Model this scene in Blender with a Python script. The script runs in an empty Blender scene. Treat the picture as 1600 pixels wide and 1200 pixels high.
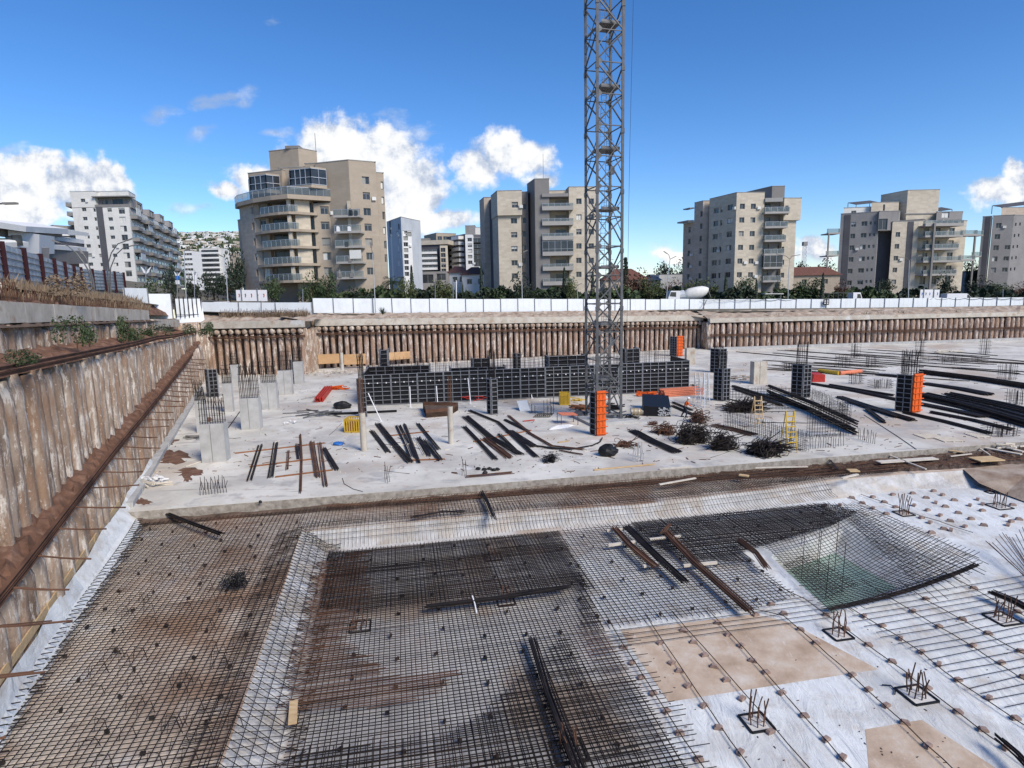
import bpy, math, random
from mathutils import Vector, Matrix
random.seed(7)
R = math.radians
SC = bpy.context.scene
COL = SC.collection
# ------------------------------------------------------------------ camera
FPX = 950.0                      # focal length in pixels of a 1600 px wide picture
PITCH, ROLL, EYE = 8.7, -1.2, 11.0
cam_d = bpy.data.cameras.new('camera'); cam = bpy.data.objects.new('camera', cam_d); COL.objects.link(cam)
cam_d.sensor_width = 36; cam_d.lens = FPX/1600*36; cam_d.clip_start = .1; cam_d.clip_end = 9000
CM = Matrix.Rotation(R(90-PITCH), 3, 'X') @ Matrix.Rotation(R(ROLL), 3, 'Z')
cam.matrix_world = Matrix.Translation((0, 0, EYE)) @ CM.to_4x4()
SC.camera = cam
# ------------------------------------------------------------------ light
SUN_AZ, SUN_EL = 138.0, 42.0     # azimuth measured clockwise from +Y: behind the camera, to the right
SKY_STRENGTH, SUN_STRENGTH = .088, 3.5
sd = Vector((math.sin(R(SUN_AZ))*math.cos(R(SUN_EL)), math.cos(R(SUN_AZ))*math.cos(R(SUN_EL)), math.sin(R(SUN_EL))))
sl = bpy.data.lights.new('sun', 'SUN'); sl.energy = SUN_STRENGTH; sl.angle = R(24); sl.color = (1, .91, .79)
sun = bpy.data.objects.new('sun', sl); COL.objects.link(sun)
sun.rotation_euler = (-sd).to_track_quat('-Z', 'Y').to_euler(); sun.location = (0, -20, 60)
SC.view_settings.view_transform = 'Standard'; SC.view_settings.look = 'None'
SC.view_settings.exposure = 0.36; SC.view_settings.gamma = 1

def ray(px, py):
    return CM @ Vector(((px-800)/FPX, (600-py)/FPX, -1))
def G(px, py, z=0.0):            # the point of level z seen at a photo pixel
    d = ray(px, py); t = (z-EYE)/d.z
    return Vector((d.x*t, d.y*t, z))
def V(px, py, dep):              # the point at distance dep (along Y) seen at a photo pixel
    d = ray(px, py); t = dep/d.y
    return Vector((d.x*t, dep, EYE+d.z*t))

class NB:
    def __init__(s, nt): s.nt = nt; s.n = nt.nodes; s.l = nt.links
    def new(s, t, **k):
        n = s.n.new(t)
        for a, b in k.items(): setattr(n, a, b)
        return n
    def put(s, sock, v):
        if isinstance(v, bpy.types.NodeSocket): s.l.new(v, sock)
        else: sock.default_value = v
    def math(s, op, a, b=None, c=None, clamp=False):
        n = s.new('ShaderNodeMath', operation=op, use_clamp=clamp)
        s.put(n.inputs[0], a)
        if b is not None: s.put(n.inputs[1], b)
        if c is not None: s.put(n.inputs[2], c)
        return n.outputs[0]
    def vmath(s, op, a, b=None):
        n = s.new('ShaderNodeVectorMath', operation=op)
        s.put(n.inputs[0], a)
        if b is not None: s.put(n.inputs[1], b)
        return n.outputs['Value' if op in ('LENGTH', 'DOT_PRODUCT') else 'Vector']
    def noise(s, vec, scale, detail=4, rough=.55, dist=0):
        n = s.new('ShaderNodeTexNoise'); s.put(n.inputs['Vector'], vec)
        n.inputs['Scale'].default_value = scale; n.inputs['Detail'].default_value = detail
        n.inputs['Roughness'].default_value = rough; n.inputs['Distortion'].default_value = dist
        return n.outputs['Fac']
    def ramp(s, fac, stops, interp='LINEAR'):
        n = s.new('ShaderNodeValToRGB'); s.put(n.inputs[0], fac); e = n.color_ramp.elements
        n.color_ramp.interpolation = interp
        while len(e) > 1: e.remove(e[-1])
        e[0].position = stops[0][0]; e[0].color = (*stops[0][1], 1)
        for p, c in stops[1:]: x = e.new(p); x.color = (*c, 1)
        return n.outputs[0]
    def mix(s, fac, a, b, mode='MIX'):
        n = s.new('ShaderNodeMix', data_type='RGBA', blend_type=mode)
        s.put(n.inputs['Factor'], fac)
        for i, v in ((6, a), (7, b)):
            if isinstance(v, tuple): v = (*v[:3], 1)
            s.put(n.inputs[i], v)
        return n.outputs[2]
    def smooth(s, x, lo, hi, a=0., b=1.):
        n = s.new('ShaderNodeMapRange', interpolation_type='SMOOTHSTEP')
        s.put(n.inputs[0], x); n.inputs[1].default_value = lo; n.inputs[2].default_value = hi
        n.inputs[3].default_value = a; n.inputs[4].default_value = b
        return n.outputs[0]
# ------------------------------------------------------------------ sky with clouds placed by direction
w = bpy.data.worlds.new('World'); SC.world = w; w.use_nodes = True
nb = NB(w.node_tree); w.node_tree.nodes.clear()
sky = nb.new('ShaderNodeTexSky', sky_type='NISHITA'); sky.sun_disc = False
sky.sun_elevation = R(SUN_EL); sky.sun_rotation = R(SUN_AZ); sky.altitude = 100
sky.air_density = 1.0; sky.dust_density = .15; sky.ozone_density = 4.0
hs = nb.new('ShaderNodeHueSaturation'); hs.inputs['Saturation'].default_value = 1.25; hs.inputs['Value'].default_value = 1.24; nb.put(hs.inputs['Color'], sky.outputs[0])
tc = nb.new('ShaderNodeTexCoord'); sep = nb.new('ShaderNodeSeparateXYZ'); nb.put(sep.inputs[0], tc.outputs['Generated'])
yy = nb.math('MAXIMUM', sep.outputs[1], .02)
uu = nb.math('DIVIDE', sep.outputs[0], yy); vv = nb.math('DIVIDE', sep.outputs[2], yy)
cmb = nb.new('ShaderNodeCombineXYZ'); nb.put(cmb.inputs[0], uu); nb.put(cmb.inputs[1], vv)
uv = cmb.outputs[0]
warp = nb.new('ShaderNodeTexNoise'); nb.put(warp.inputs['Vector'], uv); warp.inputs['Scale'].default_value = 9; warp.inputs['Detail'].default_value = 5
wv = nb.vmath('MULTIPLY', nb.vmath('SUBTRACT', warp.outputs['Color'], (.5, .5, .5)), (.10, .08, 0))
uvw = nb.vmath('ADD', uv, wv)
def clouds(blobs):
    acc = None
    for (x, y, rx, ry) in blobs:
        d = ray(x, y); u0, v0 = d.x/d.y, d.z/d.y
        q = nb.vmath('MULTIPLY', nb.vmath('SUBTRACT', uvw, (u0, v0, 0)), (FPX/rx, FPX/ry, 0))
        m = nb.math('SUBTRACT', 1.0, nb.vmath('LENGTH', q))
        acc = m if acc is None else nb.math('MAXIMUM', acc, m)
    return acc
cum = clouds([(35, 305, 95, 62), (115, 300, 80, 50), (165, 285, 55, 30), (30, 340, 120, 40), (190, 275, 28, 18), (60, 265, 60, 30),
              (525, 222, 70, 52), (600, 240, 75, 58), (635, 290, 62, 62), (470, 250, 60, 40), (620, 345, 60, 35), (400, 275, 60, 26), (345, 300, 34, 14), (560, 290, 120, 70),
              (655, 320, 38, 40), (500, 200, 34, 24), (700, 350, 60, 22), (745, 262, 46, 34), (790, 240, 44, 36), (825, 245, 38, 32), (845, 275, 24, 16),
              (1555, 292, 55, 22), (1590, 285, 40, 26), (1572, 262, 22, 20), (1045, 392, 40, 14), (1270, 398, 40, 22), (1150, 400, 60, 12)])
wis = clouds([(245, 168, 55, 18), (325, 160, 42, 14), (375, 158, 36, 14), (320, 205, 42, 16), (10, 238, 50, 16), (425, 32, 22, 14), (430, 200, 44, 14),
              (620, 190, 60, 26), (660, 200, 36, 26), (685, 225, 20, 26), (290, 325, 60, 12), (1035, 388, 60, 22), (1150, 395, 90, 18), (350, 150, 90, 12), (30, 262, 60, 10)])
nf = nb.noise(uv, 16, 10, .62); nl = nb.noise(uv, 42, 8, .62)
cd = nb.math('ADD', cum, nb.math('MULTIPLY', nb.math('SUBTRACT', nf, .5), 1.5))
cd = nb.math('ADD', cd, nb.math('MULTIPLY', nb.math('SUBTRACT', nl, .5), .55))
a1 = nb.smooth(cd, -.06, .46)
wd = nb.math('ADD', wis, nb.math('MULTIPLY', nb.math('SUBTRACT', nb.noise(nb.vmath('MULTIPLY', uv, (1, 2.4, 1)), 13, 9, .65), .5), 2.2))
a2 = nb.math('MULTIPLY', nb.smooth(wd, .25, 1.1), .5)
al = nb.math('MAXIMUM', a1, a2)
al = nb.math('MULTIPLY', al, nb.smooth(sep.outputs[1], .05, .12))
up = nb.noise(nb.vmath('ADD', uv, (.012, .022, 0)), 16, 7, .6)
rel = nb.math('ADD', nb.math('MULTIPLY', nb.math('SUBTRACT', nf, up), 3.0), nb.math('MULTIPLY', cd, .35))
ccol = nb.ramp(nb.math('ADD', rel, .42), [(0, (3.9, 4.6, 5.9)), (.3, (5.6, 6.2, 7.3)), (.6, (8.2, 8.4, 8.7)), (1, (9.6, 9.5, 9.3))])
base = nb.mix(nb.smooth(sep.outputs[2], .0, .40, 1., 0.), nb.mix(1., hs.outputs[0], (1.0, .98, 1.12), 'MULTIPLY'), nb.mix(1., hs.outputs[0], (1.03, 1.08, 1.26), 'MULTIPLY'))
skyc = nb.mix(al, base, ccol)
bg = nb.new('ShaderNodeBackground'); nb.put(bg.inputs[0], skyc); bg.inputs[1].default_value = SKY_STRENGTH
ow = nb.new('ShaderNodeOutputWorld'); nb.l.new(bg.outputs[0], ow.inputs[0])

# ------------------------------------------------------------------ materials
def material(name, stops, scale=3., rough=.85, bump=0., bscale=None, stretch=(1, 1, 1), metallic=0., extra=None, coords='world', detail=6, spec=.3, nrough=.6):
    m = bpy.data.materials.new(name); m.use_nodes = True; nt = m.node_tree; nt.nodes.clear(); b = NB(nt)
    if coords == 'world': v = b.new('ShaderNodeNewGeometry').outputs['Position']
    else: v = b.new('ShaderNodeTexCoord').outputs['Object']
    sv = b.vmath('MULTIPLY', v, stretch)
    c = b.ramp(b.noise(sv, scale, detail, nrough), stops)
    p = b.new('ShaderNodeBsdfPrincipled'); p.inputs['Roughness'].default_value = rough
    p.inputs['Metallic'].default_value = metallic; p.inputs['Specular IOR Level'].default_value = spec
    hgt = None
    if extra: c, hgt = extra(b, v, c)
    b.put(p.inputs['Base Color'], c)
    if bump:
        bn = b.new('ShaderNodeBump'); bn.inputs['Strength'].default_value = bump; bn.inputs['Distance'].default_value = .10 if 'membrane' in name else .05
        b.put(bn.inputs['Height'], hgt if hgt is not None else b.noise(sv, bscale or scale*4, 6, .6)); b.put(p.inputs['Normal'], bn.outputs[0])
    o = b.new('ShaderNodeOutputMaterial'); b.l.new(p.outputs[0], o.inputs[0])
    return m
def two(c, k=.75): return [(.3, tuple(x*k for x in c)), (.7, c)]
def stain(scale, lo, hi, col, amt=1., stretch=(1, 1, 1), off=(0, 0, 0)):
    def f(b, v, c):
        q = b.vmath('ADD', b.vmath('MULTIPLY', v, stretch), off)
        return b.mix(b.math('MULTIPLY', b.smooth(b.noise(q, scale, 6, .62), lo, hi), amt), c, col)
    return f
def chain(*fs):
    def f(b, v, c):
        for g in fs: c = g(b, v, c)
        return c, None
    return f
MT = {}
MT['slab'] = material('slab_concrete', [(.25, (.43, .41, .365)), (.5, (.58, .56, .50)), (.75, (.72, .70, .64))], .22, .8, .25, 9,
    extra=chain(stain(.09, .50, .66, (.42, .33, .25), .75, off=(7, 3, 0)), stain(.5, .54, .68, (.34, .33, .32), .75), stain(.06, .54, .62, (.38, .35, .32), .55, off=(5, 40, 0)), stain(.8, .60, .66, (.24, .23, .23), .5, stretch=(.25, 1.6, 1), off=(4, 4, 0)), stain(.25, .60, .64, (.30, .30, .31), .45, off=(70, 7, 0)), stain(1.7, .57, .70, (.42, .27, .18), .6), stain(.33, .60, .75, (.74, .73, .70), .8, off=(50, 9, 0)), stain(.12, .55, .64, (.40, .38, .355), .6, off=(20, 70, 0)), stain(7, .62, .8, (.28, .27, .26), .4)))
MT['blind'] = material('blinding_concrete', [(.3, (.50, .40, .31)), (.55, (.66, .57, .47)), (.8, (.72, .68, .61))], .5, .9, .3, 7,
    extra=chain(stain(.16, .45, .62, (.30, .17, .10), .8), stain(1.4, .57, .75, (.17, .10, .065), .7), stain(.3, .58, .72, (.62, .62, .62), .7, off=(9, 9, 0))))
MT['grey_blind'] = material('grey_blinding', [(.3, (.50, .475, .44)), (.7, (.68, .665, .63))], .6, .9, .3, 7,
    extra=chain(stain(.22, .5, .64, (.42, .31, .22), .75, off=(3, 8, 0)), stain(.4, .58, .70, (.22, .22, .25), .6), stain(2, .6, .8, (.26, .2, .16), .5)))
def folds(b, v, c):
    n = b.noise(b.vmath('MULTIPLY', v, (1.5, .5, 1)), 1.6, 8, .6, .6)
    c = b.mix(b.math('MULTIPLY', b.smooth(b.noise(v, .9, 7, .65), .48, .68), .6), c, (.44, .38, .31))
    c = b.mix(b.math('MULTIPLY', b.smooth(b.noise(v, .28, 5, .6), .5, .62), .5), c, (.46, .45, .42))
    c = b.mix(b.math('MULTIPLY', b.smooth(b.noise(v, 6, 5, .6), .62, .72), .35), c, (.33, .30, .28))
    return c, n
MT['membrane'] = material('white_membrane', [(.3, (.60, .62, .615)), (.7, (.73, .75, .735))], 1.2, .75, .9, extra=folds)
MT['slope'] = material('slope_membrane', [(.3, (.34, .335, .32)), (.7, (.60, .60, .59))], .9, .8, .9, extra=chain(stain(.7, .45, .62, (.40, .34, .27), .6), stain(3, .58, .7, (.25, .2, .17), .5)))
MT['slabside'] = material('stained_slab_side', [(.3, (.19, .165, .14)), (.55, (.33, .30, .26)), (.8, (.47, .45, .41))], 3.5, .95, .6)
MT['spacer'] = material('spacer_concrete', [(.3, (.20, .14, .12)), (.7, (.34, .25, .21))], 6, .9, coords='world')
MT['tan'] = material('tan_blinding', [(.3, (.36, .26, .18)), (.5, (.50, .39, .29)), (.72, (.62, .56, .48))], .8, .9, .3, 6, extra=chain(stain(2.5, .58, .75, (.72, .70, .66), .5, stretch=(2, .5, 1))))
MT['soil'] = material('red_soil', [(.3, (.085, .045, .03)), (.55, (.165, .09, .06)), (.8, (.30, .20, .15))], 1.6, 1., .8, 5)
MT['dark_soil'] = material('dark_soil', [(.3, (.055, .038, .03)), (.6, (.12, .085, .065)), (.85, (.26, .21, .17))], 2.4, 1., .8, 6)
MT['ochre'] = material('ochre_earth', [(.3, (.23, .16, .115)), (.55, (.37, .30, .235)), (.8, (.48, .43, .37))], .9, 1., .8, 4)
MT['street'] = material('street_ground', [(.3, (.09, .085, .07)), (.7, (.17, .15, .11))], .05, 1., 0)
MT['asphalt'] = material('asphalt', two((.07, .07, .072)), 1, .95)
def pile_x(b, v, c):
    s = b.noise(b.vmath('MULTIPLY', v, (1, 1, .22)), 3.4, 9, .74)
    c = b.mix(b.math('MULTIPLY', b.smooth(s, .515, .585), .88), c, (.66, .60, .52))
    c = b.mix(b.math('MULTIPLY', b.smooth(b.noise(b.vmath('MULTIPLY', v, (1, 1, .3)), 1.1, 6, .6), .47, .60), .75), c, (.28, .17, .105))
    c = b.mix(b.math('MULTIPLY', b.smooth(b.noise(v, 3.1, 6, .7), .60, .70), .6), c, (.14, .09, .065))
    c = b.mix(b.math('MULTIPLY', b.smooth(b.noise(v, 6.5, 5, .6), .60, .68), .5), c, (.75, .72, .66))
    return c, b.noise(b.vmath('MULTIPLY', v, (1, 1, .6)), 7, 7, .7)
MT['pile'] = material('pile_concrete', [(.3, (.17, .12, .085)), (.5, (.33, .25, .19)), (.75, (.47, .39, .31))], 1.3, .95, 1., extra=pile_x, stretch=(1, 1, .35))
MT['pilefar'] = material('far_pile_concrete', [(.3, (.19, .125, .095)), (.5, (.33, .235, .185)), (.75, (.46, .37, .31))], 1.1, .95, 1., extra=pile_x, stretch=(1, 1, .35))
def conc_x(b, v, c):
    c = b.mix(b.math('MULTIPLY', b.smooth(b.noise(b.vmath('MULTIPLY', v, (1, 1, .2)), 3, 6, .6), .55, .75), .5), c, (.20, .19, .17))
    return c, None
MT['conc'] = material('cast_concrete', [(.3, (.33, .33, .32)), (.7, (.47, .47, .46))], 1.2, .85, .2, extra=conc_x)
MT['beamconc'] = material('capping_concrete', [(.3, (.37, .335, .28)), (.7, (.54, .50, .43))], .8, .9, .4, extra=chain(stain(1.1, .52, .7, (.30, .20, .13), .7), stain(.3, .6, .72, (.56, .58, .58), .8)))
MT['rebar'] = material('dark_rebar', [(.35, (.016, .014, .014)), (.7, (.045, .034, .029))], 1.2, .6, 0, metallic=.3)
MT['rust'] = material('rusty_rebar', [(.3, (.055, .030, .022)), (.7, (.15, .075, .045))], .8, .85)
MT['rustorange'] = material('orange_rust', [(.3, (.16, .06, .025)), (.7, (.34, .15, .07))], 2, .9)
MT['matrust'] = material('mat_rebar', [(.42, (.018, .016, .016)), (.56, (.04, .027, .022)), (.68, (.085, .042, .028))], .28, .75)
MT['steel'] = material('grey_steel', [(.3, (.09, .092, .094)), (.7, (.155, .157, .16))], 2, .55, metallic=.35)
MT['galv'] = material('galvanised', two((.55, .56, .57), .8), 4, .4, metallic=.6)
MT['form'] = material('formwork_steel', two((.014, .014, .016), .6), 4, .5, metallic=.2)
MT['formrib'] = material('formwork_rib', two((.27, .28, .30), .6), 3, .5, metallic=.3)
MT['orange'] = material('orange_paint', two((.75, .13, .02), .7), 5, .5)
MT['salmon'] = material('salmon_paint', two((.70, .22, .12), .75), 5, .6)
MT['red'] = material('red_paint', two((.5, .04, .03), .7), 5, .5)
MT['yellow'] = material('yellow_paint', two((.58, .38, .04), .7), 5, .6)
MT['wood'] = material('timber', [(.3, (.42, .28, .14)), (.7, (.60, .45, .26))], 3, .8, stretch=(1, 4, 4))
MT['palewood'] = material('pale_timber', [(.3, (.50, .44, .36)), (.7, (.66, .61, .52))], 3, .8)
MT['board'] = material('plywood_board', [(.3, (.42, .25, .12)), (.7, (.56, .36, .19))], .8, .8)
MT['black'] = material('black_plastic', two((.015, .015, .017), .6), 5, .5)
MT['white'] = material('white_paint', two((.78, .78, .78), .9), 5, .5)
MT['blue'] = material('blue_plastic', two((.03, .16, .5), .7), 5, .5)
MT['gold'] = material('brass_barrel', two((.45, .36, .22), .7), 5, .5, metallic=.4)
def water():
    m = bpy.data.materials.new('green_water'); m.use_nodes = True; b = NB(m.node_tree)
    p = m.node_tree.nodes['Principled BSDF']; v = b.new('ShaderNodeNewGeometry').outputs['Position']
    b.put(p.inputs['Base Color'], b.ramp(b.noise(v, .7, 4), [(.3, (.24, .36, .29)), (.7, (.36, .48, .40))]))
    p.inputs['Roughness'].default_value = .12
    bn = b.new('ShaderNodeBump'); bn.inputs['Strength'].default_value = .1; b.put(bn.inputs['Height'], b.noise(v, 5, 3)); b.put(p.inputs['Normal'], bn.outputs[0])
    return m
MT['water'] = water()
def hoard(b, v, c):
    c = b.mix(b.math('MULTIPLY', b.smooth(b.noise(b.vmath('MULTIPLY', v, (1, 1, .5)), .8, 7, .7), .50, .75), .35), c, (.50, .50, .48))
    c = b.mix(b.math('MULTIPLY', b.smooth(b.noise(v, 3, 6, .7), .64, .70), .5), c, (.36, .36, .35))
    return c, None
MT['hoard'] = material('hoarding_sheet', two((.74, .78, .80), .93), .6, .55, .15, 1.2, extra=hoard)
MT['blueh'] = material('blue_white_sheet', [(.3, (.24, .29, .34)), (.7, (.42, .47, .52))], 1, .5)
MT['redpost'] = material('dark_red_post', two((.05, .014, .016), .7), 3, .6)
def stone(name, c1, c2, k=1.):
    def ex(b, v, c):
        # courses of cut stone: joints by height and by wall direction
        s = b.new('ShaderNodeSeparateXYZ'); b.put(s.inputs[0], v)
        row = b.math('FLOOR', b.math('DIVIDE', s.outputs[2], .42))
        cell = b.new('ShaderNodeCombineXYZ'); b.put(cell.inputs[0], b.math('FLOOR', b.math('DIVIDE', b.math('ADD', s.outputs[0], b.math('MULTIPLY', row, .55)), 1.1)))
        b.put(cell.inputs[1], b.math('FLOOR', b.math('DIVIDE', s.outputs[1], 1.1))); b.put(cell.inputs[2], row)
        wn = b.new('ShaderNodeTexWhiteNoise', noise_dimensions='3D'); b.put(wn.inputs[0], cell.outputs[0])
        c = b.mix(b.math('MULTIPLY', wn.outputs[0], .38*k), c, tuple(x*.62 for x in c1))
        c = b.mix(b.math('MULTIPLY', b.smooth(b.noise(b.vmath('MULTIPLY', v, (1, 1, .25)), .5, 6, .6), .52, .75), .35), c, tuple(x*.6 for x in c1))
        return c, None
    return material(name, [(.3, c1), (.7, c2)], .25, .85, extra=ex)
MT['stone_tan'] = stone('tan_stone', (.345, .29, .225), (.40, .34, .27), .5)
MT['stone_beige'] = stone('beige_stone', (.50, .44, .345), (.58, .52, .42))
MT['stone_pink'] = stone('pinkish_stone', (.46, .38, .30), (.52, .44, .36))
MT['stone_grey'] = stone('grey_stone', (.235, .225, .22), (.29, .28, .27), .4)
MT['stone_mid'] = stone('mid_grey_stone', (.19, .18, .17), (.235, .225, .215), .3)
MT['stone_dark'] = stone('dark_grey_stone', (.075, .075, .085), (.10, .10, .11), .3)
MT['stone_white'] = stone('white_stone', (.62, .61, .57), (.70, .69, .65), .4)
MT['stone_blue'] = stone('blue_grey_and_shaded_white', (.42, .45, .48), (.50, .53, .55), .2)  # blue-grey parts, and the painted shade on the narrow white block
MT['render_w'] = material('white_render', two((.72, .72, .70), .9), .5, .8)
MT['roofred'] = material('red_roof_tiles', [(.3, (.10, .045, .035)), (.7, (.17, .08, .06))], 2, .9)
def glassy(name, c, r=.15):
    m = bpy.data.materials.new(name); m.use_nodes = True; p = m.node_tree.nodes['Principled BSDF']
    b = NB(m.node_tree); v = b.new('ShaderNodeNewGeometry').outputs['Position']
    b.put(p.inputs['Base Color'], b.ramp(b.noise(v, .35, 2), [(.35, tuple(x*.5 for x in c)), (.65, c)]))
    p.inputs['Roughness'].default_value = r; return m
MT['pane'] = glassy('window_pane', (.05, .055, .06))
MT['shutter'] = material('roller_shutter', two((.30, .30, .28), .85), 2, .7)
MT['whshutter'] = material('white_shutter', two((.66, .66, .62), .9), 2, .7)
def clear_glass():
    m = bpy.data.materials.new('railing_glass'); m.use_nodes = True; b = NB(m.node_tree); n = m.node_tree.nodes
    p = n['Principled BSDF']; p.inputs['Base Color'].default_value = (.15, .175, .18, 1); p.inputs['Roughness'].default_value = .08
    t = b.new('ShaderNodeBsdfTransparent'); t.inputs[0].default_value = (.8, .88, .88, 1)
    mx = b.new('ShaderNodeMixShader'); mx.inputs[0].default_value = .6
    b.l.new(t.outputs[0], mx.inputs[1]); b.l.new(p.outputs[0], mx.inputs[2]); b.l.new(mx.outputs[0], n['Material Output'].inputs[0]); return m
MT['glass'] = clear_glass()
MT['frame'] = material('window_frame', two((.30, .30, .29), .9), 2, .6)
MT['slabedge'] = material('balcony_edge', two((.37, .355, .33), .85), .8, .8)
def leafm(name, a, bcol, c3):
    m = bpy.data.materials.new(name); m.use_nodes = True; b = NB(m.node_tree); p = m.node_tree.nodes['Principled BSDF']
    g = b.new('ShaderNodeNewGeometry'); v = g.outputs['Position']
    c = b.ramp(b.noise(v, .8, 4, .6), [(.3, a), (.6, bcol), (.8, c3)])
    c = b.mix(b.math('MULTIPLY', g.outputs['Random Per Island'], .5), c, tuple(x*.5 for x in a))
    b.put(p.inputs['Base Color'], c); p.inputs['Roughness'].default_value = .7; return m
MT['leaf'] = leafm('green_leaves', (.03, .055, .018), (.06, .09, .03), (.11, .13, .05))
MT['leafd'] = leafm('dark_leaves', (.012, .025, .012), (.022, .040, .018), (.04, .06, .025))
MT['leafy'] = leafm('olive_leaves', (.05, .07, .02), (.10, .12, .035), (.16, .16, .05))
MT['leafr'] = leafm('reddish_leaves', (.07, .03, .015), (.14, .06, .03), (.12, .10, .03))
MT['drygrass'] = leafm('dry_grass', (.16, .11, .07), (.28, .21, .14), (.40, .33, .24))
MT['bark'] = material('bark', two((.10, .075, .055), .6), 4, .95)

# ------------------------------------------------------------------ mesh building
class MB:
    def __init__(s): s.v = []; s.f = []
    def quad(s, *p):
        i = len(s.v); s.v += [Vector(q) for q in p]; s.f.append(tuple(range(i, i+len(p)))); return s
    def hexa(s, b4, t4):
        i = len(s.v); s.v += [Vector(q) for q in b4]+[Vector(q) for q in t4]
        s.f += [(i+3, i+2, i+1, i), (i+4, i+5, i+6, i+7)]+[(i+k, i+(k+1) % 4, i+4+(k+1) % 4, i+4+k) for k in range(4)]; return s
    def box(s, c, sz, rz=0., tilt=None):
        c = Vector(c); hx, hy, hz = sz[0]/2, sz[1]/2, sz[2]/2
        m = Matrix.Rotation(rz, 3, 'Z')
        if tilt is not None: m = m @ tilt
        P = [c + m @ Vector((x, y, z)) for z in (-hz, hz) for x, y in ((-hx, -hy), (hx, -hy), (hx, hy), (-hx, hy))]
        return s.hexa(P[:4], P[4:])
    def bar(s, a, b, r, n=4, r2=None, cap=True):
        return s.tube([a, b], r, n, r2, cap)
    def tube(s, pts, r, n=4, r2=None, cap=True):
        pts = [Vector(p) for p in pts]; i0 = len(s.v); m = len(pts)
        for k, p in enumerate(pts):
            d = (pts[min(k+1, m-1)]-pts[max(k-1, 0)])
            if d.length < 1e-9: d = Vector((0, 0, 1))
            d.normalize(); up = Vector((0, 0, 1)) if abs(d.z) < .92 else Vector((1, 0, 0))
            a = d.cross(up).normalized(); b = a.cross(d)
            rr = r if r2 is None else r+(r2-r)*k/(m-1)
            for j in range(n):
                t = 2*math.pi*(j+.5)/n; s.v.append(p+(a*math.cos(t)+b*math.sin(t))*rr)
        for k in range(m-1):
            for j in range(n):
                q = i0+k*n; s.f.append((q+j, q+(j+1) % n, q+n+(j+1) % n, q+n+j))
        if cap and n > 2:
            s.f.append(tuple(i0+j for j in range(n))[::-1]); s.f.append(tuple(i0+(m-1)*n+j for j in range(n)))
        return s
    def beam(s, a, b, w, h):      # rectangular bar between two points
        a, b = Vector(a), Vector(b); d = (b-a).normalized(); up = Vector((0, 0, 1)) if abs(d.z) < .95 else Vector((0, 1, 0))
        x = d.cross(up).normalized()*w/2; z = x.cross(d).normalized()*h/2
        return s.hexa([a-x-z, a+x-z, a+x+z, a-x+z], [b-x-z, b+x-z, b+x+z, b-x+z])
    def ibeam(s, a, b, w, h, t=.02):
        a, b = Vector(a), Vector(b); d = (b-a).normalized(); x = d.cross(Vector((0, 0, 1))).normalized(); z = x.cross(d)
        s.beam(a+z*(h/2-t/2), b+z*(h/2-t/2), w, t); s.beam(a-z*(h/2-t/2), b-z*(h/2-t/2), w, t); return s.beam(a, b, t, h-2*t)
    def sphere(s, c, r, n=8, m=5, sc=(1, 1, 1), jit=0.):
        c = Vector(c); i0 = len(s.v)
        for k in range(m+1):
            ph = math.pi*k/m
            for j in range(n):
                t = 2*math.pi*j/n; q = r*(1+random.uniform(-jit, jit))
                s.v.append(c+Vector((math.sin(ph)*math.cos(t)*sc[0]*q, math.sin(ph)*math.sin(t)*sc[1]*q, math.cos(ph)*sc[2]*q)))
        for k in range(m):
            for j in range(n):
                q = i0+k*n; s.f.append((q+j, q+n+j, q+n+(j+1) % n, q+(j+1) % n))
        return s
    def poly(s, pts, z0, z1):     # vertical prism over an outline given counter-clockwise
        n = len(pts); i = len(s.v)
        s.v += [Vector((p[0], p[1], z0)) for p in pts]+[Vector((p[0], p[1], z1)) for p in pts]
        s.f += [tuple(range(i, i+n))[::-1], tuple(range(i+n, i+2*n))]+[(i+k, i+(k+1) % n, i+n+(k+1) % n, i+n+k) for k in range(n)]; return s
    def build(s, name, mat, parent=None, smooth=False, loc=None):
        me = bpy.data.meshes.new(name)
        if parent is not None: o0 = wloc(parent)
        elif loc is not None: o0 = Vector(loc)
        elif s.v:
            o0 = Vector((sum(p.x for p in s.v)/len(s.v), sum(p.y for p in s.v)/len(s.v), min(p.z for p in s.v)))
        else: o0 = Vector((0, 0, 0))
        me.from_pydata([tuple(p-o0) for p in s.v], [], s.f); me.update()
        me.materials.append(MT[mat] if isinstance(mat, str) else mat)
        if smooth:
            for p in me.polygons: p.use_smooth = True
        o = bpy.data.objects.new(name, me); COL.objects.link(o)
        if parent is not None: o.parent = parent
        else: o.location = o0
        return o
def wloc(o):
    v = Vector(o.location)
    while o.parent: o = o.parent; v += Vector(o.location)
    return v
def tag(o, label=None, cat=None, group=None, kind=None):
    if label and not kind: kind = 'thing'
    for k, v in (('label', label), ('category', cat), ('group', group), ('kind', kind)):
        if v: o[k] = v
    return o
def thing(name, loc, label, cat, group=None, rz=0.):
    o = bpy.data.objects.new(name, None); COL.objects.link(o); o.location = Vector(loc); o.rotation_euler = (0, 0, rz)
    o.empty_display_size = .3
    return tag(o, label, cat, group)
def dup(o, loc=None, rz=None, label=None, group=None, scale=None):
    kids = [c for c in o.children]
    r = o.copy(); COL.objects.link(r)
    if loc is not None: r.location = Vector(loc)
    if rz is not None: r.rotation_euler = (0, 0, rz)
    if scale is not None: r.scale = scale
    if label: r['label'] = label
    if group: r['group'] = group
    for c in kids:
        k = c.copy(); COL.objects.link(k); k.parent = r
        for g in c.children:
            h = g.copy(); COL.objects.link(h); h.parent = k
    return r
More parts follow.
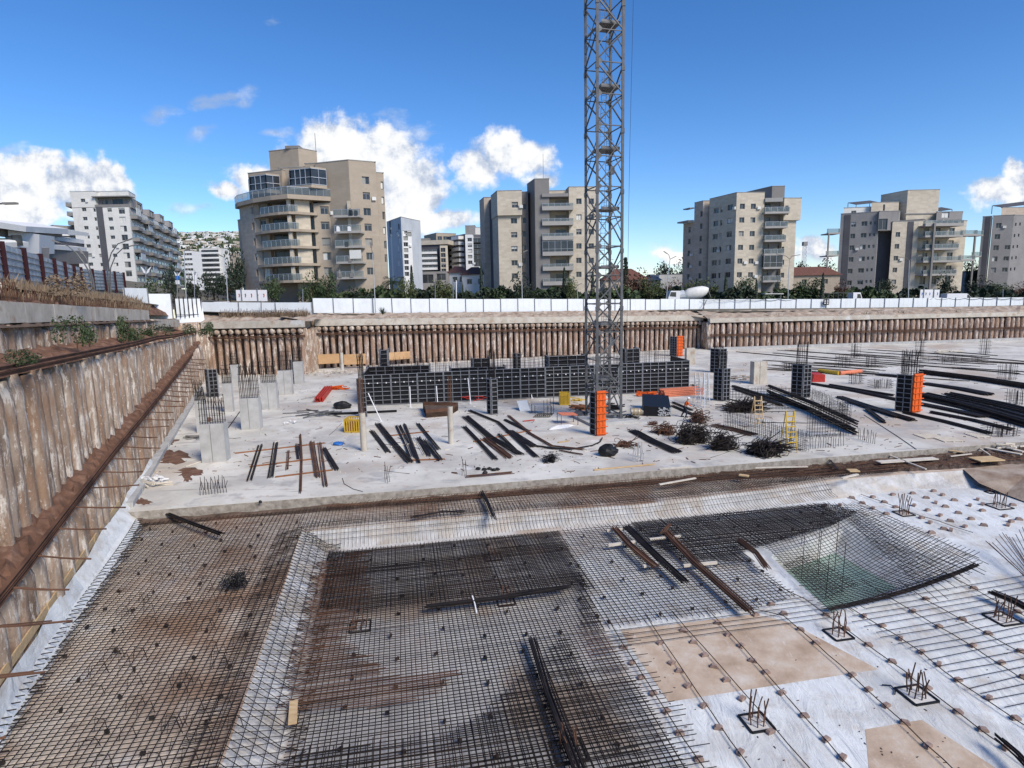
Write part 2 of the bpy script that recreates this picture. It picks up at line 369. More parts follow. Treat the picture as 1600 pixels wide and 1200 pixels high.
ORD = ['first', 'second', 'third', 'fourth', 'fifth', 'sixth', 'seventh', 'eighth', 'ninth', 'tenth', 'eleventh', 'twelfth', 'thirteenth', 'fourteenth', 'fifteenth', 'sixteenth', 'seventeenth', 'eighteenth', 'nineteenth', 'twentieth'] + ['twenty-'+x for x in ('first', 'second', 'third', 'fourth', 'fifth', 'sixth', 'seventh', 'eighth', 'ninth')] + ['thirtieth'] + ['thirty-'+x for x in ('first', 'second', 'third', 'fourth', 'fifth', 'sixth', 'seventh', 'eighth', 'ninth')]
def jit(p, a): return Vector(p)+Vector((random.uniform(-a, a), random.uniform(-a, a), random.uniform(-a, a)))
def lerp(a, b, t): return a+(b-a)*t
# ================================================================== the ground of the place
def sm(t): t = max(0., min(1., t)); return t*t*(3-2*t)
def HT(x, y):                     # street level round the pit: high on the left, low on the right
    u = x/max(y, 40.); u = max(-.95, min(.95, u))
    near = max(4.75, 7.05-u*3.2) if u > -.35 else 8.17+(-.35-u)*5.0
    far = 9.6-u*3.2+(max(0, -u-.25))*6
    return lerp(near, far, sm((y-98)/45))
def z2(y): return lerp(2.62, 4.2, (y-16)/44)             # lower ledge
def z1(y): return lerp(8.7, 7.45, (y-20)/36) if y < 56 else lerp(7.45, 6.3, (y-56)/28)            # upper ledge
def zc(y): return lerp(10.12, 9.2, (y-27)/26) if y < 53 else lerp(9.2, 8.5, (y-53)/24)  # foot of the capping beam
WX = lambda y: -24.4-.41*(y-40)   # foot line of the left pile wall
LEFT_DIR = Vector((-.41, 1, 0)).normalized(); LEFT_OUT = Vector((-1, -.41, 0)).normalized()
def LW(y, off=0., z=0.): return Vector((WX(y), y, z))+LEFT_OUT*off
C0 = Vector((-43.3, 86, 0)); A1 = Vector((-28.9, 85.4, 0)); B0 = Vector((-29.3, 91.5, 0)); B1 = Vector((34.6, 110.5, 0)); C1 = Vector((34.9, 107.5, 0)); C2 = Vector((140, 119, 0))
E1 = (G(1600, 690)-G(200, 800)); E1.z = 0; E1.normalize(); E2 = Vector((-E1.y, E1.x, 0)); ED0 = G(200, 800)
BZ, LZ, WZ = -.7, -1.4, -2.4
def flat(name, pts, z, mat, kind='structure', th=None, label=None, cat=None):
    m = MB()
    if th: m.poly([(p[0], p[1]) for p in pts], z-th, z)
    else: m.quad(*[(p[0], p[1], z) for p in pts])
    o = m.build(name, mat); tag(o, label, cat, kind=kind); return o
# street terrain as a fan of rings outside the pit
inner = [LW(-60, 4.5), LW(-10, 4.5), LW(18.5, 4.5), LW(40, 4.5), LW(60, 4.5), LW(80, 4.5), C0+Vector((-5, 3.2, 0)), C0+Vector((2, 3.0, 0)), A1+Vector((-1, 3.5, 0)), B0+Vector((0, 3, 0)),
         lerp(B0, B1, .33)+Vector((-.7, 3, 0)), lerp(B0, B1, .66)+Vector((-.7, 3, 0)), B1+Vector((.5, 3, 0)), C1+Vector((2.5, 3.5, 0)), lerp(C1, C2, .5)+Vector((0, 3, 0)), C2+Vector((0, 3, 0)), Vector((190, 60, 0)), Vector((190, -60, 0))]
RINGS = [1., 1.04, 1.09, 1.2, 1.35, 1.6, 2.2, 4, 10, 40, 60]
m = MB(); grid = []
for k, f in enumerate(RINGS):
    row = []
    for i, p in enumerate(inner):
        q = Vector((p.x*f, p.y*f, 0)); z = HT(q.x, q.y)
        if p.y < 85 and p.x < 0: z = lerp(zc(min(p.y, 78))+1.75, 15.5, sm((f-1.25)/1.2))
        if p.x > 150: z = 4.5
        if f > 3: z = 9.5
        q.z = z; row.append(q)
    grid.append(row)
for k in range(len(RINGS)-1):
    for i in range(len(inner)-1): m.quad(grid[k][i], grid[k][i+1], grid[k+1][i+1], grid[k+1][i])
tag(m.build('ground', 'street'), kind='structure')
def ground_z(x, y): return HT(x, y)
# floor slab of the building
def slab_edge(s): return ED0+E1*s
m = MB()
pts = [slab_edge(-4), slab_edge(130), Vector((150, 112, 0)), C2+Vector((0, 2, 0)), C1+Vector((0, 2, 0)), B1+Vector((0, 2, 0)), B0+Vector((-1, 2, 0)), A1+Vector((-1, 2, 0)), C0+Vector((-1, 2, 0)), LW(60, 2), LW(38, 2)]
m.poly([(p.x, p.y) for p in pts], -.55, 0)
tag(m.build('ground_slab', 'slab'), kind='structure')
# excavated bench and lower floor: one height sheet in site axes, cut into plates
crest_l = [G(345, 1200, BZ), G(422, 980, BZ), G(472, 832, BZ)]
toe_l = [G(436, 1200, LZ), G(467, 1090, LZ), G(500, 932, LZ), G(511, 860, LZ)]
dirn = (crest_l[0]-crest_l[2]).normalized(); near_c = crest_l[0]+dirn*16; near_t = toe_l[0]+(toe_l[0]-toe_l[1]).normalized()*16
crest_f = [G(472, 832, BZ), G(800, 802, BZ), G(1000, 788, BZ), G(1200, 765, BZ), G(1290, 752, BZ), G(1400, 742, BZ), G(1530, 733, BZ), G(1640, 745, BZ)]
toe_f = [G(511, 860, LZ), G(800, 830, LZ), G(1000, 812, LZ), G(1200, 791, LZ), G(1290, 782, LZ), G(1420, 764, LZ), G(1560, 762, LZ), G(1700, 800, LZ)]
m = MB()
bq = lambda *ps: m.quad(*[(p.x, p.y, BZ) for p in ps])
q9 = slab_edge(9)+E2*.6
bq(LW(-8, 1), near_c, crest_l[0], LW(8, 1)); bq(LW(8, 1), crest_l[0], crest_l[1], LW(22, 1)); bq(LW(22, 1), crest_l[1], crest_l[2], LW(30.6, 1)); bq(LW(30.6, 1), crest_l[2], q9, slab_edge(-1.9)+E2*.6)
cf = crest_f; se = [slab_edge(s_)+E2*.6 for s_ in (9, 20, 27, 34, 38, 44, 52, 62)]
for i in range(7): bq(cf[i], cf[i+1], se[i+1], se[i])
tag(m.build('bench_ground', 'blind'), kind='structure')
m = MB()
def strip(m, a, b):
    for i in range(len(a)-1): m.quad(b[i], b[i+1], a[i+1], a[i])
cl = [near_c, crest_l[0], crest_l[1], lerp(crest_l[1], crest_l[2], .5), crest_l[2]]; tl = [near_t, toe_l[0], toe_l[1], toe_l[2], toe_l[3]]
strip(m, cl, tl); strip(m, crest_f[:5], toe_f[:5])
strip(m, crest_f[4:], toe_f[4:])
tag(m.build('membrane_slope', 'slope'), kind='structure')
# sump
S_c = [G(1204, 870, LZ), G(1318, 826, LZ), G(1508, 886, LZ), G(1299, 957, LZ)]
S_t = [Vector((S_c[0].x+.25, S_c[0].y+.1, WZ)), G(1303, 866, WZ), G(1395, 920, WZ), Vector((S_c[3].x+.1, S_c[3].y+.35, WZ))]
toe_all = [near_t]+toe_l+toe_f[1:]
m = MB()
far_r = [toe_f[-1]+Vector((14, -4, 0)), Vector((40, -8, LZ))]
# lower floor plates round the sump
m.quad(*[(p.x, p.y, LZ) for p in (near_t, toe_l[0], toe_l[1], toe_l[2], toe_l[3], toe_f[1], toe_f[2], S_c[0], S_c[3], Vector((S_c[3].x, near_t.y, 0)))])
m.quad(*[(p.x, p.y, LZ) for p in (toe_f[2], toe_f[3], toe_f[4], S_c[1], S_c[0])])
m.quad(*[(p.x, p.y, LZ) for p in (toe_f[4], toe_f[5], toe_f[6], toe_f[7], Vector((40, toe_f[7].y-4, 0)), S_c[2], S_c[1])])
m.quad(*[(p.x, p.y, LZ) for p in (S_c[2], Vector((40, toe_f[7].y-4, 0)), Vector((40, near_t.y, 0)), Vector((S_c[3].x, near_t.y, 0)), S_c[3])])
tag(m.build('lower_floor', 'grey_blind'), kind='structure')
m = MB()
for i in range(4): m.quad(S_t[i], S_t[(i+1) % 4], S_c[(i+1) % 4], S_c[i])
m.quad(*[p+Vector((0, 0, -.6)) for p in S_t][::-1])
for i in range(4): m.quad(S_t[i]+Vector((0, 0, -.6)), S_t[(i+1) % 4]+Vector((0, 0, -.6)), S_t[(i+1) % 4], S_t[i])
tag(m.build('sump_sides', 'membrane'), kind='structure')
m = MB(); k = .06
m.quad(*[lerp(S_t[i], S_c[i], k) for i in range(4)][::-1]); tag(m.build('sump_water', 'water'), kind='structure')
# white geotextile over the right part of the lower floor and tan patches
edge = [G(905, 1200, LZ), G(1030, 1200, LZ), ]
def sheet(name, px, z, dz, mat):
    m = MB(); m.quad(*[G(x, y, z)+Vector((0, 0, dz)) for x, y in px]); o = m.build(name, mat); tag(o, kind='structure'); return o
def sheet_ring(name, polys, mat, dz):
    m = MB()
    for pl in polys: m.quad(*[Vector((p.x, p.y, LZ+dz)) for p in pl])
    tag(m.build(name, mat), kind='structure')
g = lambda x, y: G(x, y, LZ)
sheet_ring('white_geotextile', [
    [g(1010, 1350), g(2300, 1350), g(2300, 940), S_c[2], S_c[3], g(1045, 1095)],
    [g(1045, 1095), S_c[3], S_c[0], g(890, 880), g(960, 1000)],
    [S_c[1], S_c[2], g(2300, 940), toe_f[7], toe_f[6], toe_f[5], toe_f[4]],
    [S_c[0], S_c[1], toe_f[4], toe_f[3], g(1150, 800)], [S_c[0], g(1150, 800), g(1000, 820), g(890, 880)]], 'membrane', .004)
sheet('tan_patch', [(985, 1012), (1232, 972), (1372, 1046), (1045, 1097)], LZ, .009, 'tan')
sheet('tan_patch', [(970, 985), (1180, 960), (1232, 972), (985, 1012)], LZ, .008, 'tan')
sheet('tan_patch', [(1360, 1230), (1352, 1140), (1440, 1125), (1540, 1190), (1600, 1230)], LZ, .009, 'tan')
# brown pit ground at far right
m = MB()
pp = [G(1505, 733, BZ+.06), G(1530, 755, BZ-.3), G(1570, 772, LZ+.1), G(1660, 806, LZ+.02), Vector((54, 36, LZ)), slab_edge(80)-E2*.5+Vector((0, 0, BZ+.1)), G(1600, 722, BZ+.06)]
cen = G(1600, 745, BZ+.1)
for i in range(len(pp)-1): m.quad(pp[i], pp[i+1], cen)
m.quad(pp[-1], pp[0], cen); tag(m.build('brown_ground', 'ochre'), kind='structure')
# loose dark soil along the edge of the slab: a bumpy sheet
def bumpy(name, p00, p10, p11, p01, nu, nv, amp, mat, kind='stuff', label=None, cat=None, base=0.):
    m = MB(); rnd = random.Random(hash(name) % 999 if False else len(name)); H = [[rnd.uniform(0, amp)*(0 if i in (0, nu) or j in (0, nv) else 1)+base for j in range(nv+1)] for i in range(nu+1)]
    P = [[lerp(lerp(p00, p10, i/nu), lerp(p01, p11, i/nu), j/nv)+Vector((rnd.uniform(-.1, .1)*amp*3, rnd.uniform(-.1, .1)*amp*3, H[i][j])) for j in range(nv+1)] for i in range(nu+1)]
    i0 = len(m.v)
    for i in range(nu+1):
        for j in range(nv+1): m.v.append(P[i][j])
    for i in range(nu):
        for j in range(nv):
            q = i0+i*(nv+1)+j; m.f.append((q, q+nv+1, q+nv+2, q+1))
    o = m.build(name, mat, smooth=False); return tag(o, label, cat, kind=kind)
z0 = Vector((0, 0, BZ+.004))
bumpy('loose_soil', slab_edge(31)-E2*.5+z0, slab_edge(70)-E2*4.4+z0, slab_edge(70)-E2*.02+z0+Vector((0, 0, .4)), slab_edge(31)-E2*.02+z0+Vector((0, 0, .1)), 130, 10, .24, 'dark_soil', label='dark loose soil banked along the front edge of the slab', cat='soil')
bumpy('loose_soil', slab_edge(-2)-E2*.4+z0, slab_edge(31)-E2*.5+z0, slab_edge(31)-E2*.02+z0+Vector((0, 0, .1)), slab_edge(-2)-E2*.02+z0+Vector((0, 0, .2)), 50, 6, .15, 'dark_soil', label='thin strip of dark soil below the slab edge beside the left mat', cat='soil')

# ================================================================== pile walls
def pile_wall(label, a, b, zb, zt, spacing, r, cat='retaining wall', back=.45, backmat='dark_soil', zvar=.25, jitz=None, group=None, mt='pile'):
    """a,b foot points; zb,zt functions of the fraction t; piles stand on the line"""
    n = max(2, int((b-a).length/spacing)); d = (b-a).normalized(); nrm = Vector((-d.y, d.x, 0))
    if nrm.dot(Vector((0, 0, 0))-a+Vector((0, 40, 0))) > 0: nrm = -nrm          # pointing away from the pit
    root = thing('pile_wall', lerp(a, b, .5)+Vector((0, 0, zb(.5))), label, cat, group)
    m = MB(); nb_ = 12
    for i in range(nb_):
        t0, t1 = i/nb_, (i+1)/nb_
        p0, p1 = lerp(a, b, t0)+nrm*back, lerp(a, b, t1)+nrm*back
        q0, q1 = p0+nrm*.6, p1+nrm*.6
        m.hexa([p0+Vector((0, 0, zb(t0)-.6)), p1+Vector((0, 0, zb(t1)-.6)), q1+Vector((0, 0, zb(t1)-.6)), q0+Vector((0, 0, zb(t0)-.6))],
               [p0+Vector((0, 0, zt(t0)-.05)), p1+Vector((0, 0, zt(t1)-.05)), q1+Vector((0, 0, zt(t1)-.05)), q0+Vector((0, 0, zt(t0)-.05))])
    m.build('backing', backmat, root)
    for i in range(n):
        t = (i+.5)/n; p = lerp(a, b, t)+nrm*random.uniform(-.12, .12); rr = r*random.uniform(.88, 1.12)
        m = MB(); z0_, z1_ = zb(t)-.3, zt(t)+random.uniform(-zvar, zvar*.3); nr = 9; i0 = 0
        ph = random.uniform(0, 6); lean = random.uniform(-.02, .02)
        for k in range(nr+1):
            f = k/nr; z = lerp(z0_, z1_, f); r2 = rr*(1+.02*math.sin(k*1.7+ph)+random.uniform(-.02, .02))*(.72 if k == nr else 1)
            for j in range(10):
                an = 2*math.pi*j/10; q = r2*(1+random.uniform(-.02, .02))
                m.v.append(Vector((p.x+math.cos(an)*q+lean*f*d.x*(z1_-z0_), p.y+math.sin(an)*q, z)))
        for k in range(nr):
            for j in range(10): q = k*10; m.f.append((q+j, q+(j+1) % 10, q+10+(j+1) % 10, q+10+j))
        m.f.append(tuple(nr*10+j for j in range(10)))
        m.build('pile', mt, root, smooth=True)
    return root
YA, YB = 6., 84.
def yt(t): return lerp(YA, YB, t)
pile_wall('lowest tier of brown piles along the left side of the pit', LW(YA, .5), LW(YB, .5), lambda t: -.8, lambda t: z2(yt(t))-.25, .96, .415, back=.32)
pile_wall('tall middle tier of streaked brown and white piles on the left', LW(YA, 1.3), LW(YB, 1.3), lambda t: z2(yt(t))-.2, lambda t: z1(yt(t))-.2, .96, .415, back=.32)
pile_wall('top tier of short bulging piles under the left capping beam', LW(YA, 3.3), LW(YB, 3.3), lambda t: z1(yt(t))-.1, lambda t: zc(yt(t))-.1, .95, .5, backmat='ochre')
# ledges with loose red soil
bumpy('ledge_soil', LW(YA, .35, z2(YA)-.2), LW(YB, .35, z2(YB)-.2), LW(YB, 1.45, z2(YB)+.2), LW(YA, 1.45, z2(YA)+.2), 200, 6, .24, 'soil', label='red soil lying on the lower ledge of the left wall', cat='soil')
bumpy('ledge_soil', LW(YA, 1.05, z1(YA)-.25), LW(YB, 1.05, z1(YB)-.25), LW(YB, 3.3, z1(YB)+.4), LW(YA, 3.3, z1(YA)+.4), 200, 8, .3, 'soil', label='red soil lying on the upper ledge of the left wall', cat='soil')
bumpy('ledge_soil', LW(YA, 2.7, zc(YA)-.28), LW(YB, 2.7, zc(YB)-.28), LW(YB, 4.4, zc(YB)-.1), LW(YA, 4.4, zc(YA)-.1), 160, 6, .2, 'dark_soil', label='dark crumbly soil right below the left capping beam', cat='soil')
def rough_beam(name, label, pts, wdt, hgt, mat, cat='beam', seg=2.2):
    m = MB(); out = []
    for i in range(len(pts)-1):
        n = max(1, int((pts[i+1]-pts[i]).length/seg))
        for k in range(n): out.append(lerp(pts[i], pts[i+1], k/n))
    out.append(pts[-1])
    for i in range(len(out)-1):
        a, b = out[i], out[i+1]; d = (b-a).normalized(); x = Vector((d.y, -d.x, 0)).normalized()
        m.beam(a+Vector((0, 0, hgt/2))+d*.004, b+Vector((0, 0, hgt/2))-d*.004, wdt+random.uniform(-.02, .02), hgt+random.uniform(-.03, .03))
    return tag(m.build(name, mat), label, cat)
rough_beam('capping_beam', 'pale concrete capping beam along the top of the left wall', [LW(4, 3.6, zc(4)-.05), LW(64, 3.6, zc(64)-.05)], 1.1, .98, 'beamconc')
rough_beam('capping_beam', 'short white concrete beam stepping down to the far left corner', [LW(65, 3.4, zc(64)-.9), LW(79, 2.6, zc(78)-1.1)], 1.0, .9, 'beamconc')
def waler(label, pts, off=Vector((0, 0, 0)), h=.3):
    root = thing('waler_beam', lerp(pts[0], pts[-1], .5), label, 'steel beam')
    for s in (0, 1):
        m = MB()
        for i in range(len(pts)-1):
            a, b = pts[i]+off+Vector((0, 0, s*.2)), pts[i+1]+off+Vector((0, 0, s*.2)); m.ibeam(a, b, .13, h*.5, .02)
        m.build('channel', 'rust', root)
    return root
W1 = [LW(y, .75, z1(y)-.05+.06*math.sin(y)) for y in (YA, 18, 30, 42, 52, 62, 72, 84)]
W2 = [LW(y, .05, z2(y)-.05+.05*math.sin(y*1.3)) for y in (YA, 18, 30, 42, 52, 62, 70)]
waler('rusty double steel waler along the upper ledge of the left wall', W1)
waler('rusty steel waler running along the lower ledge of the left wall', W2)
# tie rods sticking out of the lower waler
YR = [10.5, 12.8, 15, 17.1, 19.2, 21.4, 23.5, 25.7, 27.9, 30, 32.2, 34.3, 36.4, 38.5, 40.6, 42.6, 44.6, 46.5, 48.4, 50.3, 52.2, 54.2, 56.2, 58.3, 60.4, 62.5, 64.6, 66.6]
for i, y in enumerate(YR):
    a = LW(y, .1, z2(y)-.1); b = LW(y, -1.35-random.uniform(0, .5), z2(y)-.32+random.uniform(-.14, .1)); b.y += random.uniform(-.3, .3)
    m = MB(); m.tube([a, lerp(a, b, .5)-Vector((0, 0, .03)), b], .032, 6)
    m.tube([a+Vector((0, .09, -.03)), b+Vector((-.3-random.uniform(0, .4), .12, -.06))], .022, 5)
    tag(m.build('tie_rod', 'rust'), 'rusty tie rod on the left wall, %s from the near end' % ORD[i], 'rod', 'rusty tie rods along the left wall')
# membrane upstand, board and hooks along the left wall
def ME(y): return lerp(-.12, -.85, sm((y-15)/15))
m = MB(); ys = [0+i*1.4 for i in range(29)]
for i in range(len(ys)-1):
    a0, a1 = LW(ys[i], .03+.04*math.sin(ys[i]*2), .42+.1*math.sin(ys[i])), LW(ys[i+1], .03+.04*math.sin(ys[i+1]*2), .42+.1*math.sin(ys[i+1]))
    b0, b1 = LW(ys[i], ME(ys[i])*.5-.04*math.sin(ys[i]*3), -.2), LW(ys[i+1], ME(ys[i+1])*.5-.04*math.sin(ys[i+1]*3), -.2)
    c0, c1 = LW(ys[i], ME(ys[i])-.12, BZ+.03), LW(ys[i+1], ME(ys[i+1])-.12, BZ+.03)
    m.quad(b0, b1, a1, a0); m.quad(c0, c1, b1, b0)
tag(m.build('membrane_upstand', 'membrane', smooth=True), 'white membrane strip folded up against the foot of the left wall', 'membrane')
for i, (y0, y1) in enumerate([(1, 7.5), (7.6, 13.5), (13.6, 19.5), (19.6, 25.5), (25.6, 31)]):
    m = MB(); m.beam(LW(y0, .1, .5+.08*math.sin(y0)), LW(y1, .1, .5+.08*math.sin(y1)), .05, .3)
    tag(m.build('edge_board', 'wood'), 'brown timber board at the left wall foot, %s from the near end' % ORD[i], 'board', 'boards along the foot of the left wall')
m = MB(); 
for i in range(16):
    y = 31+i*2.6
    m.beam(LW(y, -.15, .02), LW(y+2.58, -.15, .02), .5+random.uniform(-.05, .05), .5+random.uniform(-.05, .05))
tag(m.build('edge_kerb', 'conc'), 'grey concrete kerb between the slab and the left pile wall', 'kerb')
# far walls
def zA(t): return 7.0
pile_wall('recessed pile wall closing the far left corner of the pit', C0+Vector((.5, 0, 0)), A1, lambda t: 0, lambda t: 5.8, .98, .35, back=.5, mt='pilefar')
pile_wall('short return of piles beside the recessed far left wall', A1, B0+Vector((0, .3, 0)), lambda t: 0, lambda t: 6.4, .9, .4, back=.4)
pile_wall('long far wall of white and brown piles behind the crane', B0, B1, lambda t: 0, lambda t: lerp(5.7, 4.4, t), .96, .35, back=.55, mt='pilefar')
C1n = C1
pile_wall('far right wall of brown piles below the white hoarding', C1n, C2, lambda t: 0, lambda t: lerp(4.75, 4.15, t), 1.06, .42, back=.45, mt='pilefar')
def farbeam(label, a, b, za, zb_, h=.95, off=-.1):
    rough_beam('capping_beam', label, [a+Vector((0, off, za)), b+Vector((0, off, zb_))], 1.0, h, 'beamconc', seg=5)
farbeam('concrete capping beam over the recessed far left piles', C0, A1, 6.65, 6.6, .95)
farbeam('long concrete capping beam along the far wall behind the crane', B0, B1, 6.45, 5.0, .98)
farbeam('concrete capping beam along the far right wall', C1, C2, 4.75, 4.15, .75)
# short bulging pile heads under the far capping beams
for (lab, a, b, za, zb_) in (('row of bulging pile heads above the waler in the far left corner', C0+Vector((.5, 0, 0)), A1, 5.85, 5.85), ('row of bulging pile heads above the waler on the far wall behind the crane', B0, B1, 5.75, 4.35)):
    root = thing('bulging_piles', lerp(a, b, .5)+Vector((0, 0, za)), lab, 'pile heads')
    n = int((b-a).length/.96)
    for i in range(n):
        t = (i+.5)/n; m = MB(); m.sphere(lerp(a, b, t)+Vector((0, -.25, lerp(za, zb_, t)+.25)), .42, 8, 5, (1, .9, 1.05), .1); m.build('pile_bulb', 'pile', root, smooth=True)
FWd = (B1-B0).normalized(); 
def FW(t, off, z): return lerp(B0, B1, t)+Vector((FWd.y, -FWd.x, 0))*off+Vector((0, 0, z))
waler('rusty waler near the top of the recessed far left piles', [C0+Vector((0, -.65, 5.25)), A1+Vector((.3, -.65, 5.3))])
waler('rusty waler near the top of the long far wall', [FW(0, .6, 5.15), FW(.3, .6, 4.75), FW(.6, .62, 4.3), FW(1, .6, 3.75)])
FCd = (C2-C1).normalized()
def FC(t, off, z): return lerp(C1, C2, t)+Vector((FCd.y, -FCd.x, 0))*off+Vector((0, 0, z))
waler('rusty waler halfway up the far right wall', [FC(0, .7, 2.45), FC(.25, .7, 2.35), FC(.5, .7, 2.2), FC(1, .7, 1.9)])
m = MB(); m.beam(FC(0, 1.0, .15), FC(1, 1.0, .15), .8, .5); tag(m.build('edge_kerb', 'conc'), 'low concrete kerb at the foot of the far right wall', 'kerb')
# earth bank between capping beams and hoarding
def bank(label, a, b, za, zb_, w_, zo0, zo1, nu=80):
    n = Vector((-(b-a).y, (b-a).x, 0)).normalized()
    if n.y < 0: n = -n
    bumpy('earth_bank', a+n*.3+Vector((0, 0, za)), b+n*.3+Vector((0, 0, zb_)), b+n*w_+Vector((0, 0, zo1)), a+n*w_+Vector((0, 0, zo0)), nu, 6, .3, 'ochre', label=label, cat='earth')
bank('ochre earth bank above the far capping beam', B0, B1, 7.25, 5.85, 4.5, HT(-30, 96)+.05, HT(33, 113)+.05, 110)
bank('ochre earth bank above the far right capping beam', C1, C2, 5.35, 4.8, 5, HT(36, 112), HT(140, 122), 120)
bank('earth bank above the beam in the far left corner', C0+Vector((-4, 0, 0)), A1+Vector((1, 0, 0)), 7.45, 7.4, 5.5, HT(-43, 91)+.05, HT(-29, 91)+.05, 40)
bumpy('earth_bank', LW(4, 3.6, zc(4)+.75), LW(82, 3.6, zc(82)+.35), LW(82, 5.2, zc(82)+1.7), LW(4, 5.2, zc(4)+1.75), 120, 8, .3, 'soil', label='red earth bank behind the left capping beam', cat='earth')

# earth standing behind the walls, closing the corners of the pit
back = [(LW(58, 4.3), 8.9), (LW(74, 4.2), 8.5), (LW(84, 4.2), 7.9), (C0+Vector((-2.2, 1.6, 0)), 7.6), (C0+Vector((1, 1.1, 0)), 7.5), (A1+Vector((-.2, 1.2, 0)), 7.5), (B0+Vector((-.8, 1.2, 0)), 7.4), (lerp(B0, B1, .5)+Vector((-.3, 1.1, 0)), 6.6), (B1+Vector((1.2, 1.2, 0)), 5.8), (C1+Vector((.3, 1.1, 0)), 5.4), (C2+Vector((0, 1.1, 0)), 4.8)]
m = MB()
for (p, z), (q, zz) in zip(back[:-1], back[1:]):
    n = Vector((-(q-p).y, (q-p).x, 0)).normalized()*3.4
    if n.y < 0 and n.x > 0: n = -n
    m.quad(p-Vector((0, 0, 1)), q-Vector((0, 0, 1)), q+Vector((0, 0, zz)), p+Vector((0, 0, z))); m.quad(p+Vector((0, 0, z)), q+Vector((0, 0, zz)), q+Vector((n.x, n.y, zz+.6)), p+Vector((n.x, n.y, z+.6)))
tag(m.build('pit_earth', 'ochre'), kind='structure')
m = MB()
for (a, c, z_, r_) in ((LW(84, .9), C0+Vector((.6, .2, 0)), 6.4, .55), (LW(83.5, 2.6), C0+Vector((-1.2, .6, 0)), 7.6, .6)):
    for i in range(5):
        p = lerp(a, c, i/4); m.tube([p-Vector((0, 0, 1)), p+Vector((.05, 0, z_*.5)), p+Vector((0, 0, z_))], r_, 9)
tag(m.build('corner_wall', 'pile', smooth=True), 'rough piles filling the far left corner of the pit', 'piles')
m = MB()
for i in range(4): p = lerp(B1+Vector((.2, .2, 0)), C1+Vector((.1, .2, 0)), i/3); m.tube([p-Vector((0, 0, .5)), p+Vector((0, 0, 4.8))], .5, 9)
tag(m.build('corner_wall', 'pile', smooth=True), 'piles closing the step between the two far walls', 'piles')

m = MB()
for i in range(60): a, c = slab_edge(-3+i*1.3), slab_edge(-3+i*1.3+1.3); m.hexa([a-E2*.012+Vector((0, 0, -.56)), c-E2*.012+Vector((0, 0, -.56)), c-E2*.002+Vector((0, 0, -.56)), a-E2*.002+Vector((0, 0, -.56))], [a-E2*.012-Vector((0, 0, .012)), c-E2*.012-Vector((0, 0, .012)), c-E2*.002-Vector((0, 0, .012)), a-E2*.002-Vector((0, 0, .012))])
tag(m.build('slab_side', 'slabside'), kind='structure')
# ================================================================== buildings behind the site
class Face:
    def __init__(s, p0, p1):
        s.p0 = Vector((p0[0], p0[1], 0)); s.p1 = Vector((p1[0], p1[1], 0)); s.W = (s.p1-s.p0).length; s.d = (s.p1-s.p0)/s.W
        s.n = Vector((s.d.y, -s.d.x, 0))             # outward: to the right of travel p0->p1, facing the viewer when p0 is the left end
    def hit(s, px, py):
        r = ray(px, py); t = s.n.dot(s.p0)/s.n.dot(Vector((r.x, r.y, 0))); q = r*t
        return (q-s.p0).dot(s.d), EYE+q.z
    def at(s, u, z, out=0.): return s.p0+s.d*u+s.n*out+Vector((0, 0, z))
    def x(s, px, py=400): return s.hit(px, py)[0]
    def z(s, px, py): return s.hit(px, py)[1]
    def hole(s, px, py, w_, h_):
        u, z = s.hit(px, py); return (u-w_/2, u+w_/2, z-h_/2, z+h_/2)
    def rect(s, px0, py0, px1, py1):
        u0, z1_ = s.hit(px0, py0); u1, z0_ = s.hit(px1, py1); return (u0, u1, z0_, z1_)
def colm(a, b, n): return [(lerp(a[0], b[0], i/(n-1)), lerp(a[1], b[1], i/(n-1))) for i in range(n)]
def pierced(m, f, zb, zt, holes, dep=.28, u0=0., u1=None):
    u1 = f.W if u1 is None else u1
    hs_ = []
    for h in holes:
        a, b, c, d = max(h[0], u0+.05), min(h[1], u1-.05), max(h[2], zb+.02), min(h[3], zt-.05)
        if b-a > .1 and d-c > .1: hs_.append((a, b, c, d))
    us = sorted({u0, u1}|{h[0] for h in hs_}|{h[1] for h in hs_}); zs = sorted({zb, zt}|{h[2] for h in hs_}|{h[3] for h in hs_})
    for i in range(len(us)-1):
        k = 0
        while k < len(zs)-1:
            um, zm = (us[i]+us[i+1])/2, (zs[k]+zs[k+1])/2
            if any(h[0] < um < h[1] and h[2] < zm < h[3] for h in hs_): k += 1; continue
            j = k
            while j < len(zs)-1 and not any(h[0] < um < h[1] and h[2] < (zs[j]+zs[j+1])/2 < h[3] for h in hs_): j += 1
            m.quad(f.at(us[i], zs[k]), f.at(us[i+1], zs[k]), f.at(us[i+1], zs[j]), f.at(us[i], zs[j])); k = j
    for a, b, c, d in hs_:
        P = [f.at(a, c), f.at(b, c), f.at(b, d), f.at(a, d)]; Q = [p-f.n*dep for p in P]
        for i in range(4): m.quad(P[i], P[(i+1) % 4], Q[(i+1) % 4], Q[i])
    return hs_
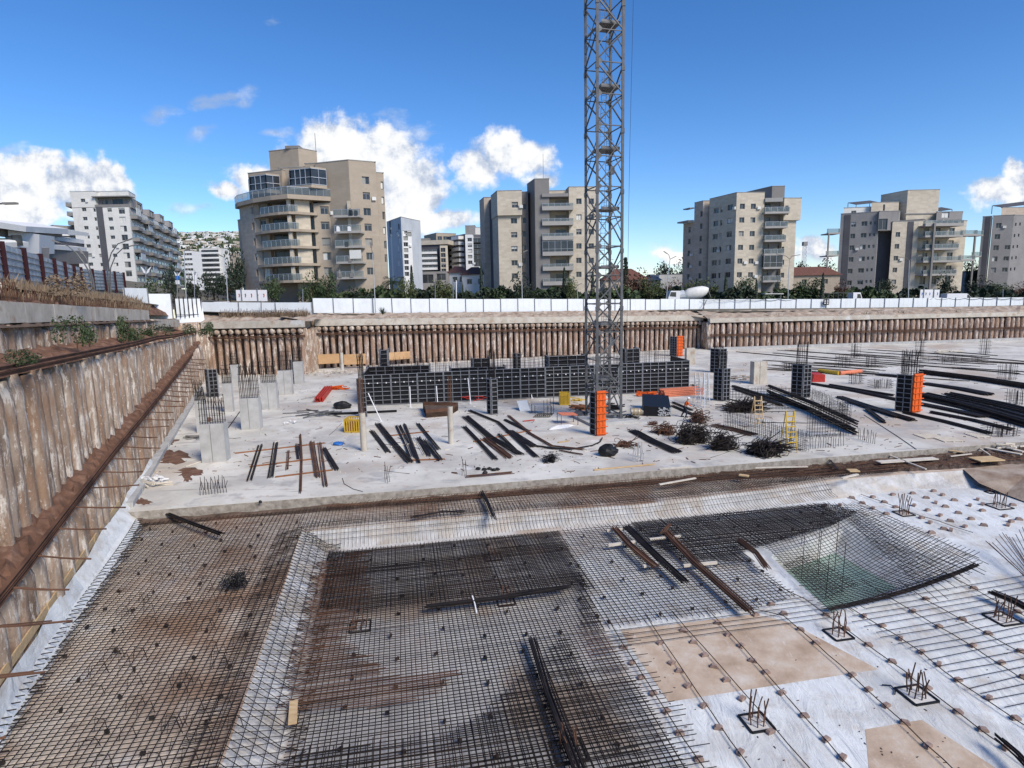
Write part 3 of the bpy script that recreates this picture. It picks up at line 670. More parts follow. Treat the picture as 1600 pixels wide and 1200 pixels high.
def windows(root, f, hs_, dep=.28, shut=.35, style='window', fr='frame'):
    for a, b, c, d in hs_:
        big = (b-a) > 2.2
        w_ = MB(); t = .07
        for (x0, x1, y0, y1) in ((a, b, c, c+t), (a, b, d-t, d), (a, a+t, c+t, d-t), (b-t, b, c+t, d-t))+((((a+b)/2-.035, (a+b)/2+.035, c+t, d-t),) if b-a > 1. else ()):
            w_.hexa([f.at(x0, y0, -dep+.002), f.at(x1, y0, -dep+.002), f.at(x1, y0, -dep+.07), f.at(x0, y0, -dep+.07)], [f.at(x0, y1, -dep+.002), f.at(x1, y1, -dep+.002), f.at(x1, y1, -dep+.07), f.at(x0, y1, -dep+.07)])
        wo = w_.build(style, fr, root)
        p = MB(); p.quad(f.at(a, c, -dep+.03), f.at(b, c, -dep+.03), f.at(b, d, -dep+.03), f.at(a, d, -dep+.03)); p.build('pane', 'pane', wo)
        r = random.random()
        if 1. < b-a < 2. and random.random() < .13: q = MB(); q.hexa([f.at(b+.25, c-.1, .01), f.at(b+1.0, c-.1, .01), f.at(b+1.0, c-.1, .35), f.at(b+.25, c-.1, .35)], [f.at(b+.25, c+.5, .01), f.at(b+1.0, c+.5, .01), f.at(b+1.0, c+.5, .35), f.at(b+.25, c+.5, .35)]); q.build('air_conditioner', 'whshutter', root)
        if r < shut:
            q = MB(); e = random.choice([.25, .5, .9, .99]); side = random.random() < .3
            x0, x1 = (a+t, (a+b)/2) if side else (a+t, b-t); z0_ = c+t if side else lerp(d, c, e)+t*.5
            q.quad(f.at(x0, z0_, -dep+.045), f.at(x1, z0_, -dep+.045), f.at(x1, d-t, -dep+.045), f.at(x0, d-t, -dep+.045)); q.build('shutter', 'whshutter' if random.random() < .35 else 'shutter', wo)
class Building:
    def __init__(s, label, loc): s.root = thing('apartment_building', loc, label, 'apartment building')
    def mass(s, f, back, zb, zt, mat, front=[], left=[], right=[], name='wall', shut=.35, coping=True, lw=(0, 0), dep=.28, rear=None):
        """a block whose front is face f, running back by the vector or length given"""
        bv = back if isinstance(back, Vector) else -f.n*back
        L = Face(f.p0+bv, f.p0); Rr = Face(f.p1, f.p1+bv)
        m = MB()
        h1 = pierced(m, f, zb, zt, front, dep); h2 = pierced(m, L, zb, zt, [h(L) if callable(h) else h for h in left], dep); h3 = pierced(m, Rr, zb, zt, [h(Rr) if callable(h) else h for h in right], dep)
        B = Face(f.p1+bv, f.p0+bv); pierced(m, B, zb, zt, [])
        m.quad(*[p+Vector((0, 0, zt)) for p in (f.p0, f.p1, f.p1+bv, f.p0+bv)]); m.quad(*[p+Vector((0, 0, zb)) for p in (f.p0+bv, f.p1+bv, f.p1, f.p0)])
        m.build(name, mat, s.root)
        if coping:
            c = MB(); o = .06
            for F_ in (f, L, Rr): c.hexa([F_.at(-o, zt+.003, -.2), F_.at(F_.W+o, zt+.003, -.2), F_.at(F_.W+o, zt+.003, o), F_.at(-o, zt+.003, o)], [F_.at(-o, zt+.12, -.2), F_.at(F_.W+o, zt+.12, -.2), F_.at(F_.W+o, zt+.12, o), F_.at(-o, zt+.12, o)])
            c.build('coping', 'frame', s.root)
        for F_, hh in ((f, h1), (L, h2), (Rr, h3)): windows(s.root, F_, hh, dep, shut)
        return L, Rr
    def slabx(s, f, u0, u1, z0, z1_, out, mat, name='wall', inn=.0):
        m = MB(); m.hexa([f.at(u0, z0, -inn), f.at(u1, z0, -inn), f.at(u1, z0, out), f.at(u0, z0, out)], [f.at(u0, z1_, -inn), f.at(u1, z1_, -inn), f.at(u1, z1_, out), f.at(u0, z1_, out)]); return m.build(name, mat, s.root)
    def balcony(s, f, u0, u1, z, out=1.6, solid=.5, rail=1.1, edge='slabedge', inn=.0, furn=True, enclosed=None, hgt=3.0):
        """slab top at z"""
        m = MB(); m.hexa([f.at(u0, z-.28, -inn), f.at(u1, z-.28, -inn), f.at(u1, z-.28, out), f.at(u0, z-.28, out)], [f.at(u0, z, -inn), f.at(u1, z, -inn), f.at(u1, z, out), f.at(u0, z, out)])
        if solid:
            for a, b, c, d in ((u0, u1, out-.12, out), (u0, u0+.12, .01, out-.12), (u1-.12, u1, .01, out-.12)):
                m.hexa([f.at(a, z+.002, c), f.at(b, z+.002, c), f.at(b, z+.002, d), f.at(a, z+.002, d)], [f.at(a, z+solid, c), f.at(b, z+solid, c), f.at(b, z+solid, d), f.at(a, z+solid, d)])
        b_ = m.build('balcony', edge, s.root)
        top = enclosed or rail
        g = MB(); e = out-.06; zs, ze = z+max(solid, .05)+.02, z+top
        g.quad(f.at(u0+.06, zs, e), f.at(u1-.06, zs, e), f.at(u1-.06, ze-.03, e), f.at(u0+.06, ze-.03, e))
        g.quad(f.at(u0+.06, zs, .02), f.at(u0+.06, zs, e), f.at(u0+.06, ze-.03, e), f.at(u0+.06, ze-.03, .02)); g.quad(f.at(u1-.06, zs, e), f.at(u1-.06, zs, .02), f.at(u1-.06, ze-.03, .02), f.at(u1-.06, ze-.03, e))
        g.build('railing_glass', 'pane' if enclosed else 'glass', b_)
        r = MB()
        for zz in ([ze] if not enclosed else [z+rail, ze]): r.beam(f.at(u0, zz, e), f.at(u1, zz, e), .06, .05); r.beam(f.at(u0+.03, zz, 0), f.at(u0+.03, zz, e), .05, .05); r.beam(f.at(u1-.03, zz, 0), f.at(u1-.03, zz, e), .05, .05)
        n = max(2, int((u1-u0)/1.3))
        for i in range(n+1): u = lerp(u0+.03, u1-.03, i/n); r.beam(f.at(u, zs, e), f.at(u, ze, e), .05, .05)
        r.build('railing', 'galv', b_)
        if furn:
            c = MB()
            for i in range(random.randint(1, 3)):
                u = random.uniform(u0+.5, u1-.5); c.hexa([f.at(u-.3, z+.01, .4), f.at(u+.3, z+.01, .4), f.at(u+.3, z+.01, .9), f.at(u-.3, z+.01, .9)], [f.at(u-.25, z+random.uniform(.5, 1.6), .4), f.at(u+.25, z+.8, .4), f.at(u+.25, z+.8, .9), f.at(u-.25, z+.8, .9)])
            c.build('balcony_furniture', random.choice(['white', 'pane', 'leafd', 'stone_mid', 'shutter']), b_)
        return b_
def PF(pxl, dl, pxr, dr, py=400):
    a, b = V(pxl, py, dl), V(pxr, py, dr); return Face(a, b)
# ---- building 4: block right of the crane
z4 = lambda x, y: (1000+x/5, 250+y/5)
b = Building('beige stone block right of the crane, seven storeys with a balcony stack', V(1170, 460, 145))
f = PF(z4(740, 0)[0], 138, z4(955, 0)[0], 138.6); gb = 5
backv = Vector((-.33, 1, 0)).normalized()
zt = f.z(*z4(745, 255)); fr = []
for cx0, cx1 in ((800, 776), (886, 863)): fr += [f.hole(*z4(x, y), 1.15, 1.15) for x, y in colm((cx0, 362), (cx1, 897), 6)]
Lf = Face(f.p0+backv*9.6, f.p0)
lft = []
for cx0, cy0, cx1, cy1, w_ in ((595, 395, 575, 905, 1.9), (636, 388, 618, 903, .8), (705, 370, 683, 897, 1.9)): lft += [Lf.hole(*z4(x, y), w_, 1.2) for x, y in colm((cx0, cy0), (cx1, cy1), 6)]
b.mass(f, backv*9.6, gb, zt, 'stone_beige', fr, lft)
# set-back rear half of the left side
f2 = Face(f.p0+backv*10.6+Vector((-.9, .0, 0)), f.p0+backv*10.6+Vector((6, 0, 0))); L2 = Face(f2.p0+backv*3.4, f2.p0); zt2 = L2.z(*z4(500, 318))
lft = [L2.hole(*z4(x, y), 1.2, 1.3) for x, y in colm((482, 420), (466, 905), 6)]
b.mass(f2, backv*3.4, gb, zt2, 'stone_pink', [], lft)
f3 = Face(f2.p0+backv*3.45, f2.p0+backv*3.45+Vector((6, 0, 0))); L3 = Face(f3.p0+backv*4.4, f3.p0); zt3 = L3.z(*z4(400, 490))
lft = [L3.hole(*z4(x, y), 1.2, 1.3) for x, y in colm((388, 545), (376, 912), 5)]+[L3.hole(*z4(x, y), .5, 1.3) for x, y in colm((438, 540), (428, 907), 5)]
b.mass(f3, backv*4.4, gb, zt3, 'stone_pink', [], lft)
b.slabx(L3, -.3, 4.4, zt3+.15, zt3+.5, 1.6, 'slabedge', 'terrace'); b.slabx(L3, 1.5, 4.4, zt3+3.2, zt3+3.45, 1.2, 'frame', 'canopy')
# recess with balconies and the right wing
fr_ = PF(z4(950, 0)[0], 140.5, z4(1110, 0)[0], 140.5); ztr = fr_.z(*z4(1030, 330))
doors = [(fr_.x(*z4(955, 600)), fr_.x(*z4(1010, 600)), z-.1, z+2.2) for z in [fr_.z(*z4(1030, y)) for y in (415, 527, 632, 738, 842, 945)]]+[(fr_.x(*z4(1080, 600)), fr_.x(*z4(1108, 600)), z+.9, z+2.1) for z in [fr_.z(*z4(1030, y)) for y in (415, 527, 632, 738, 842, 945)]]
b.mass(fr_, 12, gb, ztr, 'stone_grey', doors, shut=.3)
fb = PF(z4(938, 0)[0], 138.7, z4(1130, 0)[0], 138.7)
for i, y in enumerate((415, 527, 632, 738, 842, 945)):
    b.balcony(fb, .3-(i == 0)*.2, fb.W-i*.25, fb.z(*z4(1030, y)), out=1.5, solid=.15, inn=1.8, enclosed=2.75 if i == 4 else None)
fw = PF(z4(1103, 0)[0], 139.5, z4(1208, 0)[0], 139.8)
b.mass(fw, 14, gb, fw.z(*z4(1150, 470))-.02, 'stone_beige', [fw.hole(*z4(1100+6, y), 1.2, 1.1) for y in (600, 697, 800, 900)])
fo = PF(z4(1108, 0)[0], 138.9, z4(1240, 0)[0], 139.3)
b.mass(fo, 14.5, fo.z(*z4(1150, 470)), fo.z(*z4(1170, 298)), 'stone_beige', [fo.hole(*z4(1147, 393), .8, 2.)], lw=(0, 0))
fp = PF(z4(1010, 0)[0], 143, z4(1108, 0)[0], 143); b.mass(fp, backv*9, ztr-2, fp.z(*z4(1060, 205)), 'stone_mid')
fc = PF(z4(950, 0)[0], 139, z4(1085, 0)[0], 139); b.slabx(fc, 0, fc.W, fc.z(*z4(1020, 330)), fc.z(*z4(1020, 300)), .8, 'frame', 'canopy', inn=2)
# ---- building 3: block left of the crane
z3 = lambda x, y: (700+x/4, 200+y/4)
b = Building('beige block with a tall dark stair tower left of the crane', V(840, 460, 140))
f = PF(z3(316, 0)[0], 133, z3(468, 0)[0], 133); bk = Vector((-.22, 1, 0)).normalized(); gb = 5.5
ztp = f.z(*z3(390, 392)); zov = f.z(*z3(390, 545))
f_in = PF(z3(318, 0)[0], 133.6, z3(462, 0)[0], 133.6)
b.mass(f_in, bk*6.5, gb, zov-.01, 'stone_beige', [f_in.hole(*z3(x, y), 1.35, 1.15) for x, y in colm((412, 580), (416, 843), 4)]+[f_in.hole(*z3(418, 925), 1.35, 1.15)])
b.mass(f, bk*7, zov, ztp, 'stone_beige', [f.hole(*z3(418, 480), 1.35, 1.2)])
fd = Face(f.p0+bk*7.2+Vector((.3, 0, 0)), f.p0+bk*7.2+Vector((8, 0, 0))); b.mass(fd, bk*3.6, gb, ztp-.5, 'stone_dark')
fe = Face(f.p0+bk*10.9+Vector((-.9, 0, 0)), f.p0+bk*10.9+Vector((8, 0, 0))); Le = Face(fe.p0+bk*6, fe.p0)
b.mass(fe, bk*6, gb, ztp+.3, 'stone_pink', [], [Le.hole(*z3(234, y), 1.6, 1.3) for y in (520, 600, 690, 775, 860)])
f5 = PF(z3(466, 0)[0], 135.5, z3(506, 0)[0], 135.5); b.mass(f5, 8, gb, f5.z(*z3(485, 400)), 'stone_mid', [f5.hole(*z3(x, y), .8, 1.2) for x, y in colm((479, 493), (475, 917), 6)])
ft = PF(z3(548, 0)[0], 132, z3(637, 0)[0], 132); btw = Vector((-.22, 1, 0)).normalized()
b.mass(ft, btw*6.5, gb, ft.z(*z3(590, 318)), 'stone_mid')
fr_ = PF(z3(600, 0)[0], 134.8, z3(758, 0)[0], 134.8); ys = (520, 612, 702, 797, 888, 978)
dz = [fr_.z(*z3(690, y)) for y in ys]
b.mass(fr_, 12, gb, fr_.z(*z3(690, 392)), 'stone_beige', [(fr_.x(*z3(672, 600)), fr_.x(*z3(738, 600)), z+.05, z+2.25) for z in dz], shut=.4)
fb = PF(z3(590, 0)[0], 132.4, z3(782, 0)[0], 132.4)
for i, z in enumerate(dz): b.balcony(fb, .0, fb.W, z+.1, out=1.0, solid=.55, inn=2.3, enclosed=2.75 if i == 3 else None)
b.slabx(fb, .0, fb.W-1, fb.z(*z3(690, 432)), fb.z(*z3(690, 412)), .8, 'stone_grey', 'canopy', inn=2.3)
f6 = PF(z3(758, 0)[0], 133, z3(944, 0)[0], 133.4)
hl = []
for x in (818, 895): hl += [f6.hole(*z3(x, y), 1.15, 1.15) for y in (458, 557, 649, 738, 828, 915)]
b.mass(f6, 12, gb, f6.z(*z3(850, 368)), 'stone_beige', hl)
m = MB(); a = ft.at(2, ft.z(*z3(590, 318)), -3); m.bar(a, a+Vector((0, 0, 5.6)), .05); m.build('antenna', 'steel', b.root)
# ---- building 2: big tan building, corner towards us
z2_ = lambda x, y: (360+x/6.154, 220+y/6.154)
b = Building('large tan stepped building with curved balconies and a rooftop tower', V(490, 450, 125)); gb = 9
RV = Vector((1, .55, 0)).normalized(); LV = Vector((-1, .35, 0)).normalized()
# main right wing: tall slab with windows
c1 = V(553, 400, 112); fA = Face(c1, c1+RV*4.9)
hA = [fA.hole(*z2_(x, y), 1.3, 1.3) for x, y in ((1300, 380), (1308, 530), (1316, 683), (1325, 832), (1332, 973), (1342, 1110))]+[fA.hole(350+x/4, 200+y/4, 1.3, 1.3) for x, y in ((917, 895),)]
b.mass(fA, LV*7, gb, fA.z(*z2_(1200, 190)), 'stone_tan', hA)
c2 = c1+RV*4.95+Vector((-.1, .3, 0)); fA2 = Face(c2, c2+RV*1.35)
b.mass(fA2, LV*7, gb, fA2.z(*z2_(1460, 310)), 'stone_tan', [fA2.hole(*z2_(x, y), .5, 1.4) for x, y in ((1458, 430), (1466, 575), (1475, 720), (1484, 865), (1492, 1000), (1497, 1130))])
# bay hanging over the side balconies, left of the slab
fB = Face(V(535, 400, 113.2), V(554.5, 400, 112.6)); b.mass(fB, 6, fB.z(*z2_(1150, 618)), fB.z(*z2_(1150, 228)), 'stone_tan')
fB2 = Face(V(518, 400, 114.4), V(527, 400, 114.4)); b.mass(fB2, 8, gb, fB2.z(*z2_(1020, 215)), 'stone_tan')
# loggia stack with balconies
fS = Face(V(526, 400, 115), V(566, 400, 114.4)); ysb = (765, 912, 1050, 1195)
zb_ = [fS.z(*z2_(1150, y)) for y in ysb]; dzb = zb_[1]-zb_[0]; zb_ += [zb_[-1]+dzb]
b.mass(fS, 6, gb, fB.z(*z2_(1150, 618)), 'stone_tan', [(fS.W*.12, fS.W*.45, z+.3, z+2.5) for z in zb_]+[(fS.W*.62, fS.W*.9, z+.3, z+2.5) for z in zb_])
fS2 = Face(V(527, 400, 111.5), V(567, 400, 111.2))
for i, z in enumerate(zb_):
    b.balcony(fS2, 0, fS2.W, z+.35, out=.8, solid=.1, inn=4.2)
    b.slabx(fS2, fS2.W*.48, fS2.W*.48+.5, z+.36, z+.3-dzb, -.3, 'stone_beige', 'pillar', inn=.8)
b.slabx(fS2, fS2.W*.55, fS2.W, zb_[3]+.9, zb_[3]+2.4, .95, 'whshutter', 'awning', inn=-.87)
# central block
fC = Face(V(495, 400, 112.8), V(524, 400, 113.6)); zC = fC.z(*z2_(900, 610))
b.mass(fC, 12, gb, zC, 'stone_tan', [fC.hole(*z2_(x, y), 1.5, 1.4) for x, y in ((905, 668), (912, 815), (922, 970), (932, 1110))]+[fC.hole(350+652/4, 200+895/4, 1.5, 1.4)], shut=.7)
# curved lower part with long balconies (slices of a curve)
floors = [(745, 1), (905, 1), (1060, 1), (1220, 1)]
pl = [V(380, 400, 119.5), V(402, 400, 115.2)]
fL = Face(*pl); zL = fL.z(*z2_(200, 615))
b.mass(fL, 10, gb, zL, 'stone_pink', [fL.hole(*z2_(x, y), 1.5, 1.3) for x, y in ((215, 668), (224, 820), (240, 970), (250, 1118))]+[fL.hole(350+212/4, 200+905/4, 1.5, 1.3)], shut=.7)
cur = [V(403, 400, 115.2), V(416, 400, 112.9), V(432, 400, 111.4), V(450, 400, 110.7), V(458, 400, 110.6)]
inn_ = [Face(V(403, 400, 115.2), V(424, 400, 114.6)), Face(V(424, 400, 115.4), V(466, 400, 115.0)), Face(V(462, 400, 113.2), V(495, 400, 114.2))]
zf = [inn_[1].z(445, 220+y/6.154) for y in (690, 850, 1005, 1165)]; dd = zf[0]-zf[1]; zf.append(zf[-1]-dd)
for k, F_ in enumerate(inn_):
    hs2 = [((F_.W*.35, F_.W*.8, z+.2, z+1.9) if k == 0 else (F_.W*.15, F_.W*.75, z-.6, z+2.) if k == 1 else (F_.W*.7, F_.W*.95, z-.5, z+2.)) for z in zf]
    b.mass(F_, 8, gb, zL, 'stone_tan' if k < 2 else 'stone_beige', hs2, shut=.9 if k == 0 else .2, coping=False)
for i, z in enumerate(zf):
    # curved floor band and railing
    out = [V(402, 400, 115.0), V(412, 400, 113.2), V(425, 400, 111.6), V(440, 400, 110.4), V(456, 400, 109.8), V(470, 400, 110.3), V(484, 400, 111.5), V(500, 400, 112.6)]
    m = MB(); back_ = [p+Vector((0, 4.5, 0)) for p in out]
    m.poly([(p.x, p.y) for p in out+back_[::-1]], z-.95, z-.5); bo = m.build('balcony', 'stone_tan', b.root)
    g = MB(); r = MB()
    for a, c in zip(out[1:5], out[2:6]):
        o_ = Vector((0, .12, 0))
        g.quad(Vector((a.x, a.y, z-.45))+o_, Vector((c.x, c.y, z-.45))+o_, Vector((c.x, c.y, z+.55))+o_, Vector((a.x, a.y, z+.55))+o_)
        r.beam(Vector((a.x, a.y, z+.6))+o_, Vector((c.x, c.y, z+.6))+o_, .07, .06)
        for t in (0, .5): p = lerp(a, c, t); r.beam(Vector((p.x, p.y, z-.5))+o_, Vector((p.x, p.y, z+.6))+o_, .06, .06)
    g.build('railing_glass', 'glass', bo); r.build('railing', 'galv', bo)
    m = MB(); p = V(457, 400, 110.6); m.box((p.x, p.y, z+.6), (.6, .6, dd-.5)); m.build('pillar', 'stone_beige', b.root)
    # pale infill panel under each band to the right of the pillar
    fI = Face(V(466, 400, 110.9), V(489, 400, 112.4)); b.slabx(fI, 0, fI.W, z-.5, z+dd-.96, .0, 'stone_beige', 'parapet_wall', inn=.25)
# terrace slab
out = [V(374, 400, 120.5), V(378, 400, 117.5), V(402, 400, 113.4), V(430, 400, 110.6), V(456, 400, 109.2), V(490, 400, 111.2), V(522, 400, 113.2)]
m = MB(); m.poly([(p.x, p.y) for p in out+[out[-1]+Vector((0, 7, 0)), out[0]+Vector((3, 9, 0))]], zL+.0, zL+.75); to = m.build('terrace', 'stone_tan', b.root)
g = MB(); r = MB()
for a, c in zip(out[:-1], out[1:]):
    A, C = Vector((a.x, a.y+.15, zL+.8)), Vector((c.x, c.y+.15, zL+.8)); up = Vector((0, 0, 1.25))
    g.quad(A, C, C+up, A+up); r.beam(A+up, C+up, .08, .07)
    for t in (0, .33, .66): p = lerp(A, C, t); r.beam(p, p+up, .06, .06)
g.build('railing_glass', 'glass', to); r.build('railing', 'galv', to)
zT = zL+.75
# upper floors with glazed bays
fU1 = Face(V(398, 400, 118), V(450, 400, 115.2)); b.mass(fU1, 8, zT, fU1.z(*z2_(430, 285)), 'stone_tan', [(1, 3, zT+.2, zT+2.5)])
fU2 = Face(V(445, 400, 116.2), V(518, 400, 115.2)); b.mass(fU2, 8, zT, fU2.z(*z2_(760, 250)), 'stone_tan', [(3.6, 7.2, zT+.3, zT+2.6)])
fU3 = Face(V(486, 400, 115.0), V(521, 400, 114.4)); b.mass(fU3, 8, fU3.z(*z2_(880, 440)), fU3.z(*z2_(900, 212)), 'stone_tan')
def bay(pl_, z0_, z1_):
    m = MB(); m.poly([(p.x, p.y) for p in pl_], z0_-.55, z0_); m.poly([(p.x, p.y) for p in pl_], z1_, z1_+.25); o = m.build('bay_window', 'stone_tan', b.root)
    g = MB(); r = MB()
    for a, c in zip(pl_[:-1], pl_[1:]):
        A, C = Vector((a.x, a.y, z0_)), Vector((c.x, c.y, z0_)); up = Vector((0, 0, z1_-z0_))
        n_ = Vector((-(C-A).y, (C-A).x, 0)).normalized()*.1
        g.quad(A+n_, C+n_, C+n_+up, A+n_+up); k = max(1, int((C-A).length/1.1))
        for i in range(k+1): p = lerp(A, C, i/k); r.beam(p, p+up, .1, .1)
        for q in (.02, .45, .98): r.beam(A+up*q, C+up*q, .1, .1)
    g.build('pane', 'pane', o); r.build('window_frame', 'galv', o)
a = [V(398, 400, 118), V(400, 400, 115.0), V(425, 400, 113.4), V(446, 400, 115.0)]
fz = Face(a[1], a[2]); bay(a, fz.z(*z2_(330, 470)), fz.z(*z2_(330, 325)))
a = [V(461, 400, 115.2), V(462, 400, 112.5), V(494, 400, 111.0), V(518, 400, 113.0)]
fz = Face(a[1], a[2]); bay(a, fz.z(*z2_(740, 420)), fz.z(*z2_(740, 262)))
fT = Face(V(477.5, 400, 116), V(505.5, 400, 119)); b.mass(fT, LV*6.5, zT, fT.z(*z2_(735, 85)), 'stone_tan'); m = MB(); p = fT.at(.5, fT.z(*z2_(735, 85))+.3, -2); m.box(p, (2.6, 2.4, .5)); m.build('vent_cap', 'stone_mid', b.root)
m = MB(); p = fT.at(fT.W, fT.z(*z2_(735, 85))-3.2, -.2); m.bar(p, p+Vector((0, 0, 6.5)), .05); m.build('antenna', 'steel', b.root)
# lower-left rear wing
fR = Face(V(376, 400, 128), V(392, 400, 124)); b.mass(fR, 8, gb, fR.z(376.5, 343), 'stone_tan')
# ---- building 1: white block at the left with a long balconied side
z1_ = lambda x, y: (100+x/8, 280+y/8)
b = Building('tall pale block at the left with long rows of dark balconies', V(170, 450, 206)); gb = 8
f = PF(z1_(135, 0)[0], 206, z1_(840, 0)[0], 206, 360)
def xcol(x0, y0, x1, y1, n, w_, h_): return [f.hole(*z1_(x, y), w_, h_) for x, y in colm((x0, y0), (x1, y1), n)]
sdir = Vector((-.34, 1, 0)).normalized()
hl = xcol(235, 265, 335, 1062, 8, 1.5, 1.1)+xcol(380, 385, 468, 1068, 7, .8, 1.1)+xcol(568, 385, 665, 1178, 8, 1.5, 1.1)+xcol(720, 395, 810, 1178, 8, 2.1, 1.9)
us = f.x(*z1_(400, 350)); ue = f.x(*z1_(480, 350))
b.mass(f, sdir*80, gb, f.z(*z1_(500, 350)), 'stone_white', [h for h in hl if h[0] < us-.3 or h[0] > ue], shut=.5)
b.slabx(f, us, us+(ue-us), gb, f.z(*z1_(440, 345)), .12, 'stone_dark', 'stair_panel')
zp0, zp1 = f.z(*z1_(600, 350)), f.z(*z1_(600, 225))
fp = Face(f.at(0, 0), f.at(us, 0)); b.mass(fp, 14, zp0, f.z(*z1_(240, 155)), 'stone_white', xcol(235, 265, 236, 266, 2, 1.5, 1.1)[:1])
fp = Face(f.at(us+.02, 0, -1.6), f.at(f.W, 0, -1.6)); b.mass(fp, sdir*8, zp0, zp1, 'stone_grey', [(1.2, 3, zp0+1.1, zp1-.5), (4.6, 8, zp0+1.1, zp1-.3), (9.2, 12.5, zp0+1.1, zp1-.3)])
b.slabx(f, us-.3, f.W, zp0+.02, zp0+.9, .1, 'stone_mid', 'parapet_wall', inn=.2)
b.slabx(f, us-.6, f.W+.6, zp1+.02, zp1+.35, .8, 'stone_mid', 'canopy', inn=3)
fp = Face(f.at(us-1.5, 0, -2.2), f.at(f.W-.8, 0, -2.2)); b.mass(fp, sdir*9, zp1+.36, f.z(*z1_(600, 138)), 'stone_white')
Rf = Face(f.at(f.W, 0), f.at(f.W, 0)+sdir*80)
st = (zp0-gb)/9.
for j in range(9):
    for k in range(5):
        t0 = 1+k*16; z = zp0-st*(j+1)+.3
        if z < gb+1: continue
        drop = k*.0
        bo = b.balcony(Rf, t0, t0+6.6, z, out=2.0+.4*(k % 2), solid=.75, furn=False, edge='stone_mid'); b.balcony(Rf, t0+7.4, t0+14.6, z-.05, out=1.3, solid=.7, furn=(j % 2 == 0), edge='stone_grey')
        if (j*3+k) % 4 == 0: b.slabx(Rf, t0+.2, t0+6.4, z+.9, z+st-.3, 1.9, random.choice(['stone_mid', 'stone_blue', 'whshutter']), 'awning', inn=-1.8)
m = MB()
for j in range(9):
    z = zp0-st*(j+1)+.35
    if z < gb+1: continue
    for k in range(15): m = MB(); u = 1.2+k*5.2; m.hexa([Rf.at(u, z, .012), Rf.at(u+3.2, z, .012), Rf.at(u+3.2, z, .03), Rf.at(u, z, .03)], [Rf.at(u, z+2.2, .012), Rf.at(u+3.2, z+2.2, .012), Rf.at(u+3.2, z+2.2, .03), Rf.at(u, z+2.2, .03)]); m.build('balcony_door', 'pane', b.root)
for k in range(4):
    fk = Face(Rf.at(8+k*18, 0, .8), Rf.at(16+k*18, 0, .8)); b.mass(fk, 10, zp0, zp0+3.0-(k % 2)*.6, 'stone_grey', [(1, 6.5, zp0+.4, zp0+2.4)])
Lf = Face(f.p0+sdir*20, f.p0)
for j in range(4): b.balcony(Lf, 14, 19.5, f.z(*z1_(120, 330+j*115)), out=1.8, solid=.8, furn=False, edge='stone_mid')
# ---- low white terraced building at far left
z0_ = lambda x, y: (x/8, 340+y/8)
b = Building('low white building with long sloping terraces at the far left', V(50, 420, 150)); gb = 9
for (pa, da, pb_, db, ya, yb_, mt) in ((-30, 120, 52, 150, 40, 0, 'render_w'),):
    pass
def tband(x0, y0a, y0b, x1, y1a, y1b, d0, d1, th, mt, name='terrace'):
    A, B = z0_(x0, 0)[0], z0_(x1, 0)[0]
    a0, a1 = V(A, z0_(0, y0a)[1], d0), V(A, z0_(0, y0b)[1], d0); b0, b1 = V(B, z0_(0, y1a)[1], d1), V(B, z0_(0, y1b)[1], d1)
    o = Vector((-.1, 1, 0)).normalized()*th; m = MB(); m.hexa([a1, b1, b1+o, a1+o], [a0, b0, b0+o, a0+o]); m.build(name, mt, b.root)
tband(-300, 10, 90, 430, 70, 148, 120, 160, 14, 'render_w'); tband(430, 80, 148, 745, 130, 175, 160.2, 175, 14, 'render_w')
tband(-300, 92, 200, 480, 150, 200, 124, 164, 10, 'stone_mid', 'wall'); tband(360, 195, 240, 845, 250, 300, 158, 178, 8, 'render_w')
tband(100, 155, 420, 350, 190, 420, 132, 150, 10, 'render_w', 'wall'); tband(320, 300, 360, 850, 345, 400, 148, 176, 9, 'render_w')
tband(350, 245, 300, 850, 300, 345, 152, 179, 8, 'stone_dark', 'wall'); tband(330, 362, 560, 900, 400, 560, 150, 177, 8, 'stone_mid', 'wall'); tband(-300, 280, 345, 110, 275, 345, 118, 128, 6, 'render_w'); tband(-300, 345, 420, 330, 345, 520, 122, 140, 8, 'stone_grey', 'wall')
tband(360, 150, 200, 520, 165, 210, 166, 170, 4, 'stone_pink', 'pillar')
for x, y, s_ in ((215, 285, 2.2), (120, 278, 1.6), (335, 235, 3.2), (420, 300, 1.6)):
    p = V(*z0_(x, y), 130 if x < 300 else 149.); m = MB(); m.box(p, (s_*.9, .3, s_)); m.build('window', 'pane', b.root)
b = Building('white building with stacked balconies between terraces and the tall pale block', V(105, 420, 200))
f = PF(87, 205, 124, 210, 390); b.mass(f, 20, gb, f.z(100, 353), 'stone_grey', [])
for j, y in enumerate((365, 373.5, 382, 390.5, 399, 408)): b.balcony(f, 1.2, f.W-1, f.z(110, y+3), out=1.6, solid=1.0, furn=False, edge='render_w'); 
m = MB()
for j, y in enumerate((365, 373.5, 382, 390.5, 399, 408)): z = f.z(110, y+3); m = MB(); m.hexa([f.at(2, z+.05, .01), f.at(f.W-1.5, z+.05, .01), f.at(f.W-1.5, z+.05, .05), f.at(2, z+.05, .05)], [f.at(2, z+1.9, .01), f.at(f.W-1.5, z+1.9, .01), f.at(f.W-1.5, z+1.9, .05), f.at(2, z+1.9, .05)]); m.build('balcony_door', 'pane', b.root)
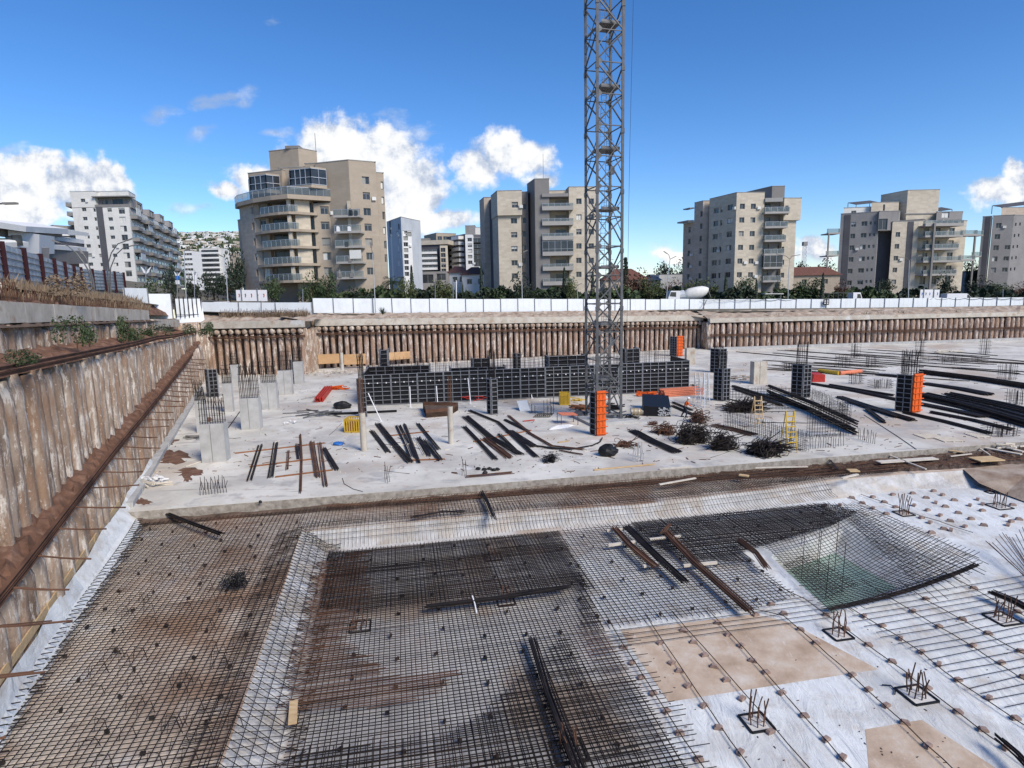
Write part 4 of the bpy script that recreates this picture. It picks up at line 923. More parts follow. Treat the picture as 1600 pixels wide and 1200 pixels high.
# ---- middle distance cluster
zm = lambda x, y: (600+x/8.889, 330+y/8.889)
b = Building('narrow white block, left face coloured as shaded, just right of the tan building', V(625, 455, 180)); gb = 8
f = PF(zm(60, 0)[0], 192, zm(258, 0)[0], 180)
hs_ = [f.hole(*zm(x, y), 1.6, 1.6) for x, y in ((205, 215), (185, 315), (195, 520), (205, 725), (215, 410), (220, 610))]+[f.hole(*zm(x, y), 1.8, 2.6) for x, y in ((82, 195), (85, 300))]
b.mass(f, Vector((.35, 1, 0)).normalized()*12, gb, f.z(*zm(150, 110)), 'stone_blue', hs_)  # left face of the white block: its shade is put into the wall colour
f = PF(zm(262, 0)[0], 180.5, zm(398, 0)[0], 182); b.mass(f, 10, gb, f.z(*zm(330, 275)), 'render_w', [f.hole(*zm(x, y), 1.4, 1.2) for x, y in colm((300, 378), (318, 872), 7)]+[f.hole(*zm(302, 292), 1., 1.), f.hole(*zm(358, 318), 2.6, 1.3)])
b = Building('dark framed block with white balcony bands behind the palm', V(670, 455, 210)); gb = 8.5
f = PF(zm(400, 0)[0], 214, zm(782, 0)[0], 212); b.mass(f, 16, gb, f.z(*zm(600, 470)), 'stone_dark', []); 
fl = PF(zm(398, 0)[0], 211.5, zm(445, 0)[0], 211.5); b.mass(fl, 3, gb+2, fl.z(*zm(420, 480)), 'stone_beige')
ys = (575, 650, 722, 795)
for y in ys:
    fbb = PF(zm(497, 0)[0], 211.4, zm(742, 0)[0], 211.2); b.balcony(fbb, 0, fbb.W, fbb.z(*zm(600, y+10)), out=1., solid=.5, inn=1, furn=False, edge='render_w')
fbb = PF(zm(497, 0)[0], 211.4, zm(742, 0)[0], 211.2)
for y in (505, 575, 650, 722, 795): z = fbb.z(*zm(600, y)); b.slabx(fbb, 1, fbb.W-1, z-2.2, z-.6, .0, 'pane', 'window_band', inn=.4)
b.slabx(f, 1, f.W+3, f.z(*zm(600, 468)), f.z(*zm(600, 408)), .5, 'stone_beige', 'roof_wall', inn=12)
fr2 = PF(zm(782, 0)[0], 209, zm(888, 0)[0], 209.5); b.mass(fr2, 14, gb, fr2.z(*zm(830, 478)), 'stone_beige', [fr2.hole(*zm(x, y), 1.6, 1.4) for x, y in colm((820, 538), (830, 825), 5)])
fl2 = PF(zm(510, 0)[0], 206, zm(880, 0)[0], 206.5); b.mass(fl2, 4, gb, fl2.z(*zm(690, 842)), 'stone_grey', [fl2.rect(*zm(530, 880), *zm(690, 1000)), fl2.hole(*zm(795, 912), 3, 2.2)])
fq = PF(zm(735, 0)[0], 232, zm(1010, 0)[0], 236); b.mass(fq, 12, gb, fq.z(*zm(870, 308)), 'stone_tan', [fq.hole(*zm(x, 378), 1.8, 1.5) for x in (775, 855)])
m = MB(); p = V(*zm(570, 400), 222); m.box(p-Vector((0, 0, .5)), (3.6, 3, 2)); m.build('roof_hut', 'stone_mid', b.root)
b = Building('dark block with wavy white balconies and a white stair tower', V(740, 455, 220)); gb = 8.5
f = PF(zm(886, 0)[0], 226, zm(1135, 0)[0], 216); b.mass(f, 14, gb, f.z(*zm(1060, 330)), 'stone_dark')
for j in range(7):
    y = 372+j*78; fbb = Face(f.p0, lerp(f.p0, f.p1, .52)); b.balcony(fbb, .3, fbb.W, fbb.z(*zm(930, y+70)), out=1.4, solid=.8, furn=False, edge='stone_white'); fbb = Face(lerp(f.p0, f.p1, .53), lerp(f.p0, f.p1, .93)); b.balcony(fbb, 0, fbb.W, fbb.z(*zm(1060, y+15)), out=2.2, solid=.8, furn=False, edge='stone_white')
fw = PF(zm(1135, 0)[0], 213, zm(1240, 0)[0], 213); b.mass(fw, 10, gb, fw.z(*zm(1180, 322)), 'render_w', [fw.hole(*zm(x, y), 1.5, 1.2) for x, y in colm((1190, 395), (1198, 710), 5)])
fg = PF(zm(1240, 0)[0], 216, zm(1365, 0)[0], 216); b.mass(fg, 10, gb, fg.z(*zm(1300, 372)), 'stone_blue', [fg.hole(*zm(1300, y), 4.5, 2.4) for y in (410, 480, 560, 640, 720)], shut=0)
fg = PF(zm(1365, 0)[0], 220, zm(1440, 0)[0], 220); b.mass(fg, 10, gb, fg.z(*zm(1400, 370)), 'stone_dark')
for j in range(6): b.balcony(fg, .3, fg.W, fg.z(*zm(1400, 430+j*75)), out=1.6, solid=.6, furn=False, edge='render_w')
fg = PF(zm(1140, 0)[0], 232, zm(1275, 0)[0], 232); b.mass(fg, 10, gb, fg.z(*zm(1230, 200)), 'stone_grey'); fg = PF(zm(1275, 0)[0], 234, zm(1420, 0)[0], 234); b.mass(fg, 10, gb, fg.z(*zm(1330, 225)), 'stone_white')
# ---- red roofed houses
def house(label, pxl, pxr, dep, ytop, yeave, mt='render_w', d=9, hip=.25, gbz=6):
    f = PF(pxl, dep, pxr, dep, 440); r = thing('house', f.at(f.W/2, gbz), label, 'house')
    ze = f.z((pxl+pxr)/2, yeave); zt = f.z((pxl+pxr)/2, ytop); m = MB()
    hs_ = pierced(m, f, gbz, ze, [(f.W*q, f.W*q+1.2, ze-2.2, ze-1) for q in (.2, .65)]); bk_ = -f.n*d
    for A, B in ((Face(f.p0+bk_, f.p0)), (Face(f.p1, f.p1+bk_))) if False else (): pass
    for F_ in (Face(f.p0+bk_, f.p0), Face(f.p1, f.p1+bk_), Face(f.p1+bk_, f.p0+bk_)): pierced(m, F_, gbz, ze, [])
    m.build('wall', mt, r); windows(r, f, hs_)
    o = .5; a, b_, c, e = f.at(-o, ze, o), f.at(f.W+o, ze, o), f.at(f.W+o, ze, -d-o), f.at(-o, ze, -d-o); t0, t1 = f.at(f.W*hip, zt, -d/2), f.at(f.W*(1-hip), zt, -d/2)
    m = MB(); m.quad(a, b_, t1, t0); m.quad(c, e, t0, t1); m.quad(b_, c, t1); m.quad(e, a, t0); m.quad(e, c, b_, a); m.build('roof', 'roofred' if mt != 'stone_grey' else 'stone_mid', r)
    return r
house('white house with a red hipped roof behind the cypress', 702, 728, 150, 415, 426)
house('white house with a broad red tiled roof beside the beige block', 722, 760, 146, 416, 429, hip=.35)
house('brown roofed house behind the base of the crane', 945, 1012, 150, 419, 437, 'stone_pink', hip=.3)
house('small grey roofed house between the crane and the beige block', 1014, 1032, 160, 428, 438, 'stone_grey')
b = Building('low white flat-roofed house beside the beige block', V(1050, 450, 165)); f = PF(1030, 168, 1072, 168, 430); b.mass(f, 8, 6, f.z(1050, 429), 'stone_white', [])
house('sandy house with red windows between the two right blocks', 1238, 1312, 158, 416, 430, 'stone_tan', hip=.1)
# ---- building 5
z5 = lambda x, y: (1280+x/5, 250+y/5)
b = Building('grey and beige block with round balconies and a rooftop box', V(1400, 465, 160)); gb = 5
bk = Vector((.72, 1, 0)).normalized()
f = PF(z5(150, 0)[0], 162, z5(445, 0)[0], 158.5); hl = []
for (a0, a1, c0, c1, w_, h_) in ((268, 503, 235, 960, 1.1, 1.2), (353, 497, 320, 955, 1.3, 1.15), (402, 493, 368, 950, .5, .8), (437, 492, 402, 948, .5, .8)): hl += [f.hole(*z5(x, y), w_, h_) for x, y in colm((a0, a1), (c0, c1), 6)]
b.mass(f, bk*12, gb, f.z(*z5(330, 412)), 'stone_grey', hl, shut=.2)
b.slabx(f, .9, 2.3, gb, f.z(*z5(180, 432)), .1, 'stone_dark', 'dark_band')
f2 = PF(z5(440, 0)[0], 160.5, z5(575, 0)[0], 160); b.mass(f2, 8, gb, f2.z(*z5(530, 560)), 'stone_dark')
f2 = PF(z5(445, 0)[0], 157.8, z5(600, 0)[0], 157.8); b.mass(f2, bk*8, f2.z(*z5(520, 550)), f2.z(*z5(520, 400)), 'stone_grey', [f2.rect(*z5(452, 460), *z5(530, 545))], shut=0)
f3 = PF(z5(555, 0)[0], 157.5, z5(760, 0)[0], 157); hl = [f3.hole(*z5(x, y), 1.1, 1.2) for x, y in colm((615, 582), (583, 953), 5)]
b.mass(f3, bk*10, gb, f3.z(*z5(650, 480)), 'stone_beige', hl); b.slabx(f3, f3.x(*z5(672, 760)), f3.x(*z5(718, 760)), gb, f3.z(*z5(700, 482)), .1, 'stone_dark', 'dark_band')
f4 = PF(z5(745, 0)[0], 158, z5(1130, 0)[0], 160); zz = [f4.z(*z5(930, y)) for y in (600, 697, 792, 893, 975)]
b.mass(f4, bk*12, gb, f4.z(*z5(900, 475)), 'stone_beige', [(u, u+1.6, z+.2, z+2.2) for z in zz for u in (2, 5.2, 9.3)], shut=.2)
f5 = PF(z5(795, 0)[0], 155.5, z5(1085, 0)[0], 156)
for i, z in enumerate(zz[:4]): b.balcony(f5, .3*(i % 2), f5.W-(.8 if i % 2 else 0), z-.1, out=1., solid=.2, inn=3.2); 
for k in (0, 2): b.balcony(Face(f5.p1, f5.p1+Vector((4., .5, 0))), 0, 4., zz[k]+.1, out=1., solid=.2, furn=False, inn=2)
m = MB(); p = f5.p1+Vector((4, .2, 0)); m.beam(p+Vector((0, 0, gb)), p+Vector((0, 0, zz[0])), .35, .35); m.build('pillar', 'stone_mid', b.root); m = MB(); p = f5.at(1.9, 0, 1.3); m.beam(p+Vector((0, 0, gb)), p+Vector((0, 0, zz[0]+3)), .45, .45); m.build('pillar', 'stone_mid', b.root)
zr = f4.z(*z5(900, 470)); b.balcony(f5, -.2, f5.W, f5.z(*z5(930, 510)), out=1., solid=.4, inn=4)
f6 = PF(z5(890, 0)[0], 158.2, z5(1092, 0)[0], 158.6); b.mass(f6, bk*6, zr, f6.z(*z5(1000, 405)), 'stone_grey', [(1.4, 3.4, zr+.5, zr+2)])
f7 = PF(z5(655, 0)[0], 160, z5(900, 0)[0], 160); b.mass(f7, Vector((-.25, 1, 0))*8, zr-.5, f7.z(*z5(780, 235)), 'stone_beige'); zq = f7.z(*z5(780, 415)); b.slabx(f7, -.5, f7.W+.5, zq-.25, zq, .2, 'stone_grey', 'floor_band')
f8 = PF(z5(382, 0)[0], 161, z5(592, 0)[0], 161); b.mass(f8, bk*7, f.z(*z5(330, 412)), f8.z(*z5(480, 332)), 'stone_beige', [f8.hole(*z5(506, 378), .5, 2)])
f9 = PF(z5(172, 0)[0], 163, z5(380, 0)[0], 162); b.mass(f9, bk*7, f.z(*z5(330, 412)), f9.z(*z5(280, 372)), 'stone_white', [f9.hole(*z5(270, 405), 1.2, .6)])
def solar(b, f, x0, y0, x1, y1):
    m = MB(); A, B = V(*z5(x0, y0), f.p0.y+2), V(*z5(x1, y1), f.p0.y+2); o = Vector((0, 4, 1.0)); A = A-Vector((0, 0, .5)); B = B-Vector((0, 0, .5))
    m.hexa([A, B, B+o, A+o], [p+Vector((0, 0, .15)) for p in (A, B, B+o, A+o)])
    for p in (A, B, A+o, B+o): m.bar(p, p-Vector((0, 0, 2.2)), .08)
    m.build('solar_frame', 'stone_dark', b.root)
solar(b, f9, 290, 335, 465, 318); solar(b, f6, 945, 385, 1040, 372); solar(b, f3, 610, 465, 830, 450)
fs = Face(f.p0+Vector((-3.2, .5, 0)), f.p0+Vector((-.1, .5, 0)))
for y in (572, 745): b.balcony(fs, 0, 3.1, fs.z(*z5(120, y)), out=1, solid=.1, inn=3, furn=False)
m = MB(); p = fs.p0+Vector((.2, -.8, 0)); m.beam(p+Vector((0, 0, gb)), p+Vector((0, 0, fs.z(*z5(120, 572)))), .3, .3); m.build('pillar', 'stone_mid', b.root)
# ---- building 6 at the right edge
b = Building('grey curved block cut by the right edge of the picture', V(1580, 465, 170)); gb = 4
f = PF(z5(1250, 0)[0], 168, z5(1320, 0)[0], 167); b.mass(f, Vector((.8, 1, 0)).normalized()*10, gb, f.z(*z5(1300, 442)), 'stone_grey'); b.slabx(f, .7, f.W-.2, gb, f.z(*z5(1300, 446)), .1, 'stone_dark', 'dark_band')
pts6 = [(1320, 167), (1480, 165.5), (1600, 166.5), (1760, 170), (1950, 178)]
cols6 = [(1403, 512, 1361, 860, 1.2, 1.3), (1492, 507, 1450, 857, 1.2, 1.1), (1536, 503, 1496, 853, .45, .8), (1569, 500, 1527, 850, .45, .8), (1660, 505, 1620, 855, 1.2, 1.2), (1750, 505, 1710, 855, 1.2, 1.2)]
for (xa, da), (xb, db) in zip(pts6[:-1], pts6[1:]):
    f = PF(z5(xa, 0)[0], da, z5(xb, 0)[0], db, 420); hl = []
    for (a0, a1, c0, c1, w_, h_) in cols6:
        for x, y in colm((a0, a1), (c0, c1), 5):
            h = f.hole(*z5(x, y), w_, h_)
            if h[0] > .1 and h[1] < f.W-.1: hl.append(h)
    b.mass(f, Vector((.92, 1, 0)).normalized()*10, gb, f.z(*z5(1500, 430)), 'stone_grey', hl, shut=.2)
f = PF(z5(1390, 0)[0], 170, z5(1900, 0)[0], 172); b.mass(f, Vector((.8, 1, 0))*7, 20, f.z(*z5(1500, 372)), 'stone_pink'); solar(b, f, 1440, 358, 1700, 325)
fs = PF(z5(1185, 0)[0], 168.5, z5(1250, 0)[0], 168.2)
for y in (588, 752): b.balcony(fs, 0, fs.W, fs.z(*z5(1215, y)), out=1, solid=.1, inn=2, furn=False)
b = Building('low grey car-port wall between the two right-hand blocks', V(1515, 465, 180)); f = PF(1508, 182, 1530, 182, 440); b.mass(f, 8, 4, f.z(1515, 424), 'stone_grey', [f.rect(1510, 430, 1524, 441)])
# ---- far towers in front of the hill
def tower(label, pl_, pr, dep, yt_, mt, rows_=8, cols_=4, bands=False):
    f = PF(pl_, dep, pr, dep, 400); r = Building(label, f.at(f.W/2, 10)); zt_ = f.z((pl_+pr)/2, yt_)
    st_ = 3.2; hl = []
    n = int((zt_-12)/st_)
    if not bands:
        for i in range(n):
            for k in range(cols_): u = f.W*(k+.5)/cols_; z = zt_-2-i*st_; hl.append((u-1, u+1, z-.8, z+.6))
    r.mass(f, 12, 10, zt_, mt, hl, shut=0)
    if bands:
        for i in range(n): z = zt_-1-i*st_; r.slabx(f, f.W*.12, f.W*.88, z-1.6, z, .6, 'pane', 'window_band'); r.slabx(f, f.W*.1, f.W*.9, z-2.7, z-1.62, 1.6, 'render_w', 'balcony')
tower('white tower with balcony bands in front of the hillside town', 312, 346, 420, 388, 'stone_white', bands=True)
tower('plain white tower half hidden by the long balconied block', 287, 300, 400, 392, 'render_w', cols_=3)
tower('pale sandy tower beside the banded one below the hill', 347, 364, 460, 395, 'stone_tan', cols_=3)
tower('low white apartment slab below the hill', 300, 313, 440, 402, 'render_w', cols_=2)
# ---- hill with houses
hill = MB(); nu, nv = 46, 14; HP = []
for i in range(nu+1):
    px = -100+i*620/nu
    for j in range(nv+1):
        t = j/nv; dep = lerp(600, 1250, t); top = 365+random.uniform(-3, 3)*.6 if px < 440 else lerp(368, 455, min(1, (px-440)/60))
        if px < 180: top = 372
        p = V(px, lerp(450, top, math.sin(t*math.pi/2)), dep); HP.append(p)
hill.v = HP
for i in range(nu):
    for j in range(nv): q = i*(nv+1)+j; hill.f.append((q, q+nv+1, q+nv+2, q+1))
tag(hill.build('hill', 'leafy'), kind='structure')
tn = MB(); tg = MB(); hp = []
for i in range(190):
    px, t = random.uniform(278, 382), random.uniform(.12, .98)
    dep = lerp(600, 1250, t); p = V(px, lerp(450, 366, math.sin(t*math.pi/2)), dep); hp.append((t, px, p))
for i, (t, px, p) in enumerate(sorted(hp, key=lambda a: -a[0])[:175]):
    w_ = random.uniform(6, 13); h_ = random.uniform(4, 7); m = MB(); m.box(p+Vector((0, 0, h_/2-1)), (w_, 10, h_), random.uniform(-.4, .4))
    o = m.build('hillside_house', random.choice(['render_w', 'stone_white', 'stone_tan', 'stone_beige', 'render_w']))
    tag(o, 'small pale house among trees on the distant hillside', 'house', 'houses on the distant hillside')
    wn = MB(); q = p+Vector((0, 0, h_/2-1))
    for k in range(int(w_/3)): wn.box(q+Vector((-w_/2+1.8+k*3, -5.6, random.choice([-1, 1])*.9)), (1.3, .3, 1.3))
    wn.build('windows', 'pane', o)
# far mast between the right blocks
r = thing('lattice_mast', V(1255, 430, 400), 'thin grey lattice mast standing far away between the right blocks', 'mast'); m = MB(); p = V(1255, 430, 400); zt_ = V(1255, 381, 400).z
for sx, sy in ((-1, -1), (1, -1), (1, 1), (-1, 1)): m.bar((p.x+sx*1.2, p.y+sy*1.2, 6), (p.x+sx*.7, p.y+sy*.7, zt_), .16)
k = 6
while k < zt_-2:
    m.bar((p.x-1.1, p.y-1.1, k), (p.x+1.1, p.y-1.1, k+2.4), .1); m.bar((p.x+1.1, p.y-1.1, k), (p.x-1.1, p.y-1.1, k+2.4), .1); k += 2.6
m.build('lattice', 'galv', r); m = MB(); m.box((p.x, p.y, zt_), (2.6, 2.6, 2.5)); m.build('antenna_head', 'stone_grey', r)
# ================================================================== hoardings, vegetation, street furniture, vehicles
def hoarding(label, pts, hs_, post_sp, mat='hoard', postmat='formrib', rib=False, post_w=.09, post_up=.06, front=1):
    root = thing('hoarding', lerp(pts[0], pts[-1], .5), label, 'fence')
    tot = [0]
    for a, c in zip(pts[:-1], pts[1:]): tot.append(tot[-1]+(c-a).length)
    def P(s):
        for i in range(len(pts)-1):
            if s <= tot[i+1] or i == len(pts)-2: t = (s-tot[i])/(tot[i+1]-tot[i]); return lerp(pts[i], pts[i+1], t), lerp(hs_[i], hs_[i+1], t)
    n = max(1, round(tot[-1]/post_sp))
    for i in range(n+1):
        p, h = P(tot[-1]*i/n); q, h2 = P(min(tot[-1], tot[-1]*i/n+.1)); d = (q-p); d.z = 0
        if d.length < 1e-6: d = pts[-1]-pts[-2]
        d.normalize(); nr = Vector((d.y, -d.x, 0))*front
        m = MB(); lean = jit((0, 0, 0), .03); m.beam(p+nr*.08-Vector((0, 0, .5)), p+nr*.08+lean+Vector((0, 0, h+post_up)), post_w, post_w); m.build('post', postmat, root)
        if i < n:
            e, he = P(tot[-1]*(i+1)/n); dz = random.uniform(-.05, .05); m = MB(); k = 8 if rib else 6
            for j in range(k):
                for s_ in (0,):
                    a, c = lerp(p, e, j/k), lerp(p, e, (j+1)/k); off = (.02 if j % 2 else 0)*nr.length
                    ha, hc = lerp(h, he, j/k)+dz, lerp(h, he, (j+1)/k)+dz
                    m.hexa([a-nr*(.03), c-nr*(.03), c-nr*off*.5, a-nr*off*.5], [v+Vector((0, 0, hh)) for v, hh in ((a-nr*.03, ha), (c-nr*.03, hc), (c-nr*off*.5, hc), (a-nr*off*.5, ha))])
            o = m.build('panel', mat, root)
            if rib:
                r = MB()
                for t in (.15, .33, .5, .68, .85): r.beam(p+nr*.03+Vector((0, 0, h*t)), e+nr*.03+Vector((0, 0, he*t)), .04, .05)
                r.build('rail', 'stone_mid', o)
    return root
def fx(px, ytop, ybot, dep): p = V(px, ybot, dep); return p, V(px, ytop, dep).z-p.z
fp_ = [fx(490, 466, 489, 96), fx(760, 467, 489.5, 104), fx(1095, 467.5, 489, 115.5), fx(1300, 467, 487.5, 118), fx(1600, 464.5, 485.5, 123), fx(1800, 462.5, 483, 127)]
hoarding('long white sheet-metal hoarding with dark posts across the far side of the pit', [p for p, h in fp_], [h for p, h in fp_], 3.03)
fp_ = [fx(318, 472, 499, 92.5), fx(405, 473, 496, 92.5), fx(489, 473, 496, 92.5)]
hoarding('lower white hoarding between the gate and the long hoarding', [p for p, h in fp_], [h for p, h in fp_], 5.6)
fp_ = [fx(234, 459, 503, 78), fx(271, 459, 503, 80)]
hoarding('plain white hoarding end panel beside the black barred gate', [p for p, h in fp_], [h for p, h in fp_], 6)
fp_ = [fx(196, 449, 484, 72), fx(233, 450, 486, 77)]
hoarding('white hoarding panel with faded graffiti behind the dry bank', [p for p, h in fp_], [h for p, h in fp_], 6)
a, c = V(276, 492, 84), V(316, 491, 87); g_ = thing('barred_gate', lerp(a, c, .5), 'black barred gate with white sheet behind at the far left corner', 'gate')
m = MB()
for i in range(7): p = lerp(a, c, i/6); m.beam(p-Vector((0, .1, .4)), p+Vector((0, -.1, 2.5)), .09, .09)
m.beam(a-Vector((0, .1, 0)), c-Vector((0, .1, 0)), .06, .06); m.build('bars', 'black', g_)
m = MB(); m.quad(a+Vector((-.3, 0, -1.2)), c+Vector((.3, 0, -1.2)), c+Vector((0, 0, 2.2)), a+Vector((0, 0, 2.2))); m.build('sheet_panel', 'hoard', g_)
# blue corrugated fence on the left rise
bl = [(Vector((-18.5, 15, 12.0)), 2.5), (Vector((-31, 38, 12.0)), 2.5), (Vector((-51, 74, 12.2)), 2.5), (Vector((-60, 96, 12.5)), 2.5)]
hoarding('bluish white corrugated fence with dark red posts on the left rise', [p for p, h in bl], [h for p, h in bl], 6.6, 'blueh', 'redpost', rib=True, post_w=.26, post_up=.12)
# thin rebar fence along the left bank and the dry bank in the far corner
def barfence(label, a, c, n, h, r=.025):
    m = MB()
    for i in range(n):
        p = lerp(a, c, i/(n-1)); hh = h*random.uniform(.75, 1.05); m.tube([p-Vector((0, 0, .2)), p+Vector((random.uniform(-.05, .05), 0, hh*.5)), p+Vector((random.uniform(-.1, .1), 0, hh))], r, 4)
    for t in (.3, .75): m.tube([lerp(a, c, q/6)+Vector((0, 0, h*t+random.uniform(-.04, .04))) for q in range(7)], r*.8, 4)
    return tag(m.build('rebar_fence', 'rust'), label, 'fence')
barfence('fence of thin rusty rebar on the bank beside the blue fence', LW(22, 3.9, zc(22)+1.0), LW(33, 3.9, zc(33)+.85), 46, 1.25)
barfence('fence of thin rusty rebar behind the left capping beam', LW(33.2, 4.0, zc(33.2)+.85), LW(60, 4.0, zc(60)+.8), 80, .95, .02)
barfence('line of thin rebar stakes before the lower white hoarding', Vector((-42, 88.6, 8.0)), Vector((-29.5, 88.6, 7.9)), 60, 1.3, .022)
for i, (a, c) in enumerate((((0, 395 + 100), (0, 0)),)): pass
m = MB(); p = LW(26.5, 3.4, zc(26.5)+1.05); m.beam(p, p+Vector((-2.2, .3, 1.7)), .16, .05); tag(m.build('loose_plank', 'palewood'), 'loose pale plank leaning on the left rebar fence', 'plank')
m = MB(); p = LW(31, 3.3, zc(31)+.98); m.beam(p+Vector((.3, -1.8, .0)), p+Vector((-1.2, .6, .95)), .16, .05); tag(m.build('loose_plank', 'palewood'), 'second pale plank lying down the bank onto the capping beam', 'plank')
# ---- vegetation
def blob_leaves(m, c, rx, ry, rz, n, sz, rnd, lo=-.9):
    for _ in range(n):
        while True:
            v = Vector((rnd.uniform(-1, 1), rnd.uniform(-1, 1), rnd.uniform(lo, 1)))
            if .35 < v.length < 1: break
        p = Vector((c[0]+v.x*rx, c[1]+v.y*ry, c[2]+v.z*rz)); a = Vector((rnd.uniform(-1, 1), rnd.uniform(-1, 1), rnd.uniform(-1, 1))).normalized(); b_ = a.orthogonal().normalized(); c_ = a.cross(b_)
        s_ = sz*rnd.uniform(.6, 1.3); m.quad(p-b_*s_-c_*s_*.5, p+b_*s_-c_*s_*.5, p+b_*s_*.6+c_*s_*.6, p-b_*s_*.6+c_*s_*.6)
def make_tree(seed, mat, kind='round'):
    """one metre tall unit tree at the origin, returned as thing"""
    rnd = random.Random(seed); r = thing('tree', (0, 0, 0), 'tree', 'tree'); t = MB(); m = MB()
    if kind == 'round':
        t.tube([(0, 0, -.1), (.01, 0, .2), (-.01, .01, .5)], .035, 6, .02)
        for k in range(9):
            an, q = rnd.uniform(0, 6.28), rnd.uniform(.1, .42); c = (math.cos(an)*q, math.sin(an)*q, rnd.uniform(.3, .82)-q*.25)
            t.tube([(0, 0, .3), (c[0]*.6, c[1]*.6, c[2])], .014, 4, .005); blob_leaves(m, c, rnd.uniform(.13, .22), rnd.uniform(.13, .22), rnd.uniform(.10, .17), 120, .024, rnd)
        blob_leaves(m, (0, 0, .5), .38, .38, .42, 260, .028, rnd)
    elif kind == 'cypress':
        t.tube([(0, 0, -.05), (0, 0, .3)], .02, 5, .01)
        for k in range(520):
            z = rnd.uniform(.02, 1); w_ = .5*(1-z)**.55*min(1, z*6+.3)*rnd.uniform(.7, 1.06); an = rnd.uniform(0, 6.28); p = Vector((math.cos(an)*w_, math.sin(an)*w_, z)); s_ = rnd.uniform(.02, .045)
            d = Vector((math.cos(an+1.57), math.sin(an+1.57), 0)); m.quad(p-d*s_*4, p+d*s_*4, p+Vector((-p.x*.3, -p.y*.3, s_*1.6)))
    elif kind == 'conifer':
        t.tube([(0, 0, -.05), (0, 0, .9)], .02, 5, .004)
        for k in range(12):
            z = .1+k*.072; w_ = .36*(1-z)+.02
            for j in range(12):
                an = j*.52+k+rnd.uniform(-.2, .2); e = Vector((math.cos(an)*w_, math.sin(an)*w_, z-.03)); t.bar((0, 0, z), e, .004, 3)
                blob_leaves(m, e*.8+Vector((0, 0, z*.2)), .06, .06, .03, 8, .022, rnd); blob_leaves(m, Vector((e.x*.45, e.y*.45, z)), .06, .06, .03, 6, .022, rnd)
    elif kind == 'palm':
        t.tube([(0, 0, -.1), (.01, 0, .3), (0, 0, .62)], .045, 7, .035)
        for k in range(26):
            an = k*2.4; el = rnd.uniform(-.2, 1.0); L = rnd.uniform(.36, .46); prev = Vector((0, 0, .62)); d = Vector((math.cos(an)*math.cos(el), math.sin(an)*math.cos(el), math.sin(el)))
            for q in range(7):
                d = (d+Vector((0, 0, -.2))).normalized(); nx = prev+d*L/6; s_ = Vector((-d.y, d.x, 0)).normalized()
                for sg in (-1, 1):
                    for u in (0, .5): o_ = lerp(prev, nx, u); m.quad(o_, o_+d*.02, o_+s_*sg*.075*(1-q*.09)+d*.04-Vector((0, 0, .04)))
                prev = nx
    elif kind == 'bush':
        for k in range(10):
            c = (rnd.uniform(-.42, .42), rnd.uniform(-.3, .3), rnd.uniform(.15, .7)); blob_leaves(m, c, .22, .2, .24, 75, .036, rnd)
        t.tube([(0, 0, -.1), (0, 0, .3)], .02, 5)
    elif kind == 'spiky':
        for k in range(60):
            an = rnd.uniform(0, 6.28); el = rnd.uniform(.25, 1.4); d = Vector((math.cos(an)*math.cos(el), math.sin(an)*math.cos(el), math.sin(el))); L = rnd.uniform(.5, 1); s_ = Vector((-d.y, d.x, 0)).normalized()*.03
            m.quad(d*.05-s_, d*.05+s_, d*L*.6+s_*.8, d*L, d*L*.6-s_*.8)
        t.tube([(0, 0, -.1), (0, 0, .1)], .03, 5)
    o = m.build('crown', mat, r); tr = t.build('trunk', 'bark', r)
    return r
proto = {}
def plant(key, mat, kind, px, ytop, wpx, dep, label, ybot=470, group=None, cat='tree', name=None, zb=None):
    k = (key, mat, kind)
    p = V(px, ybot, dep); zt_ = V(px, ytop, dep).z; zb = HT(p.x, p.y)-.1 if zb is None else zb; h = zt_-zb; w_ = wpx/FPX*dep
    base = {'round': .95, 'cypress': 1.0, 'conifer': .75, 'palm': .85, 'bush': 1.15, 'spiky': 1.3}[kind]
    if k not in proto:
        o = proto[k] = make_tree(hash_(key), mat, kind); first = True
    else: o = dup(proto[k]); first = False
    o.location = (p.x, p.y, zb); o.scale = (w_/base, w_/base, h*({'round': 1.27, 'bush': 1.12}.get(kind, 1))); o.rotation_euler = (0, 0, random.uniform(0, 6.28))
    o['label'] = label; o['category'] = cat
    o.name = name or {'cypress': 'cypress_tree', 'conifer': 'conifer_tree', 'palm': 'palm_tree', 'bush': 'bush', 'spiky': 'bush'}.get(kind, 'tree')
    if group: o['group'] = group
    return o
def hash_(k): return sum(ord(ch)*(i+1) for i, ch in enumerate(k))
cn = 0
cyp = [(645, 417, 8, 118, 'tall thin cypress between the palm and the dark framed block'), (753, 416, 7, 118, 'thin cypress against the left edge of the beige block'), (882, 420, 8, 120, 'thin cypress in front of the lowest balconies of the beige block'), (926, 425, 7, 121, 'thin cypress half hidden by the crane mast'),
       (1088, 437, 6, 124, 'thin dark cypress in front of the drum of the mixer truck'), (1133, 431, 7, 124, 'thin cypress by the near corner of the beige block right of the crane'), (1181, 438, 6, 125, 'small cypress below the balcony stack right of the crane'), (1284, 428, 7, 126, 'thin cypress before the sandy house on the right'), (1372, 436, 5, 128, 'short dark cypress beside the white cab on the right')]
for x, y, w_, d_, lab in cyp: plant('c', 'leafd', 'cypress', x, y, w_*1.35, d_, lab, group='cypresses along the street')
